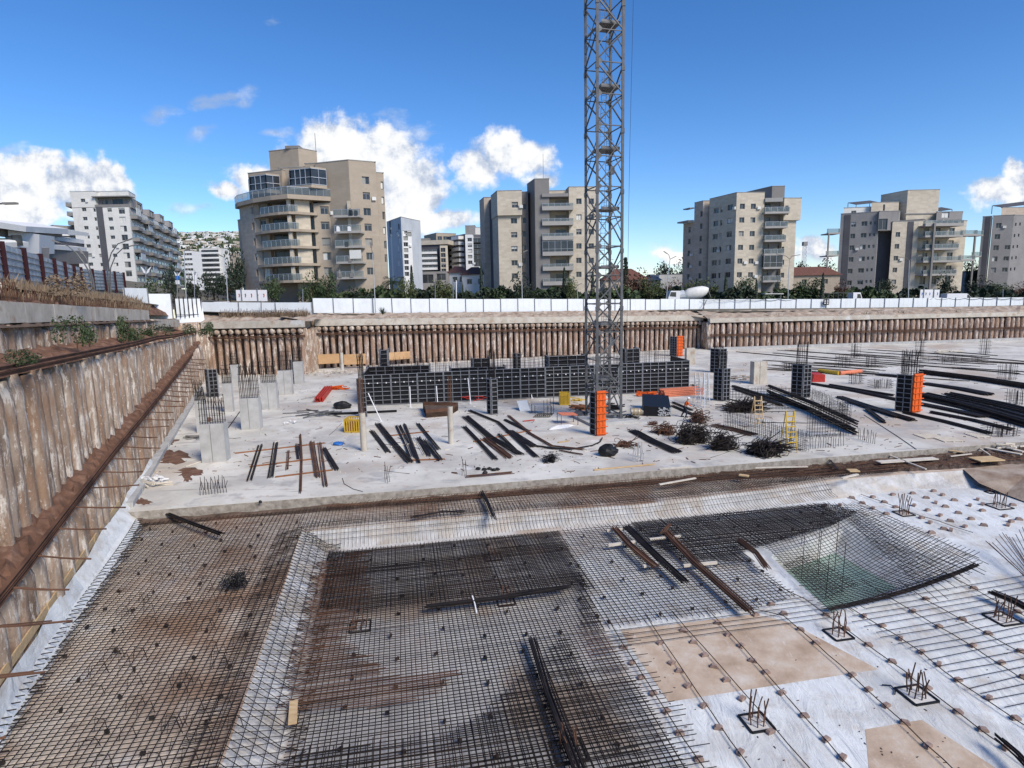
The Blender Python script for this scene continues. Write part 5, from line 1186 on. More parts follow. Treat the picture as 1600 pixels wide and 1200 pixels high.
trees = [('a', 'leafd', 'round', 272, 418, 26, 100, 'dark tree behind the gate at the foot of the balconied block'), ('b', 'leafd', 'round', 303, 428, 34, 110, 'dark rounded tree with banners beside it in the left gap'), ('a', 'leafd', 'round', 335, 430, 44, 112, 'broad dark tree behind the white parked car'),
         ('b', 'leafd', 'round', 372, 383, 40, 118, 'tall dark tree touching the left edge of the tan building'), ('a', 'leafd', 'round', 360, 426, 44, 110, 'dark rounded tree above the left billboard'), ('b', 'leaf', 'bush', 236, 432, 48, 88, 'dark green bush above the white hoarding end panel'),
         ('a', 'leaf', 'round', 425, 437, 36, 108, 'green tree before the ground floor of the tan building'), ('b', 'leaf', 'round', 487, 430, 40, 108, 'green tree right of the curved balconies of the tan building'), ('a', 'leaf', 'round', 515, 431, 38, 108, 'loose green tree before the middle of the tan building'),
         ('b', 'leafd', 'bush', 560, 448, 60, 110, 'low dark bush at the right foot of the tan building'), ('a', 'leafy', 'round', 633, 438, 34, 112, 'olive green tree between the palm and the thin cypress'), ('a', 'leafy', 'round', 688, 440, 44, 114, 'yellowish green tree before the dark framed block'),
         ('b', 'leafd', 'spiky', 724, 433, 36, 115, 'dark spiky palm-like plant before the red-roofed house'), ('a', 'leaf', 'bush', 775, 446, 44, 116, 'low green bush at the left foot of the beige block'), ('b', 'leafd', 'round', 815, 431, 48, 116, 'dark leafy tree before the stair tower of the beige block'),
         ('a', 'leafy', 'round', 894, 436, 26, 118, 'olive tree beside the cypress at the beige block'), ('a', 'leafd', 'bush', 855, 450, 50, 118, 'low dark hedge bush below the lowest balconies of the beige block'), ('b', 'leafr', 'round', 998, 425, 54, 126, 'reddish brown tree right of the crane mast'), ('a', 'leafy', 'round', 1016, 437, 40, 122, 'olive green tree before the reddish one'),
         ('b', 'leafr', 'round', 1052, 438, 38, 128, 'dark reddish tree behind the cab of the mixer truck'), ('a', 'leafy', 'round', 1082, 440, 36, 130, 'olive tree behind the drum of the mixer truck'), ('b', 'leafy', 'round', 1108, 438, 34, 130, 'olive tree beside the shaded side of the beige block'),
         ('a', 'leaf', 'round', 1160, 436, 36, 130, 'green tree at the sunny corner of the beige block'), ('b', 'leaf', 'round', 1217, 442, 24, 132, 'small green tree right of the balcony stack'), ('a', 'leaf', 'round', 1263, 438, 44, 130, 'green tree before the sandy house'),
         ('b', 'leafr', 'round', 1314, 440, 26, 134, 'brownish tree at the left foot of the grey and beige block'), ('a', 'leafd', 'round', 1378, 438, 34, 136, 'dark tree before the recessed stair of the grey block'), ('b', 'leafd', 'round', 1474, 429, 36, 136, 'dark full tree behind the right billboard'), ('a', 'leafd', 'round', 1517, 412, 24, 176, 'tall dark tree between the two right-hand blocks'),
         ('b', 'leafd', 'round', 1528, 435, 44, 138, 'dark tree behind the roof of the white van'), ('a', 'leaf', 'round', 1562, 444, 44, 138, 'green tree at the foot of the rightmost block'), ('b', 'leafr', 'round', 1592, 443, 38, 138, 'brownish tree at the right edge of the picture'),
         ('a', 'leafd', 'round', 1034, 414, 38, 190, 'dark far tree above the small grey-roofed house'), ('b', 'leafd', 'round', 1062, 409, 36, 190, 'dark far tree touching the left of the beige block'), ('a', 'leafd', 'round', 1250, 414, 34, 200, 'dark far tree above the sandy house, left one'), ('b', 'leafd', 'round', 1290, 410, 44, 200, 'dark far tree above the sandy house, right one'),
         ('c', 'leafd', 'conifer', 977, 396, 22, 130, 'dark pointed conifer right beside the crane mast')]
for k in trees: plant(*k)
plant('p', 'leafd', 'palm', 614, 415, 42, 113, 'date palm with drooping fronds at the right of the tan building')
plant('s', 'leaf', 'spiky', 597, 477, 20, 93.5, 'small spiky agave in front of the long white hoarding', cat='plant', zb=7.9)
# hedges along the street
for i, (xa, xb, lab) in enumerate([(486, 640, 'dark clipped hedge behind the left end of the long hoarding'), (640, 800, 'dark hedge behind the hoarding below the red-roofed houses'), (800, 1000, 'dark hedge behind the hoarding below the beige block'), (1000, 1180, 'dark hedge behind the mixer truck'), (1180, 1400, 'dark hedge in front of the grey and beige block'), (1400, 1640, 'dark hedge at the right end of the street')]):
    m = MB(); rnd = random.Random(i); dep = 112+i*4; n = int((xb-xa)*7)
    for _ in range(n):
        px = rnd.uniform(xa, xb); yb = rnd.uniform(454, 471)+4*math.sin(px*.061+i)+2.5*math.sin(px*.23); p = V(px, yb, dep+rnd.uniform(-1, 3)); a = jit((0, 0, 0), 1).normalized(); b_ = a.orthogonal().normalized(); c_ = a.cross(b_); s_ = rnd.uniform(.15, .4)
        m.quad(p-b_*s_-c_*s_, p+b_*s_-c_*s_, p+b_*s_+c_*s_, p-b_*s_+c_*s_)
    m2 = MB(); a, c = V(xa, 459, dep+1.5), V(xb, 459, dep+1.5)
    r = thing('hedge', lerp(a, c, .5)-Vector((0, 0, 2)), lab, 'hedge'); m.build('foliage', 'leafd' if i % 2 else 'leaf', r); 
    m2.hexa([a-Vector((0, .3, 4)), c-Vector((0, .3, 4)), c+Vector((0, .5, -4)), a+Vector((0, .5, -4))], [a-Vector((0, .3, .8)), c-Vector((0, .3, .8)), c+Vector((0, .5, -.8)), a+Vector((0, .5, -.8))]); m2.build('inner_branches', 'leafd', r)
# hillside trees
m = MB(); rnd = random.Random(5)
for i in range(300):
    px, t = rnd.uniform(272, 388), rnd.uniform(.02, 1); dep = lerp(600, 1250, t)-9; p = V(px, lerp(450, 365.5, math.sin(t*math.pi/2)), dep); s_ = rnd.uniform(3, 7)
    blob_leaves(m, p+Vector((0, 0, 1)), s_*1.4, s_, s_*.8, 12, 1.9, rnd)
tag(m.build('hillside_trees', 'leaf'), 'dark green trees scattered between the houses of the distant hill', 'trees', kind='stuff')
# bank plants on the left wall
for i, (px, py, dep, w_, h_, lab) in enumerate([(28, 556, 21.7, 1.1, .7, 'low green shrub on the upper ledge near the left edge'), (117, 512, 31, 1.6, 1.9, 'green shrub hanging over the upper ledge of the left wall'), (197, 512, 44, 1.5, 2.6, 'tall dark shrub on the upper ledge of the left wall'), (212, 522, 48, 1.6, 1.6, 'second dark shrub just right of the tall one on the ledge'), (243, 515, 57, 2.2, 1.6, 'spreading shrub on the ledge below the end of the capping beam'), (322, 512, 78, 2.2, 2.2, 'bright green shrub at the far left corner of the pit'), (292, 512, 70, 1.6, 1.4, 'small green shrub left of the bright corner shrub')]):
    p = V(px, py, dep); k = ('bk', 'leaf', 'bush')
    o = dup(proto[k]) if k in proto else make_tree(77, 'leaf', 'bush'); proto.setdefault(k, o); o.name = 'shrub'; o.location = (p.x, p.y, p.z-h_*.5); o.scale = (w_, w_, h_); o['label'] = lab; o['category'] = 'shrub'; o.rotation_euler.z = i
    if i in (5,):
        pass
def grass(name, label, fn, n, h, mat='drygrass', seed=1, wd=.018):
    rnd = random.Random(seed); m = MB()
    for _ in range(n):
        p = fn(rnd); hh = h*rnd.uniform(.4, 1.2); an = rnd.uniform(0, 6.28); d = Vector((math.cos(an), math.sin(an), 0)); b_ = Vector((rnd.uniform(-.3, .3), rnd.uniform(-.3, .3), 0))*hh
        m.quad(p-d*wd, p+d*wd, p+b_*.4+d*wd*.7+Vector((0, 0, hh*.6)), p+b_+Vector((0, 0, hh)))
    return tag(m.build(name, mat), label, 'grass', kind='stuff')
grass('dry_grass', 'dry brown grass on the bank behind the left capping beam', lambda r: (lambda y, o: LW(y, o, zc(y)+.75+(o-3.6)*.6))(r.uniform(26, 72), r.uniform(4.0, 5.6)), 4200, .7)
grass('dry_grass', 'pale dry weeds at the top of the left bank', lambda r: (lambda y, o: LW(y, o, zc(y)+1.5))(r.uniform(28, 76), r.uniform(5.2, 8)), 3000, 1.2, seed=3, wd=.022)
grass('dry_grass', 'dry grass before the lower white hoarding', lambda r: Vector((r.uniform(-42, -29.5), r.uniform(88, 90.5), 8.0)), 2200, .9, seed=4, wd=.03)
plant('w', 'drygrass', 'bush', 112, 424, 62, 38, 'pale dry bush in front of the blue fence', cat='bush', zb=11.2, name='dry_bush')
grass('weeds', 'patches of green weeds on the far earth bank', lambda r: (lambda t, q: lerp(B0, B1, t)+Vector((0, q, 7.1-(t*1.3))))(r.choice([.18, .34, .52, .75, .9])+r.uniform(-.02, .02), r.uniform(1, 4)), 900, .6, 'leaf', 6, .04)
grass('weeds', 'patches of green weeds above the far right beam', lambda r: (lambda t, q: lerp(C1, C2, t)+Vector((0, q, lerp(5.5, 4.9, t))))(r.choice([.12, .3, .36, .45, .62])+r.uniform(-.02, .02), r.uniform(1, 4.2)), 900, .6, 'leaf', 7, .04)
# ---- street lamps and poles
def px_lean(pts): return pts[0][0] < 200
def lamp(label, pts, dep, heads, r=.09, group='street lamps along the road'):
    P = [V(x, y, dep) for x, y in pts]; root = thing('street_lamp', P[0], label, 'street lamp', group)
    m = MB(); m.tube([P[0]-Vector((0, 0, 2))]+P, r, 7, r*.6); m.build('pole', 'steel' if px_lean(pts) else 'galv', root)
    for hd in heads:
        Q = [V(x, y, dep) for x, y in hd]; m = MB(); m.tube(Q, r*.55, 5); m.build('arm', 'steel', root)
        d = (Q[-1]-Q[-2]).normalized(); m = MB(); m.beam(Q[-1]-d*.1, Q[-1]+d*.75, .28, .12); m.build('lamp_head', 'stone_mid', root)
    return root
lamp('tall curved street lamp before the white block, left of its pair', [(169, 446), (168, 430), (168, 415)], 80, [[(168, 415), (174, 395), (184, 381), (199, 375.5)]], .12)
lamp('tall curved street lamp before the white block, right of its pair', [(172, 446), (172, 430), (173, 418)], 80, [[(173, 418), (181, 398), (193, 387), (206, 384)]], .12)
lamp('curved street lamp leaning left over the blue fence', [(143, 440), (140, 426), (132, 412)], 70, [[(132, 412), (120, 396), (106, 384), (92, 379)]], .12)
lamp('second curved street lamp leaning left, behind the first', [(146, 440), (142, 424), (139, 414)], 76, [[(139, 414), (134, 402), (129, 396)]], .12)
lamp('lamp arm reaching in at the left edge below the clouds', [(-60, 470), (-62, 400), (-62, 330)], 40, [[(-62, 330), (-40, 319), (8, 318)]], .1)
lamp('straight lamp post between the gate and the dark trees', [(291, 470), (289, 430), (288, 392)], 92, [[(288, 392), (290, 391)]], .1)
lamp('pale lamp post just right of the white parked car', [(356, 470), (354, 435), (350, 402)], 96, [[(350, 402), (346, 400)]], .1)
lamp('lamp post before the right wing of the tan building', [(586, 470), (584, 430), (582, 396)], 98, [[(582, 396), (580, 386)]], .09)
lamp('lamp post before the stair tower of the beige block', [(816, 470), (815, 430), (814, 396)], 106, [[(814, 396), (818, 394)]], .09)
lamp('two-headed lamp post just right of the crane', [(1041, 470), (1044, 430), (1047, 405)], 118, [[(1047, 405), (1045, 398), (1042, 396)], [(1047, 405), (1051, 403)]], .1)
lamp('two-armed lamp post at the right corner of the beige block', [(1231, 470), (1232, 430), (1234, 405)], 119, [[(1234, 405), (1228, 400), (1219, 398)], [(1234, 405), (1238, 400), (1244, 399)]], .1)
lamp('two-armed lamp post before the grey and beige block', [(1419, 470), (1420, 430), (1421, 407)], 121, [[(1421, 407), (1416, 403), (1408, 402)], [(1421, 407), (1426, 402), (1434, 400)]], .1)
lamp('small lamp post beside the cypress of the beige block', [(903, 470), (902, 455), (902, 446)], 112, [[(902, 446), (904, 445)]], .07)
for i, (px, y0, y1, dep, lab) in enumerate([(473, 452, 492, 93, 'dark pole standing in front of the lower white hoarding'), (408, 470, 494, 91.5, 'dark leaning pole by the left billboard'), (1567, 452, 466, 124, 'grey post rising behind the right end of the hoarding'), (680, 440, 468, 103, 'thin pole behind the hoarding below the dark framed block'), (708, 436, 468, 104, 'dark pole by the spiky plant'), (713, 438, 468, 104, 'white pole by the spiky plant')]):
    m = MB(); a, c = V(px, y1, dep), V(px, y0, dep); m.bar(a, c, .08, 6); tag(m.build('pole', 'white' if 'white pole' in lab else 'formrib'), lab, 'pole')
# banners
for i, (px, y0, dep, lab) in enumerate([(228, 417, 90, 'white butterfly shaped banner on a pole by the balconied block'), (277, 425, 95, 'white and blue banner pole above the gate'), (304, 425, 96, 'white banner pole right of the blue one')]):
    r = thing('banner_pole', V(px, 468, dep), lab, 'banner'); m = MB(); m.bar(V(px, 470, dep), V(px, y0, dep), .06); m.build('pole', 'galv', r)
    m = MB(); s_ = 8.5 if i == 0 else 5.5
    for sg in (-1, 1):
        a = [V(px, y0+11*s_/8.5, dep), V(px+sg*s_*.45, y0+9*s_/8.5, dep), V(px+sg*s_, y0-1, dep), V(px+sg*s_*.35, y0+4*s_/8.5, dep)]
        m.hexa(a, [p+Vector((0, .06, 0)) for p in a])
    m.build('wing_panel', 'white', r)
    if i:
        for k, (mt_, yy_) in enumerate((('blue' if i == 1 else 'white', y0+9), ('white', y0+16))):
            m = MB(); p = V(px+.5, yy_, dep); m.box(p, (.6, .06, .6)); m.build('panel', mt_, r)
# billboards
def billboard(label, x0, y0, x1, y1, dep, mc):
    a, c = V(x0, y1, dep), V(x1, y1, dep); h = V(x0, y0, dep).z-a.z; r = thing('billboard', lerp(a, c, .5)-Vector((0, 0, 1.5)), label, 'billboard')
    m = MB(); m.beam(a+Vector((0, 0, h/2)), c+Vector((0, 0, h/2)), .08, h); m.build('board', 'white', r)
    for k in range(5):
        p = lerp(a, c, .1+k*.2)+Vector((0, -.06, h*.5)); m = MB(); m.quad(p+Vector((-.1, 0, -.25)), p+Vector((.02, 0, -.28)), p+Vector((.12, 0, .05)), p+Vector((.05, 0, .3)), p+Vector((-.12, 0, .25)), p+Vector((-.03, 0, .05))); m.build('figure', mc[k % 2], r)
    for t in (.18, .7): p = lerp(a, c, t)+Vector((0, -.1, 0)); m = MB(); m.beam(p-Vector((0, 0, 2.2)), p+Vector((0, 0, h+.3)), .12, .12); m.build('post', 'formrib', r)
billboard('white billboard with a row of small dark and red figures', 370, 453, 418, 470.5, 94, ('red', 'stone_dark'))
billboard('white billboard with a row of small dark blue figures', 1437, 452.5, 1467, 466, 124, ('blue', 'stone_dark'))
m = MB(); p = V(1291, 472, 117.4); m.box(p, (1.1, .08, 1.05)); o = m.build('sign_board', 'black'); tag(o, 'small black square sign fixed to the long white hoarding', 'sign')
m = MB()
for dx, dz in ((-.25, .2), (.25, .2), (-.25, -.2), (.25, -.2)): m.box(p+Vector((dx, -.07, dz)), (.28, .03, .22))
m.build('white_marks', 'white', o)
m = MB(); fps = [V(1095+i*24.2, 468.5-i*.14, 115.2+i*.37) for i in range(22)]
for a, c in zip(fps[:-1], fps[1:]): m.tube([lerp(a, c, t)-Vector((0, .15, .25*math.sin(t*math.pi))) for t in (0, .25, .5, .75, 1)], .04, 4)
tag(m.build('hanging_cable', 'black'), 'black cable drooping along the top of the right hoarding', 'cable')
m = MB(); m.beam(V(1094, 491, 113.5), V(1104, 469, 115), .12, .12); tag(m.build('brace', 'formrib'), 'slanted dark prop leaning against the hoarding', 'prop')
# ---- vehicles
def wheel(root, c, r, w_=.25):
    m = MB(); m.bar(c-Vector((0, w_/2, 0)), c+Vector((0, w_/2, 0)), r, 14); t = m.build('wheel', 'black', root); m = MB(); m.bar(c-Vector((0, w_/2+.02, 0)), c+Vector((0, w_/2+.02, 0)), r*.5, 10); m.build('rim', 'galv', t)
def profile(m, o, pts, w_):
    n = len(pts); i = len(m.v)
    for s_ in (-w_/2, w_/2):
        for x, z in pts: m.v.append(o+Vector((x, s_, z)))
    m.f += [tuple(range(i, i+n)), tuple(range(i+n, i+2*n))[::-1]]+[(i+(k+1) % n, i+k, i+n+k, i+n+(k+1) % n) for k in range(n)]
def car(label, px, dep, mat, sg=1, name='parked_car', cat='car'):
    p = V(px, 470, dep); o = Vector((p.x, p.y, HT(p.x, p.y)+.02)); r = thing(name, o, label, cat); X = lambda l: [(x*sg, z) for x, z in l][::sg]
    m = MB(); profile(m, o, X([(-2.1, .3), (2.1, .3), (2.15, .75), (1.3, .95), (-1.9, .98), (-2.15, .8)]), 1.75); m.build('body', mat, r)
    m = MB(); profile(m, o, X([(-1.75, .98), (1.2, .96), (.55, 1.42), (-1.3, 1.45)]), 1.55); m.build('cabin', 'pane', r); m = MB(); profile(m, o, X([(-1.3, 1.455), (.55, 1.425), (.5, 1.5), (-1.2, 1.52)]), 1.5); m.build('roof', mat, r)
    for x in (-1.35, 1.3):
        for y in (-.8, .8): wheel(r, o+Vector((x, y, .33)), .33)
    return r
def lift(r, dz): r.location.z += dz; return r
car('white car parked behind the lower white hoarding', 350, 95, 'white'); car('dark car parked behind the barred gate', 283, 100, 'stone_dark'); car('dark blue-grey car parked beyond the gate', 322, 99, 'stone_dark', -1); car('grey car among the trees in the left gap', 300, 108, 'stone_mid')
def raise_all():
    for o in list(SC.objects):
        if o.name.startswith('parked_car') and not o.parent:
            p = o.location; o.location.z = V(px_of(p), 0, 1).z if False else o.location.z
p = V(1400, 470, 126)
def van(label, px, dep):
    p = V(px, 470, dep); o = Vector((p.x, p.y, V(px, 459, dep).z-2.35)); r = thing('delivery_van', o, label, 'van'); m = MB()
    profile(m, o, [(-2.8, .35), (2.9, .35), (2.95, 1.2), (2.3, 1.45), (1.5, 2.25), (1.2, 2.4), (-2.75, 2.4)], 1.95); m.build('body', 'white', r)
    m = MB(); profile(m, o, [(1.35, 1.45), (2.22, 1.45), (1.55, 2.12), (1.35, 2.15)], 2.0); m.build('window', 'pane', r)
    for x in (-1.9, 1.9):
        for y in (-.9, .9): wheel(r, o+Vector((x, y, .37)), .37)
van('white delivery van behind the right end of the hoarding', 1495, 126)
# concrete mixer truck
dep = 121; base = V(1072, 470, dep); o = Vector((base.x, base.y, V(1060, 454, dep).z-2.95)); r = thing('mixer_truck', o, 'concrete mixer truck with white drum behind the hoarding', 'mixer truck')
x_ = lambda px: V(px, 460, dep).x-o.x
m = MB(); c0, c1 = x_(1042), x_(1060); profile(m, o, [(c0, .6), (c1, .6), (c1, 2.9), (c0+.5, 2.95), (c0+.1, 1.9), (c0, 1.7)], 2.4); cb = m.build('cab', 'white', r)
m = MB(); profile(m, o, [(c0+.22, 1.9), (c0+1.5, 1.75), (c0+1.5, 2.65), (c0+.5, 2.7)], 2.45); m.build('window', 'pane', cb)
m = MB(); m.box(o+Vector((x_(1082), 0, .85)), (8.6, 1.0, .3)); m.build('chassis', 'stone_dark', r)
m = MB(); dz = 2.2
prof = [(x_(1068), .75, 1.9), (x_(1074), 1.15, 2.15), (x_(1086), 1.25, 2.35), (x_(1096), 1.2, 2.55), (x_(1103), .8, 2.75), (x_(1106), .45, 2.9)]
i0 = 0
for (xx, rr, zz) in prof:
    for j in range(16): an = 2*math.pi*j/16; m.v.append(o+Vector((xx+.1*math.sin(an), rr*math.cos(an), zz+rr*math.sin(an))))
for k in range(len(prof)-1):
    for j in range(16): q = k*16; m.f.append((q+j, q+(j+1) % 16, q+16+(j+1) % 16, q+16+j))
m.f += [tuple(range(16))[::-1], tuple(range((len(prof)-1)*16, len(prof)*16))]; m.build('drum', 'stone_white', r, smooth=True)
m = MB(); m.bar(o+Vector((x_(1061), 0, 1.9)), o+Vector((x_(1068.5), 0, 2.0)), .95, 12, 1.1); m.build('water_tank', MT['blue'] if False else 'stone_blue', r)
m = MB(); m.beam(o+Vector((x_(1104), 0, 3.2)), o+Vector((x_(1110), 0, 1.6)), .8, .12); m.build('chute', 'stone_mid', r)
for x in (c0+.9, x_(1078), x_(1090), x_(1097)):
    for y in (-1.05, 1.05): wheel(r, o+Vector((x, y, .5)), .5, .3)
dep = 122; o = Vector((V(1335, 470, dep).x, dep, V(1335, 457, dep).z-2.6)); r = thing('flatbed_truck', o, 'truck with small white cab and long dark flatbed behind the hoarding', 'truck')
m = MB(); profile(m, o, [(-.9, .5), (.9, .5), (.9, 1.5), (.5, 2.6), (-.9, 2.6)], 2.2); cb = m.build('cab', 'white', r); m = MB(); profile(m, o, [(-.1, 1.5), (.75, 1.5), (.45, 2.3), (-.1, 2.3)], 2.25); m.build('window', 'pane', cb)
m = MB(); m.box(o+Vector((-3.9, 0, 1.2)), (5.8, 2.2, .25))
for i in range(7): m.beam(o+Vector((-6.7+i*.95, -1.1, 1.2)), o+Vector((-6.7+i*.95, -1.1, 2.6)), .08, .08)
m.beam(o+Vector((-6.8, -1.1, 2.6)), o+Vector((-1, -1.1, 2.6)), .1, .1); m.build('flatbed', 'stone_dark', r)
for x in (-5.8, -4.6, .2):
    for y in (-1, 1): wheel(r, o+Vector((x, y, .45)), .45)
r = thing('bus_shelter', V(1217, 466, 122), 'low flat white shelter roof behind the hoarding', 'shelter'); a = V(1193, 459, 122); c = V(1221, 459, 122)
m = MB(); m.beam(a, c, 2, .15); m.build('roof', 'stone_white', r); m = MB()
for t in (.03, .97): m.bar(lerp(a, c, t), lerp(a, c, t)-Vector((0, 0, 2.6)), .06)
m.build('posts', 'formrib', r)
# ================================================================== reinforcement mats
def clipline(poly, p, d):
    """parameters along p + t d (2D) inside a polygon, as pairs"""
    ts = []; n = len(poly)
    for i in range(n):
        a, b_ = poly[i], poly[(i+1) % n]; ex, ey = b_[0]-a[0], b_[1]-a[1]; den = d[0]*ey-d[1]*ex
        if abs(den) < 1e-9: continue
        t = ((a[0]-p[0])*ey-(a[1]-p[1])*ex)/den; u = ((a[0]-p[0])*d[1]-(a[1]-p[1])*d[0])/den
        if 0 <= u < 1: ts.append(t)
    ts.sort(); return list(zip(ts[::2], ts[1::2]))
def bars(m, poly, d, sp, r, z, jz=.012, jl=.0, seg=2.4, wav=.018, rag=0., n=3, fac=None):
    d = Vector((d[0], d[1], 0)).normalized(); nn = Vector((-d.y, d.x, 0)); cs = [p.x*nn.x+p.y*nn.y for p in poly]; c = math.floor(min(cs)/sp)*sp
    while c < max(cs):
        c += sp*random.uniform(.9, 1.1) if jl >= 0 else sp
        p = nn*c
        for t0, t1 in clipline([(q.x, q.y) for q in poly], (p.x, p.y), (d.x, d.y)):
            t0 -= random.uniform(0, rag); t1 += random.uniform(0, rag)
            if t1-t0 < .25: continue
            k = max(1, int((t1-t0)/seg)); pts = []
            for i in range(k+1):
                q = p+d*lerp(t0, t1, i/k)+nn*random.uniform(-wav, wav); zz = z(q.x, q.y) if callable(z) else z; q.z = zz+random.uniform(-jz, jz); pts.append(q)
            m.tube(pts, r, n, cap=False)
def mat(label, polys, mt='matrust', name='rebar_mat', chairs=0):
    m = MB()
    for (poly, d, sp, r, z, kw) in polys: bars(m, poly, d, sp, r, z, **kw)
    if chairs:
        poly, d, sp, r, z, kw = polys[0]; xs = [p.x for p in poly]; ys = [p.y for p in poly]; dd = E2
        n2 = Vector((-dd.y, dd.x, 0)); c = min(p.dot(n2) for p in poly)+.8
        while c < max(p.dot(n2) for p in poly):
            for t0, t1 in clipline([(q.x, q.y) for q in poly], ((n2*c).x, (n2*c).y), (dd.x, dd.y)):
                t = t0+.6
                while t < t1-.3:
                    q = n2*c+dd*t+jit((0, 0, 0), .35)
                    if random.random() < .6: m.box((q.x, q.y, (z if not callable(z) else z(q.x, q.y))-.07), (.13, .07, .09), random.uniform(0, 3)); t += 1.5
            c += 1.5
    return tag(m.build(name, mt), label, 'rebar mat')
def GP(pts, z): return [G(x, y, z) for x, y in pts]
near2 = crest_l[0]+(crest_l[0]-crest_l[1]).normalized()*9
zb1 = BZ+.17
P1 = [LW(2, ME(2)), near2, crest_l[0], crest_l[1], crest_l[2], slab_edge(8.5)-E2*.4, slab_edge(-.6)-E2*.4, LW(31, ME(31)), LW(27, ME(27)), LW(21, ME(21)), LW(15, ME(15))]
mat('wide reddish rebar mat on the left between wall and white slope', [(P1, E1, .172, .0165, zb1, {}), (P1, E2, .225, .0165, zb1+.03, {})], chairs=1)
P1b = [LW(12, -.95), G(250, 1100, zb1), G(330, 960, zb1), G(420, 850, zb1), LW(31, -.95)]
# second loose layer and U-shaped spacers standing on the left mat
m = MB(); rnd = random.Random(11)
for i in range(90):
    px, py = rnd.uniform(120, 460), rnd.uniform(880, 1200)
    if px < 190-(py-860)*.55+40 or px > 470-(py-850)*.33: continue
    p = G(px, py, zb1+.03); d = Vector((math.cos(rnd.uniform(-.3, .5)), math.sin(rnd.uniform(-.3, .5)), 0))*.32; h = rnd.uniform(.22, .34)
    m.tube([p-d*.3+Vector((0, 0, -.1)), p+Vector((0, 0, h)), p+d+Vector((0, 0, h)), p+d*1.25+Vector((0, 0, -.05))], .011, 4)
tag(m.build('bar_chairs', 'rebar'), 'bent bar chairs standing all over the left rebar mat', 'bar chairs', kind='stuff')
# hooks along the wall edge
m = MB(); y = 3.
while y < 30:
    p = LW(y, ME(y)+.06, zb1); q = Vector((.92, .2, 0)); R0 = .15; pts = [p+q*.5]
    for k in range(7): a = math.pi*k/6; pts.append(p+q*(.0-.16*math.sin(a))+Vector((0, 0, .16*(1-math.cos(a)))))
    pts.append(p+q*.28+Vector((0, 0, .33))); m.tube(pts, .017, 4, cap=False)
    if int(y*10) % 5 == 0: m.tube([p+q*.6+Vector((0, 0, .1)), p-q*.75+Vector((0, 0, .14))], .012, 4)
    y += .3
tag(m.build('hooked_bars', 'rebar'), 'row of hooked bar ends along the white upstand of the left wall', 'hooked bars')
# bench mat in front of the slab and bars folded over the white slopes
P0 = [slab_edge(8.5)-E2*.35, slab_edge(38)-E2*.35, slab_edge(46)-E2*.7]+[crest_f[5], crest_f[4], crest_f[3], crest_f[2], crest_f[1], crest_f[0]]
mat('long rebar mat on the bench in front of the slab edge', [(P0, E1, .19, .016, zb1+.02, {'wav': .03}), (P0, E2, .18, .016, zb1+.05, {'rag': .12})])
P0b = [slab_edge(10)-E2*.2, slab_edge(29)-E2*.15, slab_edge(54)-E2*.2, slab_edge(54)-E2*2.4, slab_edge(40)-E2*2.6, slab_edge(29)-E2*1.7, slab_edge(10)-E2*.9]
mat('dense dark bars lying over the loose soil at the slab edge', [(P0b, E1+E2*.02, .24, .015, BZ+.36, {'jz': .06, 'wav': .08}), (P0b, E2+E1*.35, .2, .014, BZ+.34, {'jz': .06, 'wav': .06})], 'rust')
m = MB()
def polyline(pts, sp):
    out = []; acc = 0
    for a, c in zip(pts[:-1], pts[1:]):
        L = (c-a).length; n = int(L/sp)
        out += [lerp(a, c, i/max(1, n)) for i in range(n)]
    return out
cf_ = [Vector((p.x, p.y, 0)) for p in crest_f[:5]]
for p in polyline(cf_, .19):
    q = jit(p, .02); q.z = 0; ln = random.uniform(.5, .9); m.tube([q+E2*.9+Vector((0, 0, zb1+.05)), q+Vector((0, 0, zb1+.08)), q-E2*.8+Vector((0, 0, LZ+.3)), q-E2*1.3+Vector((0, 0, LZ+.2))], .012, 3, cap=False)
    if random.random() < .35: m.tube([q+E2*.1+Vector((0, 0, zb1)), q-E2*.1+Vector((random.uniform(-.1, .1), 0, zb1+.35+random.uniform(0, .2)))], .01, 3)
for t in (.15, .45, .75): m.tube([p-E2*(.8*t)+Vector((0, 0, lerp(BZ, LZ, t)+.25)) for p in cf_], .012, 3)
tag(m.build('folded_bars', 'rebar'), 'comb of bars bent down over the far white slope', 'rebar')
m = MB(); cl_ = [Vector((p.x, p.y, 0)) for p in (crest_l[2], crest_l[1], crest_l[0], near2)]
for i, p in enumerate(polyline(cl_, .15)):
    q = jit(p, .02); q.z = 0; sk = E2*((.9 if i % 2 else -.5)+random.uniform(-.2, .2)); m.tube([q-E1*1.1+Vector((0, 0, zb1+.04)), q+Vector((0, 0, zb1+.10)), q+E1*1.25+sk*.9+Vector((0, 0, LZ+.22)), q+E1*1.9+sk*1.3+Vector((0, 0, LZ+.2))], .013, 3, cap=False)
for t in (-.6, -.3, 0, .25, .5, .75, 1.0): m.tube([p+E1*(1.2*t)+Vector((0, 0, lerp(BZ, LZ, max(0, t))+.2)) for p in cl_], .013, 3)
tag(m.build('folded_bars', 'rebar'), 'lattice of bars bent down over the left white slope', 'rebar')
zl = LZ+.19
P2 = GP([(513, 862), (875, 829), (905, 890), (945, 985), (1010, 1090), (1075, 1200), (1180, 1360), (330, 1360), (440, 1195), (468, 1090), (500, 935)], zl)
mat('big central rebar mat of the lower floor', [(P2, E1, .145, .018, zl, {}), (P2, E2, .175, .018, zl+.034, {})], chairs=1)
P2b = GP([(515, 864), (872, 831), (935, 925), (905, 915), (560, 955), (500, 950)], zl+.1)
mat('second dark layer over the far half of the central mat', [(P2b, E1, .15, .017, zl+.12, {}), (P2b, E2, .15, .017, zl+.15, {})], 'rebar')
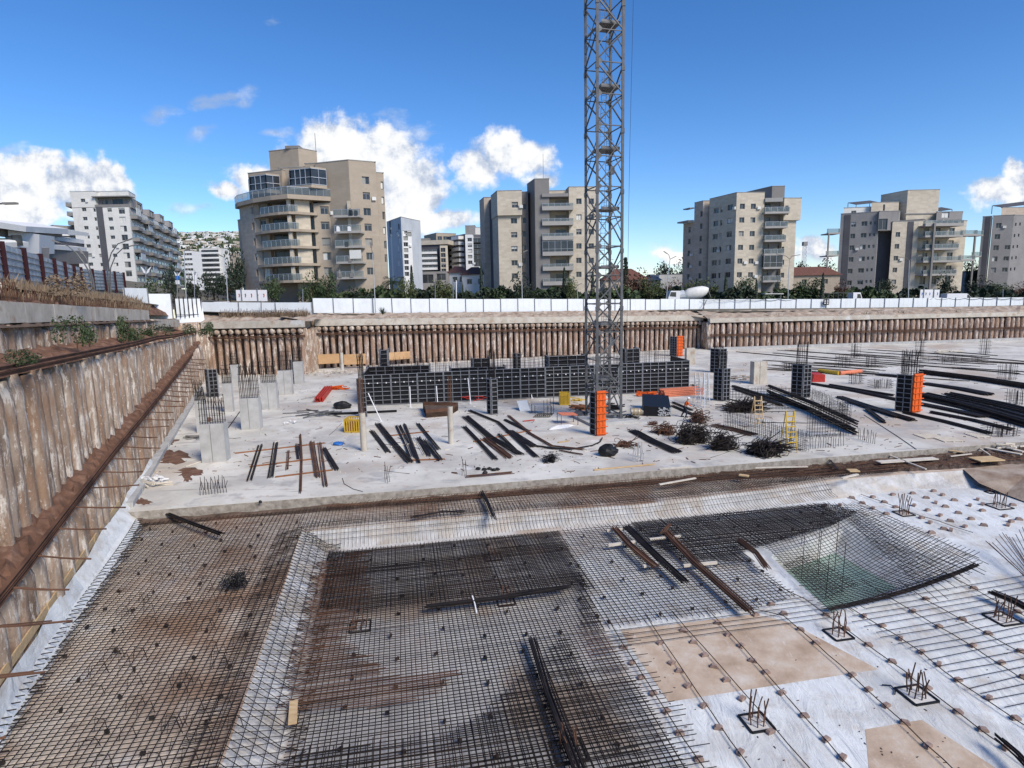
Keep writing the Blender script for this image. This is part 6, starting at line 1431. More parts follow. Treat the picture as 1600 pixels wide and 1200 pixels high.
P2c = GP([(505, 880), (560, 862), (560, 930), (520, 1010), (600, 1060), (700, 1050), (640, 1100), (470, 1110), (460, 1060)], zl+.08)
mat('rusty band of close bars at the left of the central mat', [(P2c, E1, .11, .017, zl+.09, {'rag': .7, 'wav': .03})], 'rust')
P2d = GP([(880, 1000), (925, 1060), (1010, 1200), (1090, 1330), (420, 1330), (470, 1180), (700, 1150), (760, 1120)], zl+.05)
mat('near dark layer of close bars in the lower middle', [(P2d, E1, .19, .017, zl+.07, {'rag': .3}), (P2d, E2, .21, .017, zl+.1, {'rag': .3})], 'rebar')
P3 = GP([(877, 829), (1290, 786), (1312, 815), (1150, 862), (1245, 930), (1160, 952), (1050, 965), (912, 984), (905, 890)], zl)
mat('lighter rebar mat between the central mat and the water sump', [(P3, E1, .205, .018, zl, {'rag': .15}), (P3, E2, .205, .018, zl+.03, {'rag': .25})], chairs=1)
P4 = GP([(985, 817), (1290, 786), (1340, 800), (1300, 822), (1160, 862), (1180, 880), (1070, 872), (1010, 850)], zl+.1)
mat('dark dense mat beside the far corner of the sump', [(P4, E1, .125, .017, zl+.11, {}), (P4, E2, .13, .017, zl+.14, {})], 'rebar')
P5 = GP([(930, 985), (975, 990), (1012, 1060), (1075, 1150), (1130, 1240), (1180, 1330), (1050, 1330), (1000, 1180), (960, 1090)], zl)
mat('fringe of long bar ends reaching from the central mat over the geotextile', [(P5, E1, .2, .0145, zl+.01, {'rag': .5})], 'rebar')
P6 = GP([(915, 986), (1060, 966), (1160, 953), (1245, 932), (1290, 950), (1310, 965), (1150, 992), (1000, 1012), (935, 1022)], LZ+.12)
mat('open row of single bars in front of the light mat', [(P6, E1, .31, .014, LZ+.13, {'rag': .4})], 'rebar')
P7 = GP([(1325, 968), (1400, 930), (1470, 915), (1560, 905), (1660, 880), (1760, 960), (1700, 1160), (1600, 1115), (1500, 1062), (1420, 1010)], LZ+.12)
mat('curving row of parallel bars right of the sump', [(P7, E1+E2*.05, .36, .0145, LZ+.14, {'wav': .06, 'rag': .3})], 'rebar')
# long single bars running over the geotextile on spacer blocks
lines = [[(950, 968), (1020, 1080), (1097, 1197), (1150, 1275)], [(1008, 960), (1090, 1080), (1170, 1197), (1230, 1285)], [(1050, 955), (1125, 1040), (1200, 1125), (1300, 1240)],
         [(1105, 950), (1200, 1054), (1257, 1120), (1317, 1185), (1390, 1265)], [(1150, 945), (1180, 935+25), (1225, 978), (1251, 985+12), (1332, 1056), (1414, 1131), (1500, 1215)][0:1]+[(1225, 962), (1275, 1006), (1332, 1056), (1414, 1131), (1510, 1222)],
         [(1197, 905), (1260, 937), (1322, 984), (1394, 1035), (1450, 1077), (1536, 1142), (1620, 1205)], [(1310, 940), (1379, 979), (1440, 1020), (1497, 1064), (1587, 1124), (1660, 1170)],
         [(1345, 905), (1427, 956), (1520, 1010), (1600, 1062), (1680, 1110)], [(1400, 905), (1447, 937), (1544, 991), (1640, 1043)], [(1450, 880), (1522, 920), (1600, 962), (1700, 1012)],
         [(1330, 778), (1400, 812), (1480, 850), (1530, 872)], [(1345, 772), (1440, 806), (1520, 832)]]
for i, L in enumerate(lines):
    m = MB(); pts = [G(x, y, LZ+.115)+Vector((0, 0, .0)) for x, y in L]; fine = []
    for a, c in zip(pts[:-1], pts[1:]): fine += [lerp(a, c, k/3)+jit((0, 0, 0), .02) for k in range(3)]
    fine.append(pts[-1]); m.tube(fine, .016, 5)
    tag(m.build('tie_bar', 'rebar'), 'long thin bar laid over the white geotextile, %s from the left' % ORD[i], 'bar', 'long single bars on the geotextile')
blocks = [(1251, 985), (1275, 1006), (1332, 1056), (1357, 1079), (1385, 1104), (1414, 1131), (1450, 1167), (1222, 1084), (1257, 1120), (1291, 1157), (1317, 1185), (1291, 962), (1322, 984), (1357, 1009), (1394, 1035), (1420, 1057), (1450, 1077), (1497, 1114), (1536, 1142), (1572, 1170),
          (1350, 964), (1379, 979), (1407, 999), (1440, 1020), (1467, 1039), (1497, 1064), (1545, 1092), (1587, 1124), (1427, 956), (1467, 980), (1520, 1010), (1565, 1037), (1600, 1060), (1447, 937), (1504, 969), (1544, 991), (1595, 1019), (1522, 920), (1590, 957), (1225, 960), (1205, 945),
          (1032, 1006), (1050, 1037), (1062, 1050), (1075, 1073), (1116, 1043), (1101, 1025), (1135, 1064), (1158, 1010), (1176, 1034), (1122, 975), (1138, 993), (1100, 1104), (1123, 1139), (1157, 1177), (1084, 1005), (1068, 987), (1042, 1113), (1062, 1147), (1092, 1188), (1021, 1085), (1002, 1060), (988, 1037), (975, 1013), (1197, 1052), (1160, 1093), (1204, 1145), (1181, 962)]
zz8 = [(525, 315), (655, 310), (780, 295), (905, 287), (1035, 272), (590, 348), (727, 342), (990, 315), (1090, 297), (655, 380), (797, 373), (913, 362), (1048, 345), (1165, 330), (1310, 325), (740, 415), (998, 393), (1110, 370), (1262, 362), (1340, 355), (960, 440), (1075, 425), (1190, 410), (1340, 395), (1012, 470), (1140, 460), (1270, 447), (1480, 430), (1230, 495), (1350, 487), (1500, 485), (1100, 510), (1143, 517), (1023, 533), (1570, 450), (1520, 463), (1530, 360), (450, 360), (350, 368), (480, 290)]
proto_b = None
def block(px, py, lab, grp, k):
    global proto_b
    p = G(px, py, LZ+.012); rz = random.uniform(-.5, .9)
    if proto_b is None:
        m = MB()
        m.v = []; prof = [(-.12, 0), (.12, 0), (.11, .06), (.07, .095), (-.07, .1), (-.115, .06)]; profile(m, Vector((0, 0, 0)), prof, .11)
        proto_b = m.build('spacer_block', 'spacer', loc=(0, 0, 0)); o = proto_b
    else: o = proto_b.copy(); COL.objects.link(o)
    o.location = p; o.rotation_euler = (0, 0, rz); o.scale = (k, k, k); tag(o, lab, 'spacer block', grp); return o
def near_line(x, y):
    best = None
    for i, L in enumerate(lines):
        for (xa, ya), (xb, yb) in zip(L[:-1], L[1:]):
            t = max(0, min(1, ((x-xa)*(xb-xa)+(y-ya)*(yb-ya))/((xb-xa)**2+(yb-ya)**2))); d = math.hypot(x-xa-(xb-xa)*t, y-ya-(yb-ya)*t)
            if best is None or d < best[0]: best = (d, i)
    return best[1]
per = {}
for x, y in blocks: per.setdefault(near_line(x, y), []).append((y, x))
for i in sorted(per):
    for k, (y, x) in enumerate(sorted(per[i])): block(x, y, 'pinkish spacer block by the %s long bar from the left, %s from its far end' % (ORD[i], ORD[k]), 'spacer blocks under the long bars', 1.1)
for x, y in zz8: block(1200+x/4, 700+y/4, 'small dark spacer block lying on the bare white membrane right of the sump', 'spacer blocks on the bare membrane', 1.35).data
# ---- the sump: draped mat, lower grid and upright bars
def net(label, P00, P10, P11, P01, nu, nv, sag, r, mt='rebar', over=.0):
    def S(u, v): p = lerp(lerp(P00, P10, u), lerp(P01, P11, u), v); p = p.copy(); p.z -= sag*math.sin(math.pi*max(0, min(1, u)))*math.sin(math.pi*max(0, min(1, v)))**.7; return p
    m = MB()
    for i in range(nu+1): u = i/nu+random.uniform(-.004, .004); m.tube([S(u, -over*random.random()+(1+2*over)*k/9) for k in range(10)], r, 3, cap=False)
    for j in range(nv+1): v = j/nv+random.uniform(-.004, .004); m.tube([S(-over*random.random()+(1+2*over)*k/9, v)+Vector((0, 0, .03)) for k in range(10)], r, 3, cap=False)
    return tag(m.build('rebar_mat', mt), label, 'rebar mat')
net('rebar net hanging into the green water sump and rising to the right', G(1196, 852, LZ+.3), G(1340, 798, LZ+.35), G(1522, 884, LZ+.8), G(1298, 955, LZ+.25), 28, 34, .75, .0145, over=.04)
net('loose net of bars leaning over the far right rim of the sump', G(1300, 790, LZ+.3), G(1345, 790, LZ+.3), G(1520, 870, LZ+.9), G(1440, 915, LZ+.6), 9, 32, .2, .0145, over=.08)
net('flat grid of bars lying just above the sump water', G(1222, 880, WZ+.4), G(1262, 868, WZ+.4), G(1336, 912, WZ+.4), G(1290, 935, WZ+.4), 11, 14, .0, .014, over=.05)
m = MB(); rnd = random.Random(3); A0, A1_, A2_ = G(1295, 951, LZ+.18), G(1420, 930, LZ+.25), G(1526, 882, LZ+.75)
for i in range(16):
    o_ = jit((0, 0, 0), .09); m.tube([(A0*(1-t)**2+A1_*2*t*(1-t)+A2_*t*t)+o_+jit((0, 0, 0), .01) for t in [k/9 for k in range(10)]], .015, 4)
tag(m.build('rebar_bundle', 'rebar'), 'thick curved bundle of bars along the near rim of the sump', 'rebar bundle')
m = MB()
for px, py, h in ((1278, 900, 2.2), (1304, 892, 2.6), (1290, 935, 2.0), (1315, 925, 2.3), (1252, 905, 2.1), (1277, 880, 2.4), (1250, 878, 2.0)): p = G(px, py, WZ+.1); m.bar(p, p+Vector((.05, 0, h)), .014, 4)
tag(m.build('upright_bars', 'rebar'), 'thin upright bars standing in the sump water', 'bars')
m = MB(); c = G(1640, 940, LZ+.1)
for i in range(24): t = i/23; p = G(lerp(1540, 1660, t), lerp(845, 812, t)+6*math.sin(i), LZ+1.2+.3*math.sin(i*.7)); m.tube([c+Vector((random.uniform(-.4, .4), random.uniform(-.4, .4), 0)), lerp(c, p, .5)+Vector((0, 0, .05)), p], .014, 4)
tag(m.build('fanned_bars', 'rust'), 'fan of loose bars rising at the right edge of the picture', 'rebar')
# pile heads poking through the membrane
def pilehead(px, py, w_, h, n, lab):
    w_ *= .84; h *= .9
    p = G(px, py, LZ); r = thing('pile_stub', p, lab, 'pile head', 'pile heads in the lower floor'); R_ = Matrix.Rotation(.18, 3, 'Z'); a = .5*w_
    m = MB(); c = [p+R_ @ Vector(v) for v in ((-a, -a, .03), (a, -a, .03), (a, a, .03), (-a, a, .03))]
    for i in range(4): m.beam(c[i], c[(i+1) % 4], .06, .05)
    m.build('frame', 'black' if w_ > 0 and 'mat' not in lab and 'bars at' not in lab else 'rebar', r); m = MB(); m.quad(*[q+Vector((0, 0, -.008)) for q in c]); m.build('pile_top', 'grey_blind', r); m = MB()
    for i in range(n):
        an = 6.28*i/n; q = p+Vector((math.cos(an)*a*.6, math.sin(an)*a*.6, 0)); hh = h*random.uniform(.7, 1.1); m.tube([q, q+Vector((random.uniform(-.05, .05), 0, hh*.5)), q+Vector((random.uniform(-.12, .12), random.uniform(-.1, .1), hh))], .02, 5)
    m.build('starter_bars', 'rust', r)
    m = MB(); m.tube([p+Vector((math.cos(t)*a*.62, math.sin(t)*a*.62, .2)) for t in [k*.7 for k in range(10)]], .01, 4); m.build('stirrup', 'rust', r)
pilehead(1182, 1130, .85, 1.05, 7, 'pile head nearest the bottom edge, with seven bent bars in a black frame')
pilehead(1432, 1087, .95, 1.0, 8, 'pile head in a black frame beside a curved loose bar, right of the tan patch')
pilehead(1310, 992, .85, 1.0, 6, 'pile head in a black frame at the far corner of the tan patch')
pilehead(1566, 968, 1.0, 1.1, 7, 'pile head with crossed bars among the curving bars on the right')
pilehead(1412, 803, .9, 1.3, 8, 'pile head on the bare membrane beyond the sump, left of its neighbour')
pilehead(1561, 792, 1.1, 1.0, 7, 'pile head on the bare membrane near the right edge')
pilehead(1548, 770, .5, .35, 3, 'low stub of a pile head near the brown ground')
pilehead(790, 940, .8, .7, 5, 'pile head showing through the central mat by the long bundle')
pilehead(563, 980, .9, .6, 5, 'pile head under the bars at the left of the central mat')
pilehead(770, 872, .9, .6, 6, 'pile head under the far dark part of the central mat')
pilehead(888, 1175, 1., .9, 7, 'pile head under the near end of the long steel bundle')
m = MB(); m.tube([G(x, y, LZ+.05) for x, y in ((1378, 1070), (1392, 1071), (1399, 1078), (1398, 1085))], .02, 5); tag(m.build('bent_bar', 'black'), 'short curved black bar lying left of a pile head', 'bar')
# ================================================================== steel bundles and timber
def bundle(label, pts, n, wdt, mt='rebar', z=0., r=.022, lay=2, rag=.25, name='rebar_bundle', up=.0, segs=2):
    P = [G(x, y, z+.05) for x, y in pts]; d = (P[-1]-P[0]); d.z = 0; d.normalize(); s_ = Vector((-d.y, d.x, 0)); m = MB()
    for i in range(n):
        lo = random.uniform(-.5, .5)*wdt; hi = up+random.randint(0, lay-1)*r*2+random.uniform(0, r); tw = random.uniform(-.06, .06)*wdt; a0, a1 = random.uniform(-rag, rag), random.uniform(-rag, rag); q = []
        for k, p in enumerate(P):
            f = k/(len(P)-1); q.append(p+s_*(lo+tw*(f-.5)*2)+Vector((0, 0, hi))+(d*a0 if k == 0 else d*a1 if k == len(P)-1 else Vector((0, 0, 0))))
        if len(q) == 2: q = [q[0], lerp(q[0], q[1], .5)+jit((0, 0, 0), .02), q[1]]
        m.tube(q, r, 4)
    return tag(m.build(name, mt), label, 'rebar bundle')
BL = [([(407, 696), (390, 750)], 14, .35, 'rebar', 'leftmost dark bundle of bars near the left columns'), ([(431, 692), (423, 745)], 14, .35, 'rebar', 'dark bundle second from the left near the left columns'), ([(451, 705), (449, 733)], 8, .2, 'rust', 'short rusty bundle between two dark ones'), ([(464, 695), (468, 717)], 12, .3, 'rebar', 'short dark bundle beside the long rusty rod bundle'),
      ([(469, 679), (471, 715), (469, 769)], 8, .16, 'rust', 'narrow rusty bundle reaching nearest to the slab edge on the left'), ([(487, 690), (496, 745)], 14, .42, 'rust', 'broad rusty bundle right of the narrow one'), ([(499, 692), (508, 759)], 10, .28, 'rust', 'long rusty bundle right of the broad rusty one'), ([(506, 701), (525, 734)], 14, .36, 'rebar', 'dark slanting bundle at the right of the left group'),
      ([(590, 662), (612, 690), (640, 722)], 18, .5, 'rebar', 'long black bundle slanting right, behind the round column'), ([(581, 673), (607, 706)], 14, .4, 'rebar', 'short black bundle with frayed top by the round column'), ([(622, 665), (634, 690), (644, 714)], 16, .45, 'rebar', 'dark bundle with greyish bars between two long ones'), ([(632, 663), (655, 723)], 12, .3, 'rebar', 'narrow black bundle ending nearest in the middle group'),
      ([(653, 662), (685, 702)], 12, .3, 'rebar', 'thin black bundle left of the second round column'), ([(652, 684), (669, 712)], 16, .5, 'rebar', 'short thick black bundle in the middle group'), ([(663, 688), (688, 719)], 14, .4, 'rebar', 'black bundle ending just before the second round column'),
      ([(727, 651), (765, 683), (812, 710)], 22, .6, 'rebar', 'thick long black bundle right of the second round column'), ([(734, 642), (778, 660), (838, 714)], 14, .35, 'rebar', 'long bending black bundle in the centre group'), ([(725, 667), (774, 718)], 18, .45, 'rebar', 'leftmost black bundle of the centre group'), ([(757, 685), (796, 715)], 22, .6, 'rust', 'brown short bundle in the centre group'),
      ([(779, 679), (809, 709)], 14, .4, 'rebar', 'black bundle with pale tags on its near end'), ([(789, 656), (824, 673)], 14, .35, 'rebar', 'short black bundle at the back of the centre group'), ([(797, 674), (834, 698)], 22, .6, 'rebar', 'broad black bundle before the white sheet'), ([(795, 650), (829, 678), (862, 697), (910, 702)], 10, .3, 'rust', 'long curved rusty bundle bending to the right'),
      ([(835, 697), (872, 702)], 8, .2, 'rebar', 'thin black bundle left of the bent bar end'), ([(872, 704), (906, 710)], 4, .12, 'rust', 'few loose rusty bars near the black wire heap'), ([(988, 673), (1020, 690), (1058, 707)], 30, .8, 'rebar', 'thick black bundle right of the black bag'), ([(1114, 665), (1145, 671), (1176, 680)], 24, .9, 'rust', 'dark brown bundle between the tangled wire heaps'),
      ([(1050, 634), (1100, 655)], 14, .4, 'rebar', 'dark bundle behind the worker in orange'), ([(1052, 629), (1082, 641)], 12, .4, 'rebar', 'short dark bundle just behind the worker'), ([(732, 745), (800, 739)], 6, .22, 'rust', 'thin rusty bundle near the slab edge in the middle'), ([(1080, 601), (1092, 606)], 8, .3, 'rebar', 'short dark bundle before the silver ladders')]
for pts, n, w_, mt, lab in BL: bundle(lab, pts, n, w_, mt)
m = MB(); m.tube([G(x, y, .08) for x, y in ((850, 699), (890, 702), (925, 696), (938, 690), (941, 684))], .05, 6); tag(m.build('bent_pipe', 'black'), 'black bent pipe curving up at its right end', 'pipe')
RB = [([(1440, 583), (1530, 594), (1625, 609)], 26, 1.1, .5, 'tall black stack of long bars right of the orange column form'), ([(1372, 586), (1410, 590)], 14, .8, .1, 'black bundle left of the orange column form'), ([(1445, 600), (1500, 608), (1545, 617)], 20, 1., .1, 'low black bundle below the tall stack on the right'), ([(1440, 620), (1520, 638), (1625, 668)], 34, 1.6, .45, 'thickest black bundle reaching the right edge'),
      ([(1440, 632), (1485, 641), (1535, 652)], 18, .7, .1, 'black bundle tucked under the thickest one'), ([(1480, 618), (1560, 634), (1625, 650)], 24, 1., .3, 'second long black bundle reaching the right edge'), ([(1270, 600), (1340, 612), (1412, 627)], 16, .6, .1, 'long dark bundle from the column form to the orange one'), ([(1297, 602), (1345, 610), (1393, 618)], 10, .3, .1, 'thin dark bundle behind the long one'),
      ([(1312, 621), (1370, 640), (1425, 657)], 18, .5, .1, 'dark bundle ending in front of the orange column form'), ([(1415, 645), (1480, 660), (1545, 677)], 14, .4, .05, 'nearest long dark bundle before the pallets'), ([(1457, 645), (1520, 657), (1578, 671)], 12, .3, .05, 'dark bundle just behind the nearest long one'), ([(1200, 615), (1270, 645), (1338, 678)], 12, .3, 1.3, 'dark bundle lying across the top of the rebar cage'),
      ([(1146, 604), (1200, 621), (1262, 640)], 12, .3, .05, 'long thin bundle left of the cage'), ([(1148, 608), (1220, 634)], 10, .3, .05, 'second long thin bundle left of the cage'), ([(1355, 640), (1382, 660)], 8, .3, .05, 'short dark bundle lying crosswise before the orange form'), ([(1325, 628), (1400, 652)], 8, .3, .05, 'thin dark bundle beside the crosswise one')]
for pts, n, w_, up, lab in RB: bundle(lab, pts, int(n*1.5), w_*1.25, 'rebar', up=0, r=.045, lay=int(2+up*8))
rnd = random.Random(21)
for i in range(26):
    x0 = rnd.uniform(1145, 1520); y0 = rnd.uniform(547, 582)-(x0-1145)*.012; L = rnd.uniform(70, 210); sl_ = rnd.uniform(.05, .09)
    bundle('long thin dark bundle on the far slab, %s of the loose far ones' % ORD[i], [(x0, y0), (x0+L, y0+L*sl_)], 5, .35, 'rebar', r=.04, lay=1, rag=.8)['group'] = 'long bundles on the far right slab'
def plank(label, a, c, w_=.12, h=.06, mt='wood', z=0., name='timber', dz=0.):
    m = MB(); m.beam(G(a[0], a[1], z+h/2+.02+dz), G(c[0], c[1], z+h/2+.02+dz), w_, h); return tag(m.build(name, mt), label, 'timber')
for i, (a, c, mt, lab) in enumerate([((367, 708), (507, 692), 'rustorange', 'long brown batten under the far ends of the left bundles'), ((390, 729), (487, 717), 'rustorange', 'brown batten under the middle of the left bundles'), ((430, 745), (520, 734), 'rustorange', 'brown batten under the near ends of the left bundles'), ((604, 681), (670, 674), 'rustorange', 'thin batten under the middle bundles, far one'), ((610, 698), (652, 692), 'palewood', 'pale batten tied over the middle bundles'), ((640, 719), (695, 717), 'rustorange', 'thin batten before the second round column'),
                                  ((740, 690), (830, 672), 'rustorange', 'batten under the centre bundles'), ((872, 691), (888, 689), 'wood', 'short batten near the bent pipe'), ((928, 734), (1022, 725), 'wood', 'thin brown board lying on the slab edge'), ((1030, 733), (1080, 729), 'palewood', 'white board on the slab edge below the black bundle'), ((817, 658), (835, 656), 'red', 'short reddish batten near the tables'), ((233, 700), (243, 698), 'wood', 'scrap of timber near the left kerb'), ((290, 729), (320, 719), 'palewood', 'pale thin plank beside the nearest left column')]):
    plank(lab, a, c, mt=mt)
for i, (a, c, w_, mt, lab) in enumerate([((1030, 757), (1087, 747), .14, 'palewood', 'pale plank propped on the bench mat'), ((1070, 731), (1082, 731), .12, 'palewood', 'short pale board at the soil edge'), ((1155, 742), (1170, 744), .35, 'wood', 'small yellow board on the dark soil'), ((1180, 731), (1262, 729), .12, 'palewood', 'long pale plank on the dark soil bank'), ((1325, 735), (1341, 735), .5, 'wood', 'yellow board by the leaning steel strip'), ((1315, 747), (1340, 741), .16, 'palewood', 'short pale plank pointing at the yellow board'),
                                      ((1372, 722), (1462, 716), .5, 'palewood', 'broad pale plank with a prop on it'), ((1370, 704), (1447, 733), .1, 'palewood', 'thin pole lying across the broad pale plank'), ((1483, 704), (1507, 707), .3, 'wood', 'small light board on the soil'), ((1522, 718), (1560, 716), 1.0, 'wood', 'largest yellow panel on the soil at the right'), ((1530, 698), (1596, 710), .3, 'palewood', 'long light board at the right edge'), ((1485, 713), (1518, 709), .08, 'palewood', 'thin stick on the dark soil'), ((1527, 698), (1547, 711), .08, 'palewood', 'thin stick leaning by the yellow panel'), ((1575, 700), (1600, 706), .3, 'palewood', 'broken pale boards at the right edge')]):
    plank(lab, a, c, w_=w_, mt=mt, z=BZ, dz=.42)
plank('short yellow plank lying on the near left corner of the central mat', (459, 1095), (457, 1131), .24, .04, 'wood', LZ, dz=.28)
# steel bundles lying on the mats
def long_bundle(label, pts, n, wdt, mt='rebar', z=LZ, up=.3, r=.02, lay=4): return bundle(label, pts, n, wdt, mt, z=z+up, r=r, lay=lay, rag=.15)
long_bundle('long dark bundle running to the bottom edge over the central mat', [(832, 999), (858, 1085), (908, 1215)], 18, .27)
long_bundle('bundle lying crosswise on the central mat, tied with a white strip', [(668, 950), (780, 936), (886, 919)], 18, .3)
m = MB(); m.tube([G(738, 931, LZ+.5), G(742, 944, LZ+.42), G(745, 958, LZ+.3)], .03, 4); tag(m.build('white_strip', 'white'), 'thin white strip over the crosswise bundle', 'strip')
long_bundle('shorter brown bundle resting on battens in the lighter mat', [(960, 827), (985, 855), (1024, 888)], 18, .36, 'rust')
long_bundle('black bundle right of the shorter brown one', [(978, 824), (1020, 865), (1070, 911)], 20, .36)
long_bundle('longest brown bundle ending at the tan patch', [(1040, 832), (1085, 880), (1172, 957)], 20, .3, 'rust')
bundle('tangled rusty stub bars at the far end of the longest brown bundle', [(1036, 832), (1047, 820)], 8, .3, 'rust', z=LZ+.45)
long_bundle('small dark bundle at the left rim of the sump', [(1155, 845), (1180, 865), (1198, 890)], 12, .3, 'rust')
long_bundle('short dark bundle on the bench in front of the slab', [(752, 771), (760, 785), (771, 811)], 14, .25, z=BZ, up=.25)
long_bundle('thin dark bundle crossing the corner of the left mat', [(262, 805), (300, 820), (346, 837)], 14, .22, z=BZ, up=.3)
long_bundle('faint loose bars lying on the bench mat', [(645, 808), (690, 800), (728, 799)], 6, .25, z=BZ, up=.22, lay=1)
long_bundle('thick dark bundle entering from the right edge among the curving bars', [(1550, 928), (1580, 940), (1640, 972)], 22, .36)
long_bundle('dark bundle at the bottom right corner of the picture', [(1562, 1158), (1590, 1182), (1630, 1225)], 10, .2)
long_bundle('leaning dark steel strip on the soil bank', [(1290, 703), (1298, 722), (1308, 735)], 6, .2, z=BZ, up=.4)
for i, (a, c) in enumerate([((948, 829), (978, 826)), ((950, 852), (997, 846)), ((1015, 843), (1063, 838)), ((1068, 884), (1120, 879)), ((1005, 885), (1030, 880))]):
    plank('pale batten under the steel bundles of the lighter mat, %s counted from the far side' % ORD[i] if False else ['pale batten under the far ends of the two parallel bundles', 'pale batten under the middle of the two parallel bundles', 'pale batten under the far half of the longest brown bundle', 'pale batten under the middle of the longest brown bundle', 'pale batten under the near end of the brown bundle'][i], a, c, .14, .1, 'palewood', LZ, dz=.24)
# tangled wire heaps
def tangle(label, px, py, wpx, hpx, n=60, mt='rebar', z=0., r=.023, bars_=6, name='wire_heap'):
    p = G(px, py+hpx*.35, z); k = (p-Vector((0, 0, EYE))).length/FPX; w_, h = wpx*k/2, hpx*k; m = MB(); rnd = random.Random(int(px)); lobes = [(rnd.uniform(-.55, .55), rnd.uniform(-.4, .4), rnd.uniform(.5, 1.3)) for _ in range(4)]
    bars_ = bars_*3
    for i in range(n):
        lobe = rnd.choice(lobes); c = Vector((lobe[0]*w_+rnd.gauss(0, .16)*w_, lobe[1]*w_+rnd.gauss(0, .14)*w_, abs(rnd.gauss(.0, .3))*h*lobe[2])); R_ = rnd.uniform(.12, .4)*w_; t0 = rnd.uniform(0, 6.28); L = rnd.uniform(2, 6); a = Vector((rnd.uniform(-1, 1), rnd.uniform(-1, 1), rnd.uniform(-.5, .8))).normalized(); b_ = a.orthogonal().normalized(); q = []
        for j in range(9): t = t0+L*j/8; v = p+c+a*math.cos(t)*R_+b_*math.sin(t)*R_*.8; v.z = max(z+.02, v.z); q.append(v)
        m.tube(q, r, 3, cap=False)
    for i in range(bars_):
        an = rnd.uniform(-1.2, 1.2); d = Vector((math.cos(an), math.sin(an), rnd.uniform(-.25, .45)))*w_*rnd.uniform(.4, 1.1); v = p+Vector((rnd.uniform(-.5, .5)*w_, rnd.uniform(-.3, .3)*w_, h*rnd.uniform(.1, .5))); a_, c_ = v-d*.8, v+d; a_.z = max(z+.02, a_.z); c_.z = max(z+.02, c_.z); m.tube([a_, v, c_], r*1.3, 4)
    return tag(m.build(name, mt), label, 'wire heap')
tangle('coil of tangled black wire lying on the left mat', 362, 905, 54, 26, 110, 'black', BZ+.2, .009, 2)
tangle('thin ring of wire lying on the mat left of the coil', 311, 902, 24, 4, 5, 'rebar', BZ+.22, .009, 0)
tangle('small tangled heap of rusty stirrups left of the large ones', 1033, 668, 40, 26, 130, 'rust')
tangle('largest tangled heap of dark stirrups below the worker', 1082, 674, 60, 44, 340, 'rebar'); tangle('upper part of rusty bars thrown over the largest heap', 1093, 650, 38, 26, 130, 'rust')
tangle('second tangled heap of dark bars right of the largest', 1130, 690, 54, 38, 260, 'rebar'); tangle('third frayed heap of dark bars by the cage', 1196, 698, 60, 30, 220, 'rebar', bars_=30)
tangle('spiky black heap of bars behind the tangled stirrups', 1160, 634, 62, 22, 120, 'rebar', bars_=40); tangle('little reddish heap left of the stirrup heap', 1020, 661, 16, 9, 30, 'rust')
tangle('black wire heap beside the black bundles near the slab edge', 859, 714, 34, 18, 90, 'black', r=.012); tangle('tangle of thin rusty wire beside the black bag', 975, 694, 40, 12, 30, 'rust', bars_=10); tangle('black heap of sacks and wire near the crane foot', 985, 652, 26, 12, 40, 'form')
def bag(label, px, py, wpx, hpx, mt, name='bag', z=0., cat='bag'):
    p = G(px, py+hpx*.4, z); k = (p-Vector((0, 0, EYE))).length/FPX; m = MB(); m.sphere(p+Vector((0, 0, hpx*k*.35)), wpx*k/2, 10, 7, (1, .7, hpx/wpx*1.05), .16); return tag(m.build(name, mt, smooth=False), label, cat)
bag('black plastic bag lying right of the bent pipe', 950, 704, 30, 20, 'black'); bag('black rubbish bag on the slab left of the formwork wall', 535, 633, 28, 12, 'black'); bag('blue plastic bag on the slab by the yellow crate', 529, 693, 16, 6, 'blue'); bag('dark bundle of sacks under the table by the crane', 905, 647, 26, 12, 'stone_dark'); bag('small black lump on the slab edge at the left', 407, 784, 5, 4, 'black')
for i, (x, y) in enumerate([(747, 732), (757, 733), (765, 732), (772, 734), (777, 733), (758, 738)]): bag('small black cap lying loose near the slab edge', x, y, 8, 5, 'black', 'plastic_plug', cat='plug')['group'] = 'black caps near the slab edge'

# soil stains and scattered debris on the slab
def patch(name, label, px, py, wpx, hpx, mt, z=.006, cat='soil'):
    m = MB(); c = G(px, py, z); n = 22; rnd = random.Random(int(px+py)); ring = []
    for i in range(n): an = 6.283*i/n; k = rnd.uniform(.45, 1.15); ring.append(G(px+math.cos(an)*wpx/2*k, py+math.sin(an)*hpx/2*k, z))
    for i in range(n): m.quad(c+Vector((0, 0, .03)), ring[i], ring[(i+1) % n])
    return tag(m.build(name, mt), label, cat, kind='stuff')
for px, py, w_, h_, lab in ((270, 712, 60, 26, 'reddish soil spread at the foot of the nearest left column'), (300, 738, 62, 14, 'tongue of red soil below the nearest left column'), (222, 783, 34, 12, 'small red soil patch at the near left corner of the slab'), (262, 690, 40, 12, 'thin red soil smear near the left kerb'), (322, 655, 30, 10, 'soil smear behind the narrow left column'), (292, 745, 20, 24, 'dark red smear near the stub rows')): patch('red_soil_patch', lab, px, py, w_, h_, 'soil')
m = MB(); rnd = random.Random(17)
for i in range(900):
    px, py = rnd.uniform(230, 1590), rnd.uniform(560, 740)
    if py > 795-(px-200)*.079: continue
    p = G(px, py, .02); an = rnd.uniform(0, 3.14); L = rnd.choice([.05, .08, .12, .3, .6])*rnd.uniform(.6, 1.3); d = Vector((math.cos(an), math.sin(an), 0))*L; m.beam(p-d*.5, p+d*.5, rnd.uniform(.02, .07), .03)
tag(m.build('debris', 'rust'), 'small dark scraps, wire ends and offcuts scattered over the slab', 'debris', kind='stuff')
m = MB()
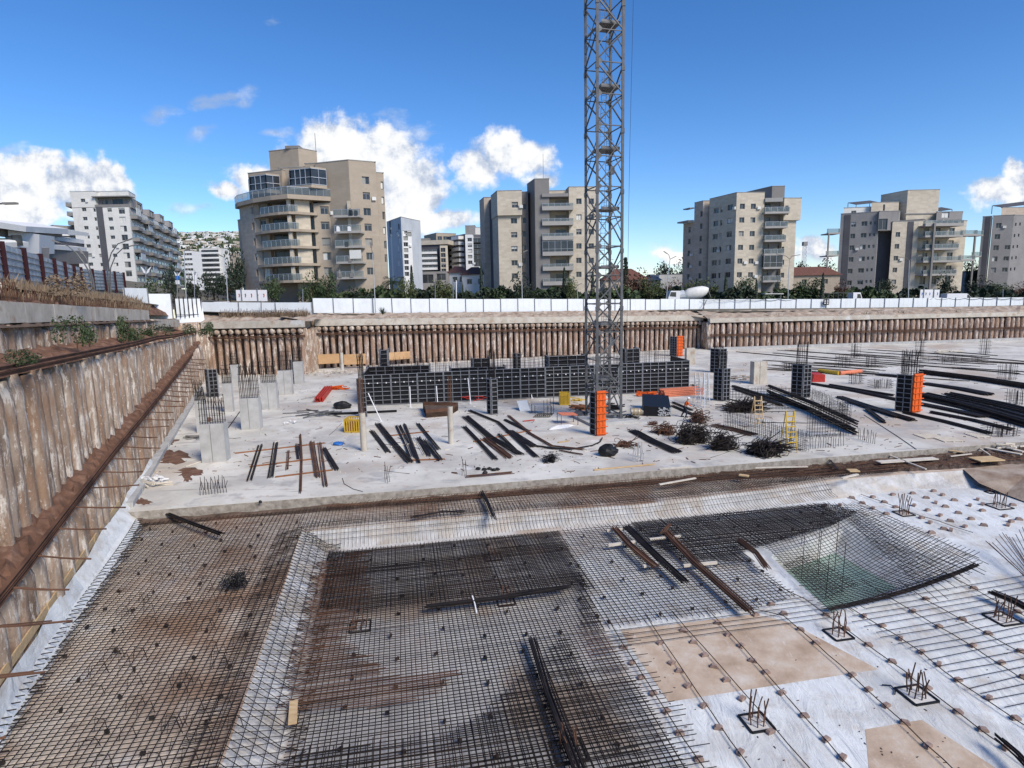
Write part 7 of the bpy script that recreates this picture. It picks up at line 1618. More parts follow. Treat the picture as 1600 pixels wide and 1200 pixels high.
for i in range(350):
    px, py = rnd.uniform(230, 1590), rnd.uniform(560, 740)
    if py > 795-(px-200)*.079: continue
    p = G(px, py, .02); an = rnd.uniform(0, 3.14); L = rnd.choice([.08, .12, .3])*rnd.uniform(.6, 1.3); d = Vector((math.cos(an), math.sin(an), 0))*L; m.beam(p-d*.5, p+d*.5, rnd.uniform(.03, .1), .04)
tag(m.build('debris', 'palewood'), 'small pale scraps of timber and paper scattered over the slab', 'debris', kind='stuff')
m = MB()
for i in range(140):
    px, py = rnd.uniform(950, 1700), rnd.uniform(960, 1300); p = G(px, py, LZ+.02); L = rnd.uniform(.02, .09); an = rnd.uniform(0, 3.14); d = Vector((math.cos(an), math.sin(an), 0))*L; m.beam(p-d*.5, p+d*.5, .02, .015)
tag(m.build('debris', 'dark_soil'), 'tiny crumbs of soil and wire on the white geotextile', 'debris', kind='stuff')
# ================================================================== tower crane
N0 = G(933, 661, 0); side = 2.18; ang = R(17)
ex = Vector((math.cos(ang), math.sin(ang), 0)); ey = Vector((-math.sin(ang), math.cos(ang), 0))
CN = [N0, N0+ex*side, N0+ex*side+ey*side, N0+ey*side]     # near, right, back, left
cr = thing('tower_crane', N0+(ex+ey)*side/2, 'tall grey lattice mast of the tower crane rising out of the picture', 'crane')
TOP = 47.
for c in CN:
    m = MB(); m.beam(c, c+Vector((0, 0, TOP)), .2, .2)
    k = 0.
    while k < TOP: m.beam(c+Vector((0, 0, k+.05)), c+Vector((0, 0, k+.4)), .27, .27); k += 4.6
    m.build('chord', 'steel', cr)
MODN = 10; mh = 4.6
for j in range(MODN):
    z = j*mh+.6; lat = MB(); pr = lambda i, zz: CN[i % 4]+Vector((0, 0, zz))
    for i in range(4):
        lat.bar(pr(i, z), pr(i+1, z), .05, 5); lat.bar(pr(i, z+mh/2), pr(i+1, z+mh/2), .045, 5)
        if i % 2 == 0: lat.bar(pr(i, z+mh-.15), pr(i+1, z+mh/2+.1), .065, 5); lat.bar(pr(i+1, z+mh/2-.1), pr(i, z+.15), .065, 5)
        else: lat.bar(pr(i, z+.15), pr(i+1, z+mh/2-.1), .065, 5); lat.bar(pr(i+1, z+mh/2+.1), pr(i, z+mh-.15), .065, 5)
        mid = (pr(i, z+mh/2)+pr(i+1, z+mh/2))/2
        lat.bar(mid, pr(i+1, z+mh/2+1.3), .035, 4); lat.bar(mid, pr(i, z+mh/2-1.3), .035, 4)
        for q in (0, mh/2):
            for s_ in (.28,): 
                d = (CN[(i+1) % 4]-CN[i]).normalized(); p = pr(i, z+q)+d*.12; lat.hexa([p+Vector((0, 0, -.28)), p+d*s_+Vector((0, 0, -.05)), p+d*s_+Vector((0, 0, .05)), p+Vector((0, 0, .28))], [v+Vector((d.y, -d.x, 0))*.03 for v in (p+Vector((0, 0, -.28)), p+d*s_+Vector((0, 0, -.05)), p+d*s_+Vector((0, 0, .05)), p+Vector((0, 0, .28)))])
    lat.build('lattice_section', 'steel', cr)
    pf = MB(); zc_ = z+mh*.62; a = CN[0]+ex*.45+ey*.25; 
    pf.hexa([v+Vector((0, 0, zc_)) for v in (a, a+ex*1.6, a+ex*1.6+ey*1.7, a+ey*1.7)], [v+Vector((0, 0, zc_+.07)) for v in (a, a+ex*1.6, a+ex*1.6+ey*1.7, a+ey*1.7)])
    for t in (0, 1): pf.beam(a+ey*1.7*t+Vector((0, 0, zc_+.15)), a+ex*1.6+ey*1.7*t+Vector((0, 0, zc_+.15)), .04, .18)
    po = pf.build('platform', 'steel', cr)
    ld = MB(); b0 = CN[0]+ex*(.9 if j % 2 else 1.3)+ey*1.1
    for s_ in (-.2, .2): ld.bar(b0+ex*s_+Vector((0, 0, zc_-mh+.1)), b0+ex*(s_+.25)+Vector((0, 0, zc_+1.0)), .022, 4)
    for k in range(16): t = k/16; ld.bar(b0+ex*(-.2+.25*t)+Vector((0, 0, zc_-mh+.1+t*(mh+.9))), b0+ex*(.2+.25*t)+Vector((0, 0, zc_-mh+.1+t*(mh+.9))), .016, 3)
    for k in range(5):
        t = .35+k*.15; c = b0+ex*(.25*t)+Vector((0, 0, zc_-mh+t*(mh+1))); ld.tube([c+ex*.33*math.cos(u)-ey*.62*max(0, math.sin(u)) for u in [math.pi*q/6 for q in range(7)]], .012, 3)
    ld.build('ladder', 'steel', cr)
    if j % 3 == 1: bx = MB(); bx.box(CN[0]+ex*1.7+ey*.9+Vector((0, 0, z+1.4)), (.35, .3, .6), ang); bx.build('junction_box', 'stone_grey', cr)
m = MB(); m.sphere(CN[2]+Vector((-.3, -.2, 37.5)), .38, 8, 6); m.build('floodlight', 'black', cr)
m = MB(); m.box(N0+(ex+ey)*side/2+Vector((0, 0, .05)), (4.2, 4.2, .35), ang); m.build('foundation', 'conc', cr)
m = MB(); pa = V(983, 0, 54.2); pb = G(978, 560+50, 0); m.tube([Vector((pb.x+.55, pb.y, 46.5)), Vector((pb.x+.2, pb.y, 25)), pb+Vector((0, 0, .05))], .022, 4); tag(m.build('hoist_cable', 'black'), 'thin steel cable hanging beside the crane mast', 'cable')
# ================================================================== formwork
def form_panel(root, p0, p1, zb, zt, vs=.84, hs_=.42, thick=.12, nuts=True, both=True):
    F_ = Face(p0, p1); m = MB(); m.hexa([F_.at(0, zb, -.02), F_.at(F_.W, zb, -.02), F_.at(F_.W, zb, 0), F_.at(0, zb, 0)], [F_.at(0, zt, -.02), F_.at(F_.W, zt, -.02), F_.at(F_.W, zt, 0), F_.at(0, zt, 0)]); o = m.build('panel', 'form', root)
    r = MB(); n = max(1, round(F_.W/vs)); nh = max(2, round((zt-zb)/hs_))
    for i in range(n+1): u = min(F_.W-.03, max(.03, F_.W*i/n)); r.hexa([F_.at(u-.03, zb, .005), F_.at(u+.03, zb, .005), F_.at(u+.03, zb, thick), F_.at(u-.03, zb, thick)], [F_.at(u-.03, zt, .005), F_.at(u+.03, zt, .005), F_.at(u+.03, zt, thick), F_.at(u-.03, zt, thick)])
    for k in range(nh+1): z = min(zt-.03, zb+.03+(zt-zb)*k/nh); r.hexa([F_.at(0, z-.028, .008), F_.at(F_.W, z-.028, .008), F_.at(F_.W, z-.028, thick+.01), F_.at(0, z-.028, thick+.01)], [F_.at(0, z+.022, .008), F_.at(F_.W, z+.022, .008), F_.at(F_.W, z+.022, thick+.01), F_.at(0, z+.022, thick+.01)])
    r.build('ribs', 'formrib', o)
    if nuts:
        q = MB()
        for i in range(n): q.box(F_.at(F_.W*(i+.5)/n, zt-.85, .12), (.11, .1, .11))
        q.build('tie_nuts', 'white', o)
    return o
def hat(px, py, base): return EYE+ray(px, py).z*(Vector((base.x, base.y, 0)).length/Vector((ray(px, py).x, ray(px, py).y, 0)).length)
A = G(571, 634, 0); Bq = G(1076, 611, 0); zt0, zt1 = hat(570, 586, A), hat(1075, 563, Bq)
fwk = thing('wall_formwork', lerp(A, Bq, .5), 'long dark steel wall formwork with a light grid of ribs behind the crane', 'formwork')
L = (Bq-A).length; n = 13
for i in range(n):
    a, c = lerp(A, Bq, i/n), lerp(A, Bq, (i+1)/n); d = (c-a).normalized(); form_panel(fwk, a+d*.012, c-d*.012, .05, lerp(zt0, zt1, (i+.5)/n), 2.66/3)
dv = (Bq-A).normalized(); nv = Vector((-dv.y, dv.x, 0))
m = MB(); m.hexa([A+nv*.05+Vector((0, 0, .02)), Bq+nv*.05+Vector((0, 0, .02)), Bq+nv*.5+Vector((0, 0, .02)), A+nv*.5+Vector((0, 0, .02))], [A+nv*.05+Vector((0, 0, zt0-.3)), Bq+nv*.05+Vector((0, 0, zt1-.3)), Bq+nv*.5+Vector((0, 0, zt1-.3)), A+nv*.5+Vector((0, 0, zt0-.3))]); m.build('wall_core', 'stone_dark', fwk)
# end return of the formwork
f2_ = thing('wall_formwork', A+nv*3, 'short side formwork closing the left end of the long one', 'formwork'); form_panel(f2_, A+nv*6, A+nv*.2, .05, zt0+.1, .8); form_panel(f2_, A-dv*.05+nv*.1, A+dv*2.1-nv*.18+nv*.0, .05, zt0-.1, .5, nuts=False) if False else None
f3_ = thing('wall_formwork', Bq+nv*3, 'side formwork at the right end of the long one', 'formwork'); form_panel(f3_, Bq+nv*.2, Bq+nv*5, .05, zt1, .8)
# inner formwork boxes standing behind, higher than the front
for i, (x0, x1, ytop, off, lab) in enumerate([(575, 672, 572, 6.2, 'inner dark formwork box at the left behind the long wall'), (705, 790, 574, 5.5, 'inner dark formwork behind the middle left of the long wall'), (740, 765, 560, 9.5, 'low open formwork with slanting sides behind the wall'), (858, 915, 556, 6.2, 'dark peaked formwork left of the crane behind the wall'), (978, 998, 545, 7.5, 'dark upright panel right of the crane mast'), (596, 607, 547, 9, 'narrow black formwork box at the left back')]):
    dep = A.y+off+(x0-570)/505*(Bq.y-A.y); a, c = V(x0, 600, dep), V(x1, 600, dep+.5); a.z = c.z = 0; zt_ = V((x0+x1)/2, ytop, dep).z; r = thing('inner_formwork', lerp(a, c, .5), lab, 'formwork'); form_panel(r, a, c, .05, zt_, 1.0, .5, nuts=False)
    form_panel(r, c, c+nv*2, .05, zt_, 1., .5, nuts=False); form_panel(r, a+nv*2, a, .05, zt_, 1., .5, nuts=False)
# props leaning on the wall
for i, (x0, y0, x1, y1) in enumerate([(642, 634, 641, 608), (684, 632, 683, 607), (684, 0, 0, 0), (735, 629, 733, 595), (830, 620, 826, 589), (880, 613, 872, 584), (1012, 610, 1005, 580), (1054, 606, 1048, 578), (768, 624, 745, 610), (597, 656, 574, 623)]):
    if not x1: continue
    a = G(x0, y0+1, .02); bz = 3.0*(y0-y1)/42; c = a+nv*1.0+dv*(x1-x0)*.05+Vector((0, 0, max(1.2, min(2.6, (y0-y1)*.07)))); m = MB(); m.bar(a-nv*.6, c, .045, 6); m.box(a-nv*.6+Vector((0, 0, .03)), (.25, .25, .05))
    tag(m.build('steel_prop', 'white'), 'pale steel prop leaning on the long wall formwork, %s from the left' % ORD[i if i < 2 else i-1], 'prop', 'props leaning on the wall formwork')
# scaffold ladder on the wall
def ladder(label, a, c, w_, n, mt, double=None):
    r = thing('ladder', a, label, 'ladder'); d = Vector((1, .1, 0)).normalized()*w_/2
    for s_ in (-1, 1): m = MB(); m.beam(a+d*s_, c+d*s_*.8, .06, .05); m.build('rail', mt, r)
    for k in range(1, n): t = k/n; m = MB(); m.beam(lerp(a, c, t)-d*(1-.2*t), lerp(a, c, t)+d*(1-.2*t), .05, .07); m.build('rung', mt, r)
    if double is not None:
        for s_ in (-1, 1): m = MB(); m.beam(double+d*s_, c+d*s_*.8+Vector((0, .05, 0)), .05, .05); m.build('support_leg', mt, r)
        m = MB(); m.beam(double-d, double+d, .04, .04); m.build('cross_bar', mt, r)
    return r
g_ = G(719, 626, 0); ladder('pale yellow ladder hooked on the middle of the wall formwork', g_-nv*.3, g_+nv*.6+Vector((0, 0, 3.0)), .45, 12, 'wood')
def lad2(label, px, yb, yt, mt, w_=.6, n=8, sp=1.6):
    a = G(px, yb, 0); h = hat(px, yt, a); ladder(label, a, a+Vector((.1, sp*.5, h)), w_, n, mt, a+Vector((.2, sp, 0)))
lad2('brown wooden stepladder inside the rebar cage', 1187, 668, 622, 'wood', .7, 7)
lad2('yellow stepladder standing at the front of the rebar cage', 1238, 708, 646, 'yellow', .7, 8)
lad2('tall silver double ladder left of its twin', 1091, 634, 584, 'galv', .5, 11)
lad2('tall silver double ladder right of its twin', 1105, 637, 584, 'galv', .5, 11)
# column forms
def column_form(label, x0, x1, ytop, ybase, extra=None, split=.45, mt='form', rebar_top=None, th=.7):
    a, c = G(x0, ybase, 0), G(x1, ybase, 0); m_ = lerp(a, c, split); h = hat((x0+x1)/2, ytop, m_); r = thing('column_formwork', m_, label, 'column formwork')
    dx = Vector((1, .18, 0)).normalized(); w_ = (c-a).length
    p0 = a+Vector((0, w_*.45, 0)); p1 = m_; p2 = c+Vector((0, w_*.25, 0))
    if extra is None: form_panel(r, p0, p1, .03, h, .5, .42, .1, nuts=False); form_panel(r, p1, p2, .03, h, .5, .42, .1, nuts=False)
    else:
        form_panel(r, p0, p1, .03, h, .5, .42, .1, nuts=False); F_ = Face(p1, p2); q = MB(); q.hexa([F_.at(0, .03, 0), F_.at(F_.W, .03, 0), F_.at(F_.W, .03, .15), F_.at(0, .03, .15)], [F_.at(0, h+.1, 0), F_.at(F_.W, h+.1, 0), F_.at(F_.W, h+.1, .15), F_.at(0, h+.1, .15)]); o = q.build('orange_panel', 'orange', r); q = MB()
        for k in range(7): z = .15+k*(h-.2)/6; q.hexa([F_.at(-.05, z, .155), F_.at(F_.W+.15, z, .155), F_.at(F_.W+.15, z, .24), F_.at(-.05, z, .24)], [F_.at(-.05, z+.07, .155), F_.at(F_.W+.15, z+.07, .155), F_.at(F_.W+.15, z+.07, .24), F_.at(-.05, z+.07, .24)])
        for u in (.25, .7): q.hexa([F_.at(F_.W*u-.02, .05, .152), F_.at(F_.W*u+.02, .05, .152), F_.at(F_.W*u+.02, .05, .2), F_.at(F_.W*u-.02, .05, .2)], [F_.at(F_.W*u-.02, h, .152), F_.at(F_.W*u+.02, h, .152), F_.at(F_.W*u+.02, h, .2), F_.at(F_.W*u-.02, h, .2)])
        q.build('clamps', 'orange', o)
    back = p0+(p2-p1); m = MB(); m.hexa([v+Vector((0, 0, .04)) for v in (p0+Vector((0, .03, 0)), p1+Vector((0, .05, 0)), p2+Vector((-.03, .03, 0)), back)], [v+Vector((0, 0, h-.25)) for v in (p0+Vector((0, .03, 0)), p1+Vector((0, .05, 0)), p2+Vector((-.03, .03, 0)), back)]); m.build('core', 'black', r)
    if rebar_top:
        hb = hat((x0+x1)/2, rebar_top, m_); q = MB(); cc = lerp(p0, p2, .5)
        for k in range(16): an = k*.3927; p = cc+Vector((math.cos(an)*w_*.3, math.sin(an)*w_*.3, 0)); q.tube([p+Vector((0, 0, h-.3)), p+Vector((random.uniform(-.05, .05), 0, (h+hb)/2)), p+Vector((random.uniform(-.1, .1), 0, hb*random.uniform(.95, 1.02)))], .022, 3)
        for k in range(3): zz_ = lerp(h, hb, .15+.3*k); q.tube([cc+Vector((math.cos(u)*w_*.32, math.sin(u)*w_*.32, zz_)) for u in [q_*.7 for q_ in range(10)]], .015, 3)
        q.build('starter_bars', 'rebar', r)
column_form('dark column formwork right of the silver ladders', 1118, 1141, 576, 627, rebar_top=548)
column_form('dark column formwork just behind the one by the ladders', 1113, 1136, 545, 583, rebar_top=541)
column_form('dark column formwork with a tall rebar bunch, behind the cage', 1241, 1268, 570, 622, rebar_top=532)
column_form('dark column formwork with an orange right face among the black bundles', 1407, 1441, 586, 645, extra=1, rebar_top=548)
column_form('dark column formwork in front of the middle of the long wall', 762, 778, 592, 648, rebar_top=545, split=.4)
column_form('dark and orange column formwork in front of the crane foot', 924, 946, 613, 681, extra=1, split=.35)
column_form('orange faced column formwork behind the right end of the wall', 1049, 1067, 526, 557, extra=1)
column_form('slim dark column formwork rising above the long wall', 803, 814, 552, 600)
column_form('slim dark column formwork at the left end of the long wall', 560, 573, 592, 652, rebar_top=553)
column_form('small dark ribbed form beside the far left columns', 320, 340, 577, 621)
column_form('small dark form beside the far middle columns on the left', 455, 462, 562, 600)
# cast columns
def column(label, x0, x1, ytop, ybase, bars_top=None, nb_=10, joint=True, mt='conc'):
    a, c = G(x0, ybase, 0), G(x1, ybase, 0); w_ = (c-a).length; mid = lerp(a, c, .5); h = hat((x0+x1)/2, ytop, mid); r = thing('concrete_column', mid, label, 'column'); th = max(.35, w_*.45); dx = Vector((.985, .17, 0)); dy = Vector((-.17, .985, 0))
    q = [mid-dx*w_/2, mid+dx*w_/2*.72, mid+dx*w_/2*.8+dy*th, mid-dx*w_/2+dy*th]; m = MB(); m.hexa(q, [v+Vector((random.uniform(-.02, .02), 0, h)) for v in q]); m.build('shaft', mt, r)
    if joint: m = MB(); t = .45; p = lerp(q[0], q[1], t)-dy*.006; m.beam(p+Vector((0, 0, .02)), p+Vector((0, 0, h-.02)), .03, .02); m.build('joint_strip', 'stone_mid', r)
    if bars_top:
        hb = hat((x0+x1)/2, bars_top, mid); m = MB(); cc = (q[0]+q[1]+q[2]+q[3])/4
        for k in range(nb_*2):
            u, v = (k % nb_)/(nb_-1)-.5, (-.4 if k < nb_ else .4); p = cc+dx*(u*w_*.8)+dy*(v*th*.8); m.tube([p+Vector((0, 0, h-.1)), p+Vector((0, 0, (h+hb)/2))+jit((0, 0, 0), .03), p+Vector((random.uniform(-.14, .14), 0, hb*random.uniform(.86, 1.06)))], .027, 3)
        for k in range(5): zz_ = lerp(h, hb, .06+.2*k); ring = [cc+dx*(a_*w_*.42)+dy*(b_*th*.36)+Vector((0, 0, zz_)) for a_, b_ in ((-1, -1), (1, -1), (1, 1), (-1, 1), (-1, -1))]; m.tube(ring, .013, 3)
        m.build('starter_bars', 'rebar', r)
    return r
column('nearest cast concrete column on the left, broad with a vertical joint', 318, 358, 662, 722, 612, 10)
column('narrow cast column just behind the nearest one on the left', 309, 324, 626, 676, 596, 6, False)
column('broad cast column with dense rebar, second nearest on the left', 379, 410, 622, 671, 565, 12)
column('narrow cast column between the small form and the broad column', 351, 366, 599, 644, 566, 7, False)
column('cast column right of the broad one with rusty starter bars', 411, 436, 598, 640, 560, 9)
column('cast column with bars in the third row on the left', 437, 459, 579, 617, 545, 9)
column('farthest cast column at the right of the left group', 461, 476, 565, 600, 540, 7, False)
column('small far column behind the narrow ones on the left', 361, 374, 570, 604, 550, 6, False)
column('cast column beside the small ribbed form', 331, 343, 584, 620, None, 6, False)
column('pale lone concrete column right of the silver ladders', 1176, 1203, 565, 600, None, 6, True, 'beamconc')
column('pale concrete column at the far end of the wall formwork', 1072, 1089, 544, 570, None, 6, False, 'beamconc')
def roundcol(label, px, w_, ytop, ybase, bt=None):
    a = G(px, ybase, 0); h = hat(px, ytop, a); rr = w_/FPX*(a.length)/2; r = thing('round_column', a, label, 'column'); m = MB(); m.tube([a, a+Vector((0, 0, h*.5)), a+Vector((0, 0, h))], rr, 16); m.build('shaft', 'beamconc', r, smooth=False)
    if bt: 
        hb = hat(px, bt, a); m = MB()
        for k in range(7): an = k*.9; p = a+Vector((math.cos(an)*rr*.7, math.sin(an)*rr*.7, 0)); m.tube([p+Vector((0, 0, h-.1)), p+jit((0, 0, (h+hb)/2), .03), p+Vector((random.uniform(-.06, .06), 0, hb))], .022, 4)
        m.build('starter_bars', 'rust', r)
roundcol('round concrete column with rusty bars by the yellow crate', 569, 10, 645, 704, 590)
roundcol('round concrete column with rusty bars before the steel bin', 705, 9, 635, 693, 588)
roundcol('small far round column before the tan boards', 535, 5, 551, 579)
# far rebar columns on the slab
def rebar_col(label, px, w_, ytop, ybase, n=14):
    a = G(px, ybase, 0); h = hat(px, ytop, a); rr = w_/FPX*a.length/2; m = MB()
    for k in range(n): p = a+Vector((random.uniform(-1, 1)*rr, random.uniform(-.6, .6)*rr, 0)); m.tube([p, p+Vector((random.uniform(-.08, .08), 0, h*random.uniform(.85, 1.05)))], .02, 3)
    for k in range(4): z = h*(.1+.22*k); m.tube([a+Vector((x*rr, y*rr*.6, z)) for x, y in ((-1, -1), (1, -1), (1, 1), (-1, 1), (-1, -1))], .014, 3)
    return tag(m.build('starter_bars', 'rebar'), label, 'starter bars')
for px, w_, yt_, yb, lab in [(1336, 10, 536, 560, 'bunch of starter bars far out on the slab, left of the tallest ones'), (1316, 18, 555, 574, 'low wide bunch of starter bars on the far slab'), (1362, 14, 555, 574, 'dark bunch of starter bars in the middle of the far slab'), (1437, 11, 528, 556, 'tall starter bars behind the orange column form'), (1538, 12, 528, 553, 'tall starter bars on the far slab near the right edge'), (1573, 18, 566, 593, 'dense starter bars before the black stacks at the right'), (1583, 16, 608, 632, 'starter bars among the thick black bundles at the right edge'), (1423, 22, 548, 586, 'wide starter bars rising from the orange column form'),
                             (1375, 26, 592, 606, 'low thin starter bars left of the tall black stack'), (1338, 16, 583, 600, 'low thin starter bars by the pink pipe'), (1562, 34, 662, 680, 'row of short starter bars near the slab edge at the right'), (1232, 14, 566, 580, 'low bars behind the tall rebar column form'), (580, 5, 523, 560, 'thin upright bars behind the left end of the formwork'), (722, 5, 525, 560, 'thin upright bars behind the middle of the formwork'), (656, 14, 556, 590, 'grey bars rising behind the inner formwork'), (1490, 60, 556, 566, 'long low row of bars on the far slab')]: rebar_col(lab, px, w_, yt_, yb, 22 if w_ > 20 else 14)
rnd = random.Random(9)
rb = MB()
for i in range(420):
    t = rnd.random(); off = rnd.choice([.5, .9, 5., 5.4, 8.5, 9])+rnd.uniform(-.1, .1); p = lerp(A, Bq, t)+nv*off; h = lerp(zt0, zt1, t)+rnd.uniform(.3, 1.3); rb.tube([p+Vector((0, 0, .2)), p+Vector((rnd.uniform(-.12, .12), 0, h))], .014, 3)
for off in (.7, 5.2, 8.7):
    for z in (.2, .5): rb.tube([lerp(A, Bq, t/12)+nv*off+Vector((0, 0, lerp(zt0, zt1, t/12)+z+.1*math.sin(t*3))) for t in range(13)], .014, 3)
tag(rb.build('wall_rebar', 'rebar'), 'thicket of thin wall reinforcement rising above the formwork', 'reinforcement', kind='stuff')
# stub rows sticking up from the slab
def stubs(label, pts, h, r=.016, mt='rebar'):
    m = MB()
    for x, y in pts: p = G(x, y, 0); m.tube([p, p+Vector((random.uniform(-.05, .05), 0, h*.5)), p+Vector((random.uniform(-.12, .12), 0, h*random.uniform(.85, 1.1)))], r, 4)
    return tag(m.build('bar_stubs', mt), label, 'starter bars')
stubs('double row of thin bar stubs before the nearest left column', [(313+i*4.6, 774-i*.5) for i in range(10)]+[(315+i*4.6, 766-i*.5) for i in range(9)], .75)
stubs('bar stubs standing on the slab below the middle bundles', [(602, 754), (606, 755), (609, 753), (604, 749)], 1.05); stubs('bar stubs standing on the slab below the second round column', [(722, 743), (726, 744), (729, 742), (724, 738)], .95)
stubs('pale bar stubs on the slab beside the black bag', [(989, 720), (993, 722), (997, 718), (1001, 721), (1005, 722), (996, 714), (1002, 715)], 1.0, .03, 'galv')
stubs('row of thin bar stubs by the right cage end', [(1341+i*3.2, 686+i*1.0) for i in range(9)], .9)
stubs('low row of starter bars on the near side of the cage', [(1266+i*4, 702-i*.4) for i in range(14)], 1.0)
# rebar cages
def cage(label, pts, h, sp=.2, lean=0.):
    m = MB()
    for (xa, ya), (xb, yb) in zip(pts[:-1], pts[1:]):
        a, c = G(xa, ya, 0), G(xb, yb, 0); L_ = (c-a).length; n = int(L_/sp); nn = Vector((-(c-a).y, (c-a).x, 0)).normalized()
        for lay in (0, .3):
            for i in range(n+1): p = lerp(a, c, i/n)+nn*lay; m.tube([p, p+nn*lean*.4+jit((0, 0, h*.5), .02), p+nn*lean+Vector((random.uniform(-.05, .05), 0, h*random.uniform(.93, 1.05)))], .014, 3)
            for k in range(int(h/.25)): z = .12+k*.25; m.tube([lerp(a, c, t/5)+nn*(lay+lean*z/h)+Vector((0, 0, z)) for t in range(6)], .012, 3)
    return tag(m.build('rebar_cage', 'rebar'), label, 'rebar cage')
cage('long thin rebar cage wall running towards the yellow stepladder', [(1131, 665), (1190, 684), (1258, 706)], 1.35)
cage('high rebar cage wall at the right of the stepladders', [(1264, 684), (1326, 681)], 2.6); cage('rear rebar cage wall behind the stepladders', [(1140, 640), (1262, 640), (1322, 672)], 2.0, .26)
m = MB()
for (xa, ya, xb, yb) in ((1140, 645, 1326, 640), (1190, 660, 1330, 662)): m.tube([G(xa, ya, 1.9), G(xb, yb, 1.9)], .03, 4)
tag(m.build('tie_rails', 'rebar'), 'horizontal rails tied along the rebar cages', 'rails')
# tables, crates, boxes
def table(label, x0, x1, ytop, ybase, mt, legs='rust', skew=8):
    a, c = G(x0, ybase, 0), G(x1, ybase, 0); r = thing('work_table', lerp(a, c, .5), label, 'table'); h = .8; dd = Vector((-.25, 1.1, 0)); q = [a, c, c+dd, a+dd]
    m = MB(); m.hexa([v+Vector((0, 0, h)) for v in q], [v+Vector((0, 0, h+.05)) for v in q]); m.build('tabletop', mt, r)
    for v in q: m = MB(); m.beam(v+Vector((0, 0, .01)), v+Vector((0, 0, h)), .05, .05); m.build('leg', legs, r)
table('work table with a pinkish board top before the crane', 877, 903, 646, 664, 'salmon'); table('dark steel table left of the boarded one', 836, 862, 624, 648, 'galv', 'rebar')
m = MB(); a, c = G(833, 652, .02), G(858, 652, .02)
for i in range(9): t = i/8; m.beam(lerp(a, c, t), lerp(a, c, t)+Vector((.5, 1.6, 0)), .04, .04); 
for i in range(4): t = i/3; m.beam(a+Vector((.5, 1.6, 0))*t, c+Vector((.5, 1.6, 0))*t, .04, .04)
for i in range(4): p = G(850+i*5, 652-i*2, 0); m.bar(p, p+Vector((0, 0, 1.5)), .03, 4)
tag(m.build('steel_rack', 'rebar'), 'dark steel rack lying and standing before the tables', 'rack')
m = MB(); c = G(818, 640, .03); m.box(c+Vector((0, 0, .35)), (1.0, .06, 1.3), .3, Matrix.Rotation(R(-50), 3, 'X')); tag(m.build('steel_plate', 'stone_blue'), 'grey-blue steel plate leaning left of the tables', 'plate')
def crate(label, x0, x1, ytop, ybase, mt='yellow'):
    a, c = G(x0, ybase, 0), G(x1, ybase, 0); w_ = (c-a).length; mid = lerp(a, c, .5); h = hat((x0+x1)/2, ytop+4, mid); r = thing('steel_crate', mid, label, 'crate'); d = w_*.9; P = [a, c, c+Vector((0, d, 0)), a+Vector((0, d, 0))]
    m = MB()
    for k in range(4):
        p, q = P[k], P[(k+1) % 4]
        for z in (.06, h): m.beam(p+Vector((0, 0, z)), q+Vector((0, 0, z)), .08, .1)
        for i in range(7): t = i/7; m.beam(lerp(p, q, t)+Vector((0, 0, .06)), lerp(p, q, t)+Vector((0, 0, h)), .09, .05)
    m.build('side_bars', mt, r); m = MB(); k_ = [lerp(mid+Vector((0, d/2, 0)), v, .92) for v in P]; m.hexa([v+Vector((0, 0, .1)) for v in k_], [v+Vector((0, 0, h*.75)) for v in k_]); m.build('contents', 'rustorange' if mt == 'yellow' else 'black', r)
crate('yellow steel crate beside the rusty-barred round column', 539, 565, 652, 676); crate('yellow steel crate in front of the wall formwork near the crane', 875, 890, 611, 633)
r = thing('steel_bin', G(682, 653, 0), 'wide dark brown steel bin lying before the wall formwork', 'bin'); a, c = G(666, 653, 0), G(702, 650, 0); a2, c2 = G(661, 640, 0), G(716, 641, 0); m = MB()
for p, q in ((a, c), (c, c2), (c2, a2), (a2, a)): m.hexa([p, q, q+Vector((0, .06, 0)), p+Vector((0, .06, 0))], [v+Vector((0, 0, .75)) for v in (p, q, q+Vector((0, .06, 0)), p+Vector((0, .06, 0)))])
m.build('sides', 'rust', r); m = MB(); m.hexa([v+Vector((0, 0, .03)) for v in (a, c, c2, a2)], [v+Vector((0, 0, .45)) for v in (a, c, c2, a2)]); m.build('contents', 'dark_soil', r)
def barstack(label, x0, y0, x1, y1, n, w_, h, mt, name='beam_stack', cat='stack of beams', jag=.4):
    a, c = G(x0, y0, 0), G(x1, y1, 0); d = (c-a).normalized(); s_ = Vector((-d.y, d.x, 0)); m = MB(); rows_ = max(1, int(h/.16))
    for k in range(rows_):
        for i in range(n): o_ = s_*(w_*(i/(n-1)-.5))+Vector((0, 0, .1+k*.17)); m.beam(a+o_-d*random.uniform(0, jag), c+o_+d*random.uniform(0, jag), w_/n*.8, .13)
    return tag(m.build(name, mt), label, cat)
barstack('long salmon red stack of formwork beams right of the crane', 1036, 619, 1092, 615, 7, 1.3, .7, 'salmon')
barstack('red bundle of formwork beams left of the wall formwork', 499, 628, 513, 610, 4, .7, .5, 'red')
def jumble(label, px, py, w_, n, mt, name='loose_parts', cat='steel parts', z=0., L=1.0):
    p = G(px, py, z); m = MB(); rnd = random.Random(int(px*3))
    for i in range(n): c = p+Vector((rnd.uniform(-1, 1)*w_, rnd.uniform(-.5, .5)*w_, rnd.uniform(.05, .5)*min(1, w_))); an = rnd.uniform(-.6, .6); d = Vector((math.cos(an), math.sin(an), rnd.uniform(-.15, .15)))*L*rnd.uniform(.4, 1); a_, c_ = c-d/2, c+d/2; a_.z = max(z+.05, a_.z); c_.z = max(z+.05, c_.z); m.beam(a_, c_, .09, .09)
    return tag(m.build(name, mt), label, cat)
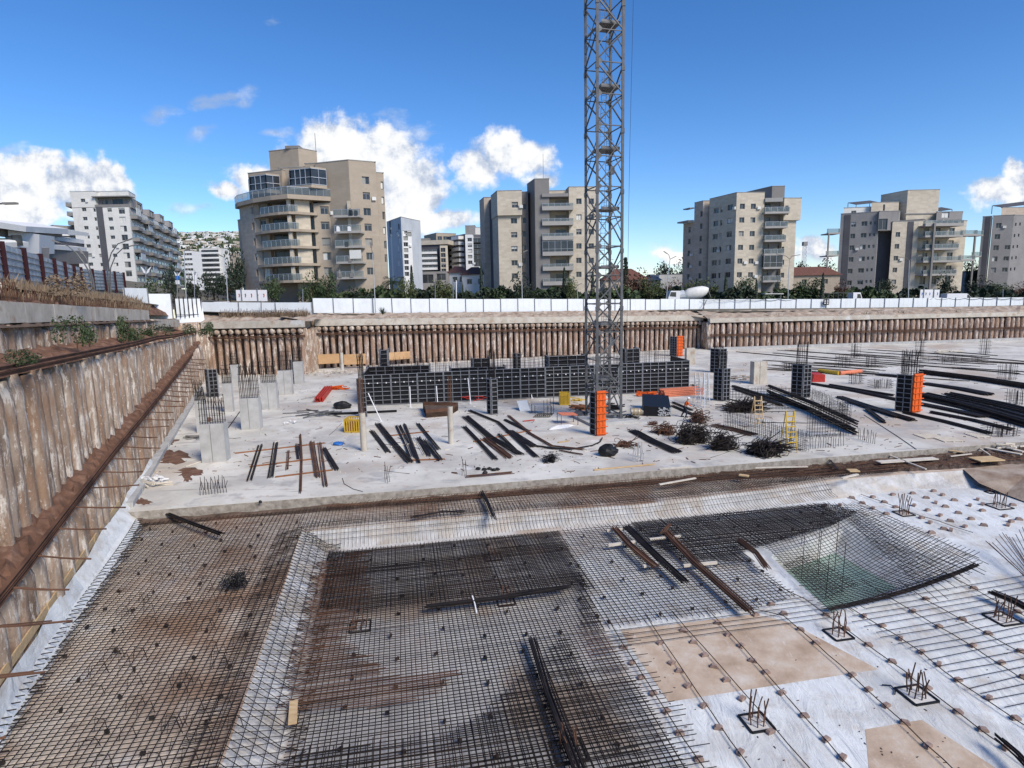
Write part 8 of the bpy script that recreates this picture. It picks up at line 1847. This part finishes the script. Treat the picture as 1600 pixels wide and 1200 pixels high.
jumble('orange heap of formwork clamps right of the crane', 1010, 619, .85, 30, 'orange'); jumble('orange heap of clamps behind the red beam bundle', 529, 609, .9, 26, 'orange'); jumble('red clamps lying at the foot of the wall formwork', 745, 626, 1.3, 14, 'red'); jumble('orange and grey clutter at the left foot of the crane', 912, 640, .8, 24, 'rustorange', L=1.6); jumble('yellow scraps beside the yellow crate at the crane', 906, 626, .5, 9, 'yellow'); jumble('dark clutter of parts around the crane foot', 955, 655, 1.2, 30, 'steel'); jumble('black clutter behind the crane foot', 945, 640, 1.4, 40, 'form', L=1.3)
jumble('pale broken blocks lying by the left kerb', 240, 753, .7, 40, 'white', 'rubble', 'rubble', L=.3); jumble('flat pallet of scrap on the left by the kerb', 242, 759, .6, 6, 'palewood', 'pallet', 'pallet', L=1.3); jumble('white scraps lying on the slab left of the yellow crate', 453, 662, .5, 16, 'white', 'scrap', 'scrap', L=.3); jumble('few dark sticks beside the narrow left column', 305, 686, .5, 8, 'stone_mid', 'scrap', 'scrap', L=1.4)
jumble('pale debris heaped at the foot of the far left wall', 520, 584, 3.2, 90, 'palewood', 'rubble', 'rubble', L=.4); jumble('pile of pale boards on the far right slab', 1480, 552, 1.6, 20, 'palewood', 'boards', 'timber', L=1.6); jumble('light broken timber on the soil at the right edge', 1582, 702, .8, 14, 'palewood', 'boards', 'timber', z=BZ+.4, L=.9)
jumble('pale boards lying on the far slab by the lone column', 1155, 594, 1.2, 14, 'ochre', 'boards', 'timber', L=1.2)
r = tag(MB().hexa([G(1005, 650, 0), G(1048, 651, 0), G(1044, 637, 0), G(1003, 636, 0)], [v+Vector((0, 0, z)) for v, z in ((G(1005, 650, 0), .9), (G(1048, 651, 0), .75), (G(1044, 637, 0), 1.15), (G(1003, 636, 0), 1.25))]).build('covered_stack', 'form'), 'black covered stack of forms right of the crane', 'stack')
m = MB()
for i in range(70): u, v = random.random(), random.random(); p = lerp(G(1028, 650.5, 0), G(1048, 651, 0), u)+Vector((0, -.04, .08+v*.7)); m.box(p, (.12, .05, .08))
m.build('form_ends', 'galv', r)
r = thing('barrel', G(995, 642, 0), 'pale brass coloured barrel lying by the black covered stack', 'barrel'); p = G(986, 643, .33); q = G(1004, 643, .33); m = MB(); m.bar(p, q, .32, 16); m.build('body', 'gold', r); m = MB()
for t in (.02, .35, .65, .98): c = lerp(p, q, t); m.bar(c-Vector((.03, 0, 0)), c+Vector((.03, 0, 0)), .345, 16)
m.build('hoops', 'galv', r)
# white sheet
m = MB(); a, b_, c, d = G(857, 672, .03), G(872, 664, .12), G(903, 663, .03), G(880, 670, .05); m.quad(a, G(868, 671, .02), G(872, 664, .35), G(862, 667, .2)); m.quad(G(868, 671, .02), G(886, 669, .02), G(888, 663, .25), G(872, 664, .35)); m.quad(G(886, 669, .02), c, G(896, 664, .05), G(888, 663, .25)); tag(m.build('plastic_sheet', 'white'), 'crumpled white sheet on the slab before the tables', 'sheet')
# red box and pipes on the far slab
m = MB(); a, c = G(1269, 597, 0), G(1289, 597, 0); d = Vector((.2, 2, 0)); h = .85; m.hexa([a, c, c+d, a+d], [v+Vector((0, 0, h)) for v in (a+Vector((.2, 0, 0)), c, c+d, a+d)]); tag(m.build('red_box', 'red'), 'red box beside the far column form', 'box')
for (x0, y0, x1, y1, mt, lab) in ((1280, 579, 1311, 583, 'yellow', 'yellow pipe on the far slab behind the red box'), (1312, 583, 1345, 580, 'salmon', 'pink pipe beside the yellow one on the far slab')):
    m = MB(); m.bar(G(x0, y0, .25), G(x1, y1, .25), .25, 10); tag(m.build('pipe', mt), lab, 'pipe')
# light pallets
for (x, y, lab, w_) in ((1452, 681, 'pale timber frame pallet on the slab, left of its twin', 1.5), (1480, 686, 'second pale timber frame right of the first', 1.3), (1528, 680, 'flat pale board on the slab near the bundles', 1.0)):
    p = G(x, y, .06); m = MB()
    for k in range(6): m.beam(p+Vector((-w_/2, k*.22-.5, 0)), p+Vector((w_/2, k*.22-.6, 0)), .08, .05)
    for k in (-.45, 0, .45): m.beam(p+Vector((w_*k, -.7, -.035)), p+Vector((w_*k, .7, -.035)), .08, .05)
    tag(m.build('pallet', 'palewood'), lab, 'pallet')
# tan boards at the foot of the far wall
for (x0, x1, y0, y1, lab) in ((498, 531, 554, 569, 'tan board at the foot of the far wall, left of the small round column'), (538, 572, 554, 570, 'tan board at the foot of the far wall right of the small round column'), (608, 642, 551, 563, 'tan board leaning behind the inner formwork')):
    a, c = V(x0, 575, 90.2 if x0 < 600 else 93), V(x1, 575, 91 if x0 < 600 else 94.5); m = MB(); za, zb_ = V(x0, y1, a.y).z, V(x0, y0, a.y).z; m.hexa([Vector((a.x, a.y, za)), Vector((c.x, c.y, za)), Vector((c.x, c.y+.08, za)), Vector((a.x, a.y+.08, za))], [Vector((a.x, a.y, zb_)), Vector((c.x, c.y, zb_)), Vector((c.x, c.y+.08, zb_)), Vector((a.x, a.y+.08, zb_))]); tag(m.build('wall_board', 'board'), lab, 'board')
# flat grey bundles of forms lying left of the yellow crate
jumble('grey flat forms lying in a row left of the yellow crate', 490, 650, 1.6, 12, 'steel', L=3.0); plank('long black pipe lying before the left end of the wall formwork', (513, 647), (620, 642), .2, .18, 'form', name='pipe')
plank('thin dark rod by the broad left column', (357, 668), (377, 640), .06, .05, 'rebar'); m = MB(); m.tube([G(x, y, .03) for x, y in ((535, 747), (538, 756), (552, 764), (567, 768))], .015, 4); tag(m.build('bent_bar', 'rebar'), 'thin bent bar lying alone near the slab edge', 'bar')
m = MB(); m.tube([G(x, y, .03) for x, y in ((1350, 648), (1372, 662), (1400, 680), (1432, 702))], .02, 4); tag(m.build('slab_cable', 'black'), 'thin black cable running over the slab to the right soil bank', 'cable')
for i, (x0, y0, x1, y1) in enumerate([(357, 685, 376, 684), (560, 732, 566, 737), (600, 735, 640, 740), (470, 624, 505, 617), (440, 652, 478, 648), (514, 680, 534, 661), (1110, 715, 1140, 705), (897, 721, 906, 724), (690, 682, 700, 682), (500, 700, 520, 690)]):
    m = MB(); a, c = G(x0, y0, .02), G(x1, y1, .02); m.tube([a, lerp(a, c, .5)+jit((0, 0, 0), .06), c], .018, 3); tag(m.build('loose_bar', 'rebar'), 'short loose bar lying on the slab '+['left of the long battens', 'before the middle bundles', 'right of the middle bar stubs', 'beside the narrow far columns', 'behind the left bundles', 'before the blue bag', 'near the frayed heap', 'left of the black bag', 'behind the second round column', 'between the left and middle bundles'][i], 'bar', 'loose bars on the slab')
# worker
wp = G(1070.5, 652, 0); wk = thing('person', wp, 'worker in orange vest and white helmet bending forward beside the dark bundles', 'person')
def skin(name, verts, edges, radii, mt, sub=2, root=0):
    me = bpy.data.meshes.new(name); me.from_pydata([Vector(v) for v in verts], edges, []); o = bpy.data.objects.new(name, me); COL.objects.link(o); me.materials.append(MT[mt])
    md = o.modifiers.new('skin', 'SKIN'); sv = me.skin_vertices[0].data if me.skin_vertices else None
    if sv is None:
        bm_ = None
    for i, r_ in enumerate(radii):
        me.skin_vertices[0].data[i].radius = r_ if isinstance(r_, tuple) else (r_, r_); me.skin_vertices[0].data[i].use_root = (i == root)
    s_ = o.modifiers.new('sub', 'SUBSURF'); s_.levels = s_.render_levels = sub; md.use_smooth_shade = True; o.parent = wk; return o
MT['skin'] = material('skin', two((.36, .22, .15), .9), 3, .6); MT['trouser'] = material('dark_trousers', two((.03, .035, .05), .7), 4, .9)
V_ = [(0, 0, .95), (.04, 0, 1.12), (.13, 0, 1.34), (.19, 0, 1.47), (.22, 0, 1.56), (.25, 0, 1.66), (-.02, -.1, .88), (.12, -.12, .48), (.02, -.13, .07), (.16, -.13, .035), (-.02, .1, .88), (-.1, .12, .47), (-.3, .13, .1), (-.18, .13, .04),
      (.15, -.19, 1.38), (.26, -.24, 1.13), (.46, -.2, 1.0), (.53, -.19, .97), (.15, .19, 1.38), (.28, .24, 1.14), (.48, .16, 1.02), (.55, .14, .99)]
E_ = [(0, 1), (1, 2), (2, 3), (3, 4), (4, 5), (0, 6), (6, 7), (7, 8), (8, 9), (0, 10), (10, 11), (11, 12), (12, 13), (2, 14), (14, 15), (15, 16), (16, 17), (2, 18), (18, 19), (19, 20), (20, 21)]
R_ = [(.13, .15), (.12, .14), (.13, .17), .06, .06, .1, .085, .06, .045, .04, .085, .06, .045, .04, .055, .042, .032, .03, .055, .042, .032, .03]
for sgn, hb, dy in ((-1, 17, 0), (1, 21, 0)):
    bx_ = V_[hb]
    for k in range(5):
        f0 = (bx_[0]+.03, bx_[1]+(k-2)*.018, bx_[2]-.01); f1 = (bx_[0]+.08-(.03 if k == 0 else abs(k-2.5)*.008), bx_[1]+(k-2)*.022-(.03*sgn if k == 0 else 0), bx_[2]-.04); V_ += [f0, f1]; R_ += [.011, .008]; E_ += [(hb, len(V_)-2), (len(V_)-2, len(V_)-1)]
skin('body', V_, E_, R_, 'skin')
tb = [V_[i] for i in (0, 6, 7, 8, 10, 11, 12)]; skin('trousers', tb, [(0, 1), (1, 2), (2, 3), (0, 4), (4, 5), (5, 6)], [(.145, .16), .1, .078, .065, .1, .078, .065], 'trouser')
tv = [V_[i] for i in (1, 2, 14, 18)]; skin('vest', [(.01, 0, 1.0)]+tv, [(0, 1), (1, 2), (2, 3), (2, 4)], [(.14, .16), (.145, .165), (.15, .18), .075, .075], 'orange')
sl_ = [V_[i] for i in (14, 15, 16)]; skin('sleeve', sl_, [(0, 1), (1, 2)], [.066, .054, .045], 'orange'); sl_ = [V_[i] for i in (18, 19, 20)]; skin('sleeve', sl_, [(0, 1), (1, 2)], [.066, .054, .045], 'orange')
m = MB(); m.sphere(wp+Vector((.25, 0, 1.7)), .125, 12, 7, (1.1, .95, .85)); m.box(wp+Vector((.35, 0, 1.68)), (.1, .18, .02)); m.build('helmet', 'white', wk, smooth=True)
m = MB()
for y in (-.12, .12): m.box(wp+Vector((.08 if y < 0 else -.22, y, .05)), (.28, .1, .1))
m.build('boots', 'black', wk)
m = MB()
for s_ in (-.035, .035): m.sphere(wp+Vector((.34, s_, 1.67)), .014, 6, 4)
m.sphere(wp+Vector((.36, 0, 1.64)), .02, 6, 4, (1.2, .7, 1)); m.build('face', 'skin', wk)
wk.scale = (.98, .98, .98)
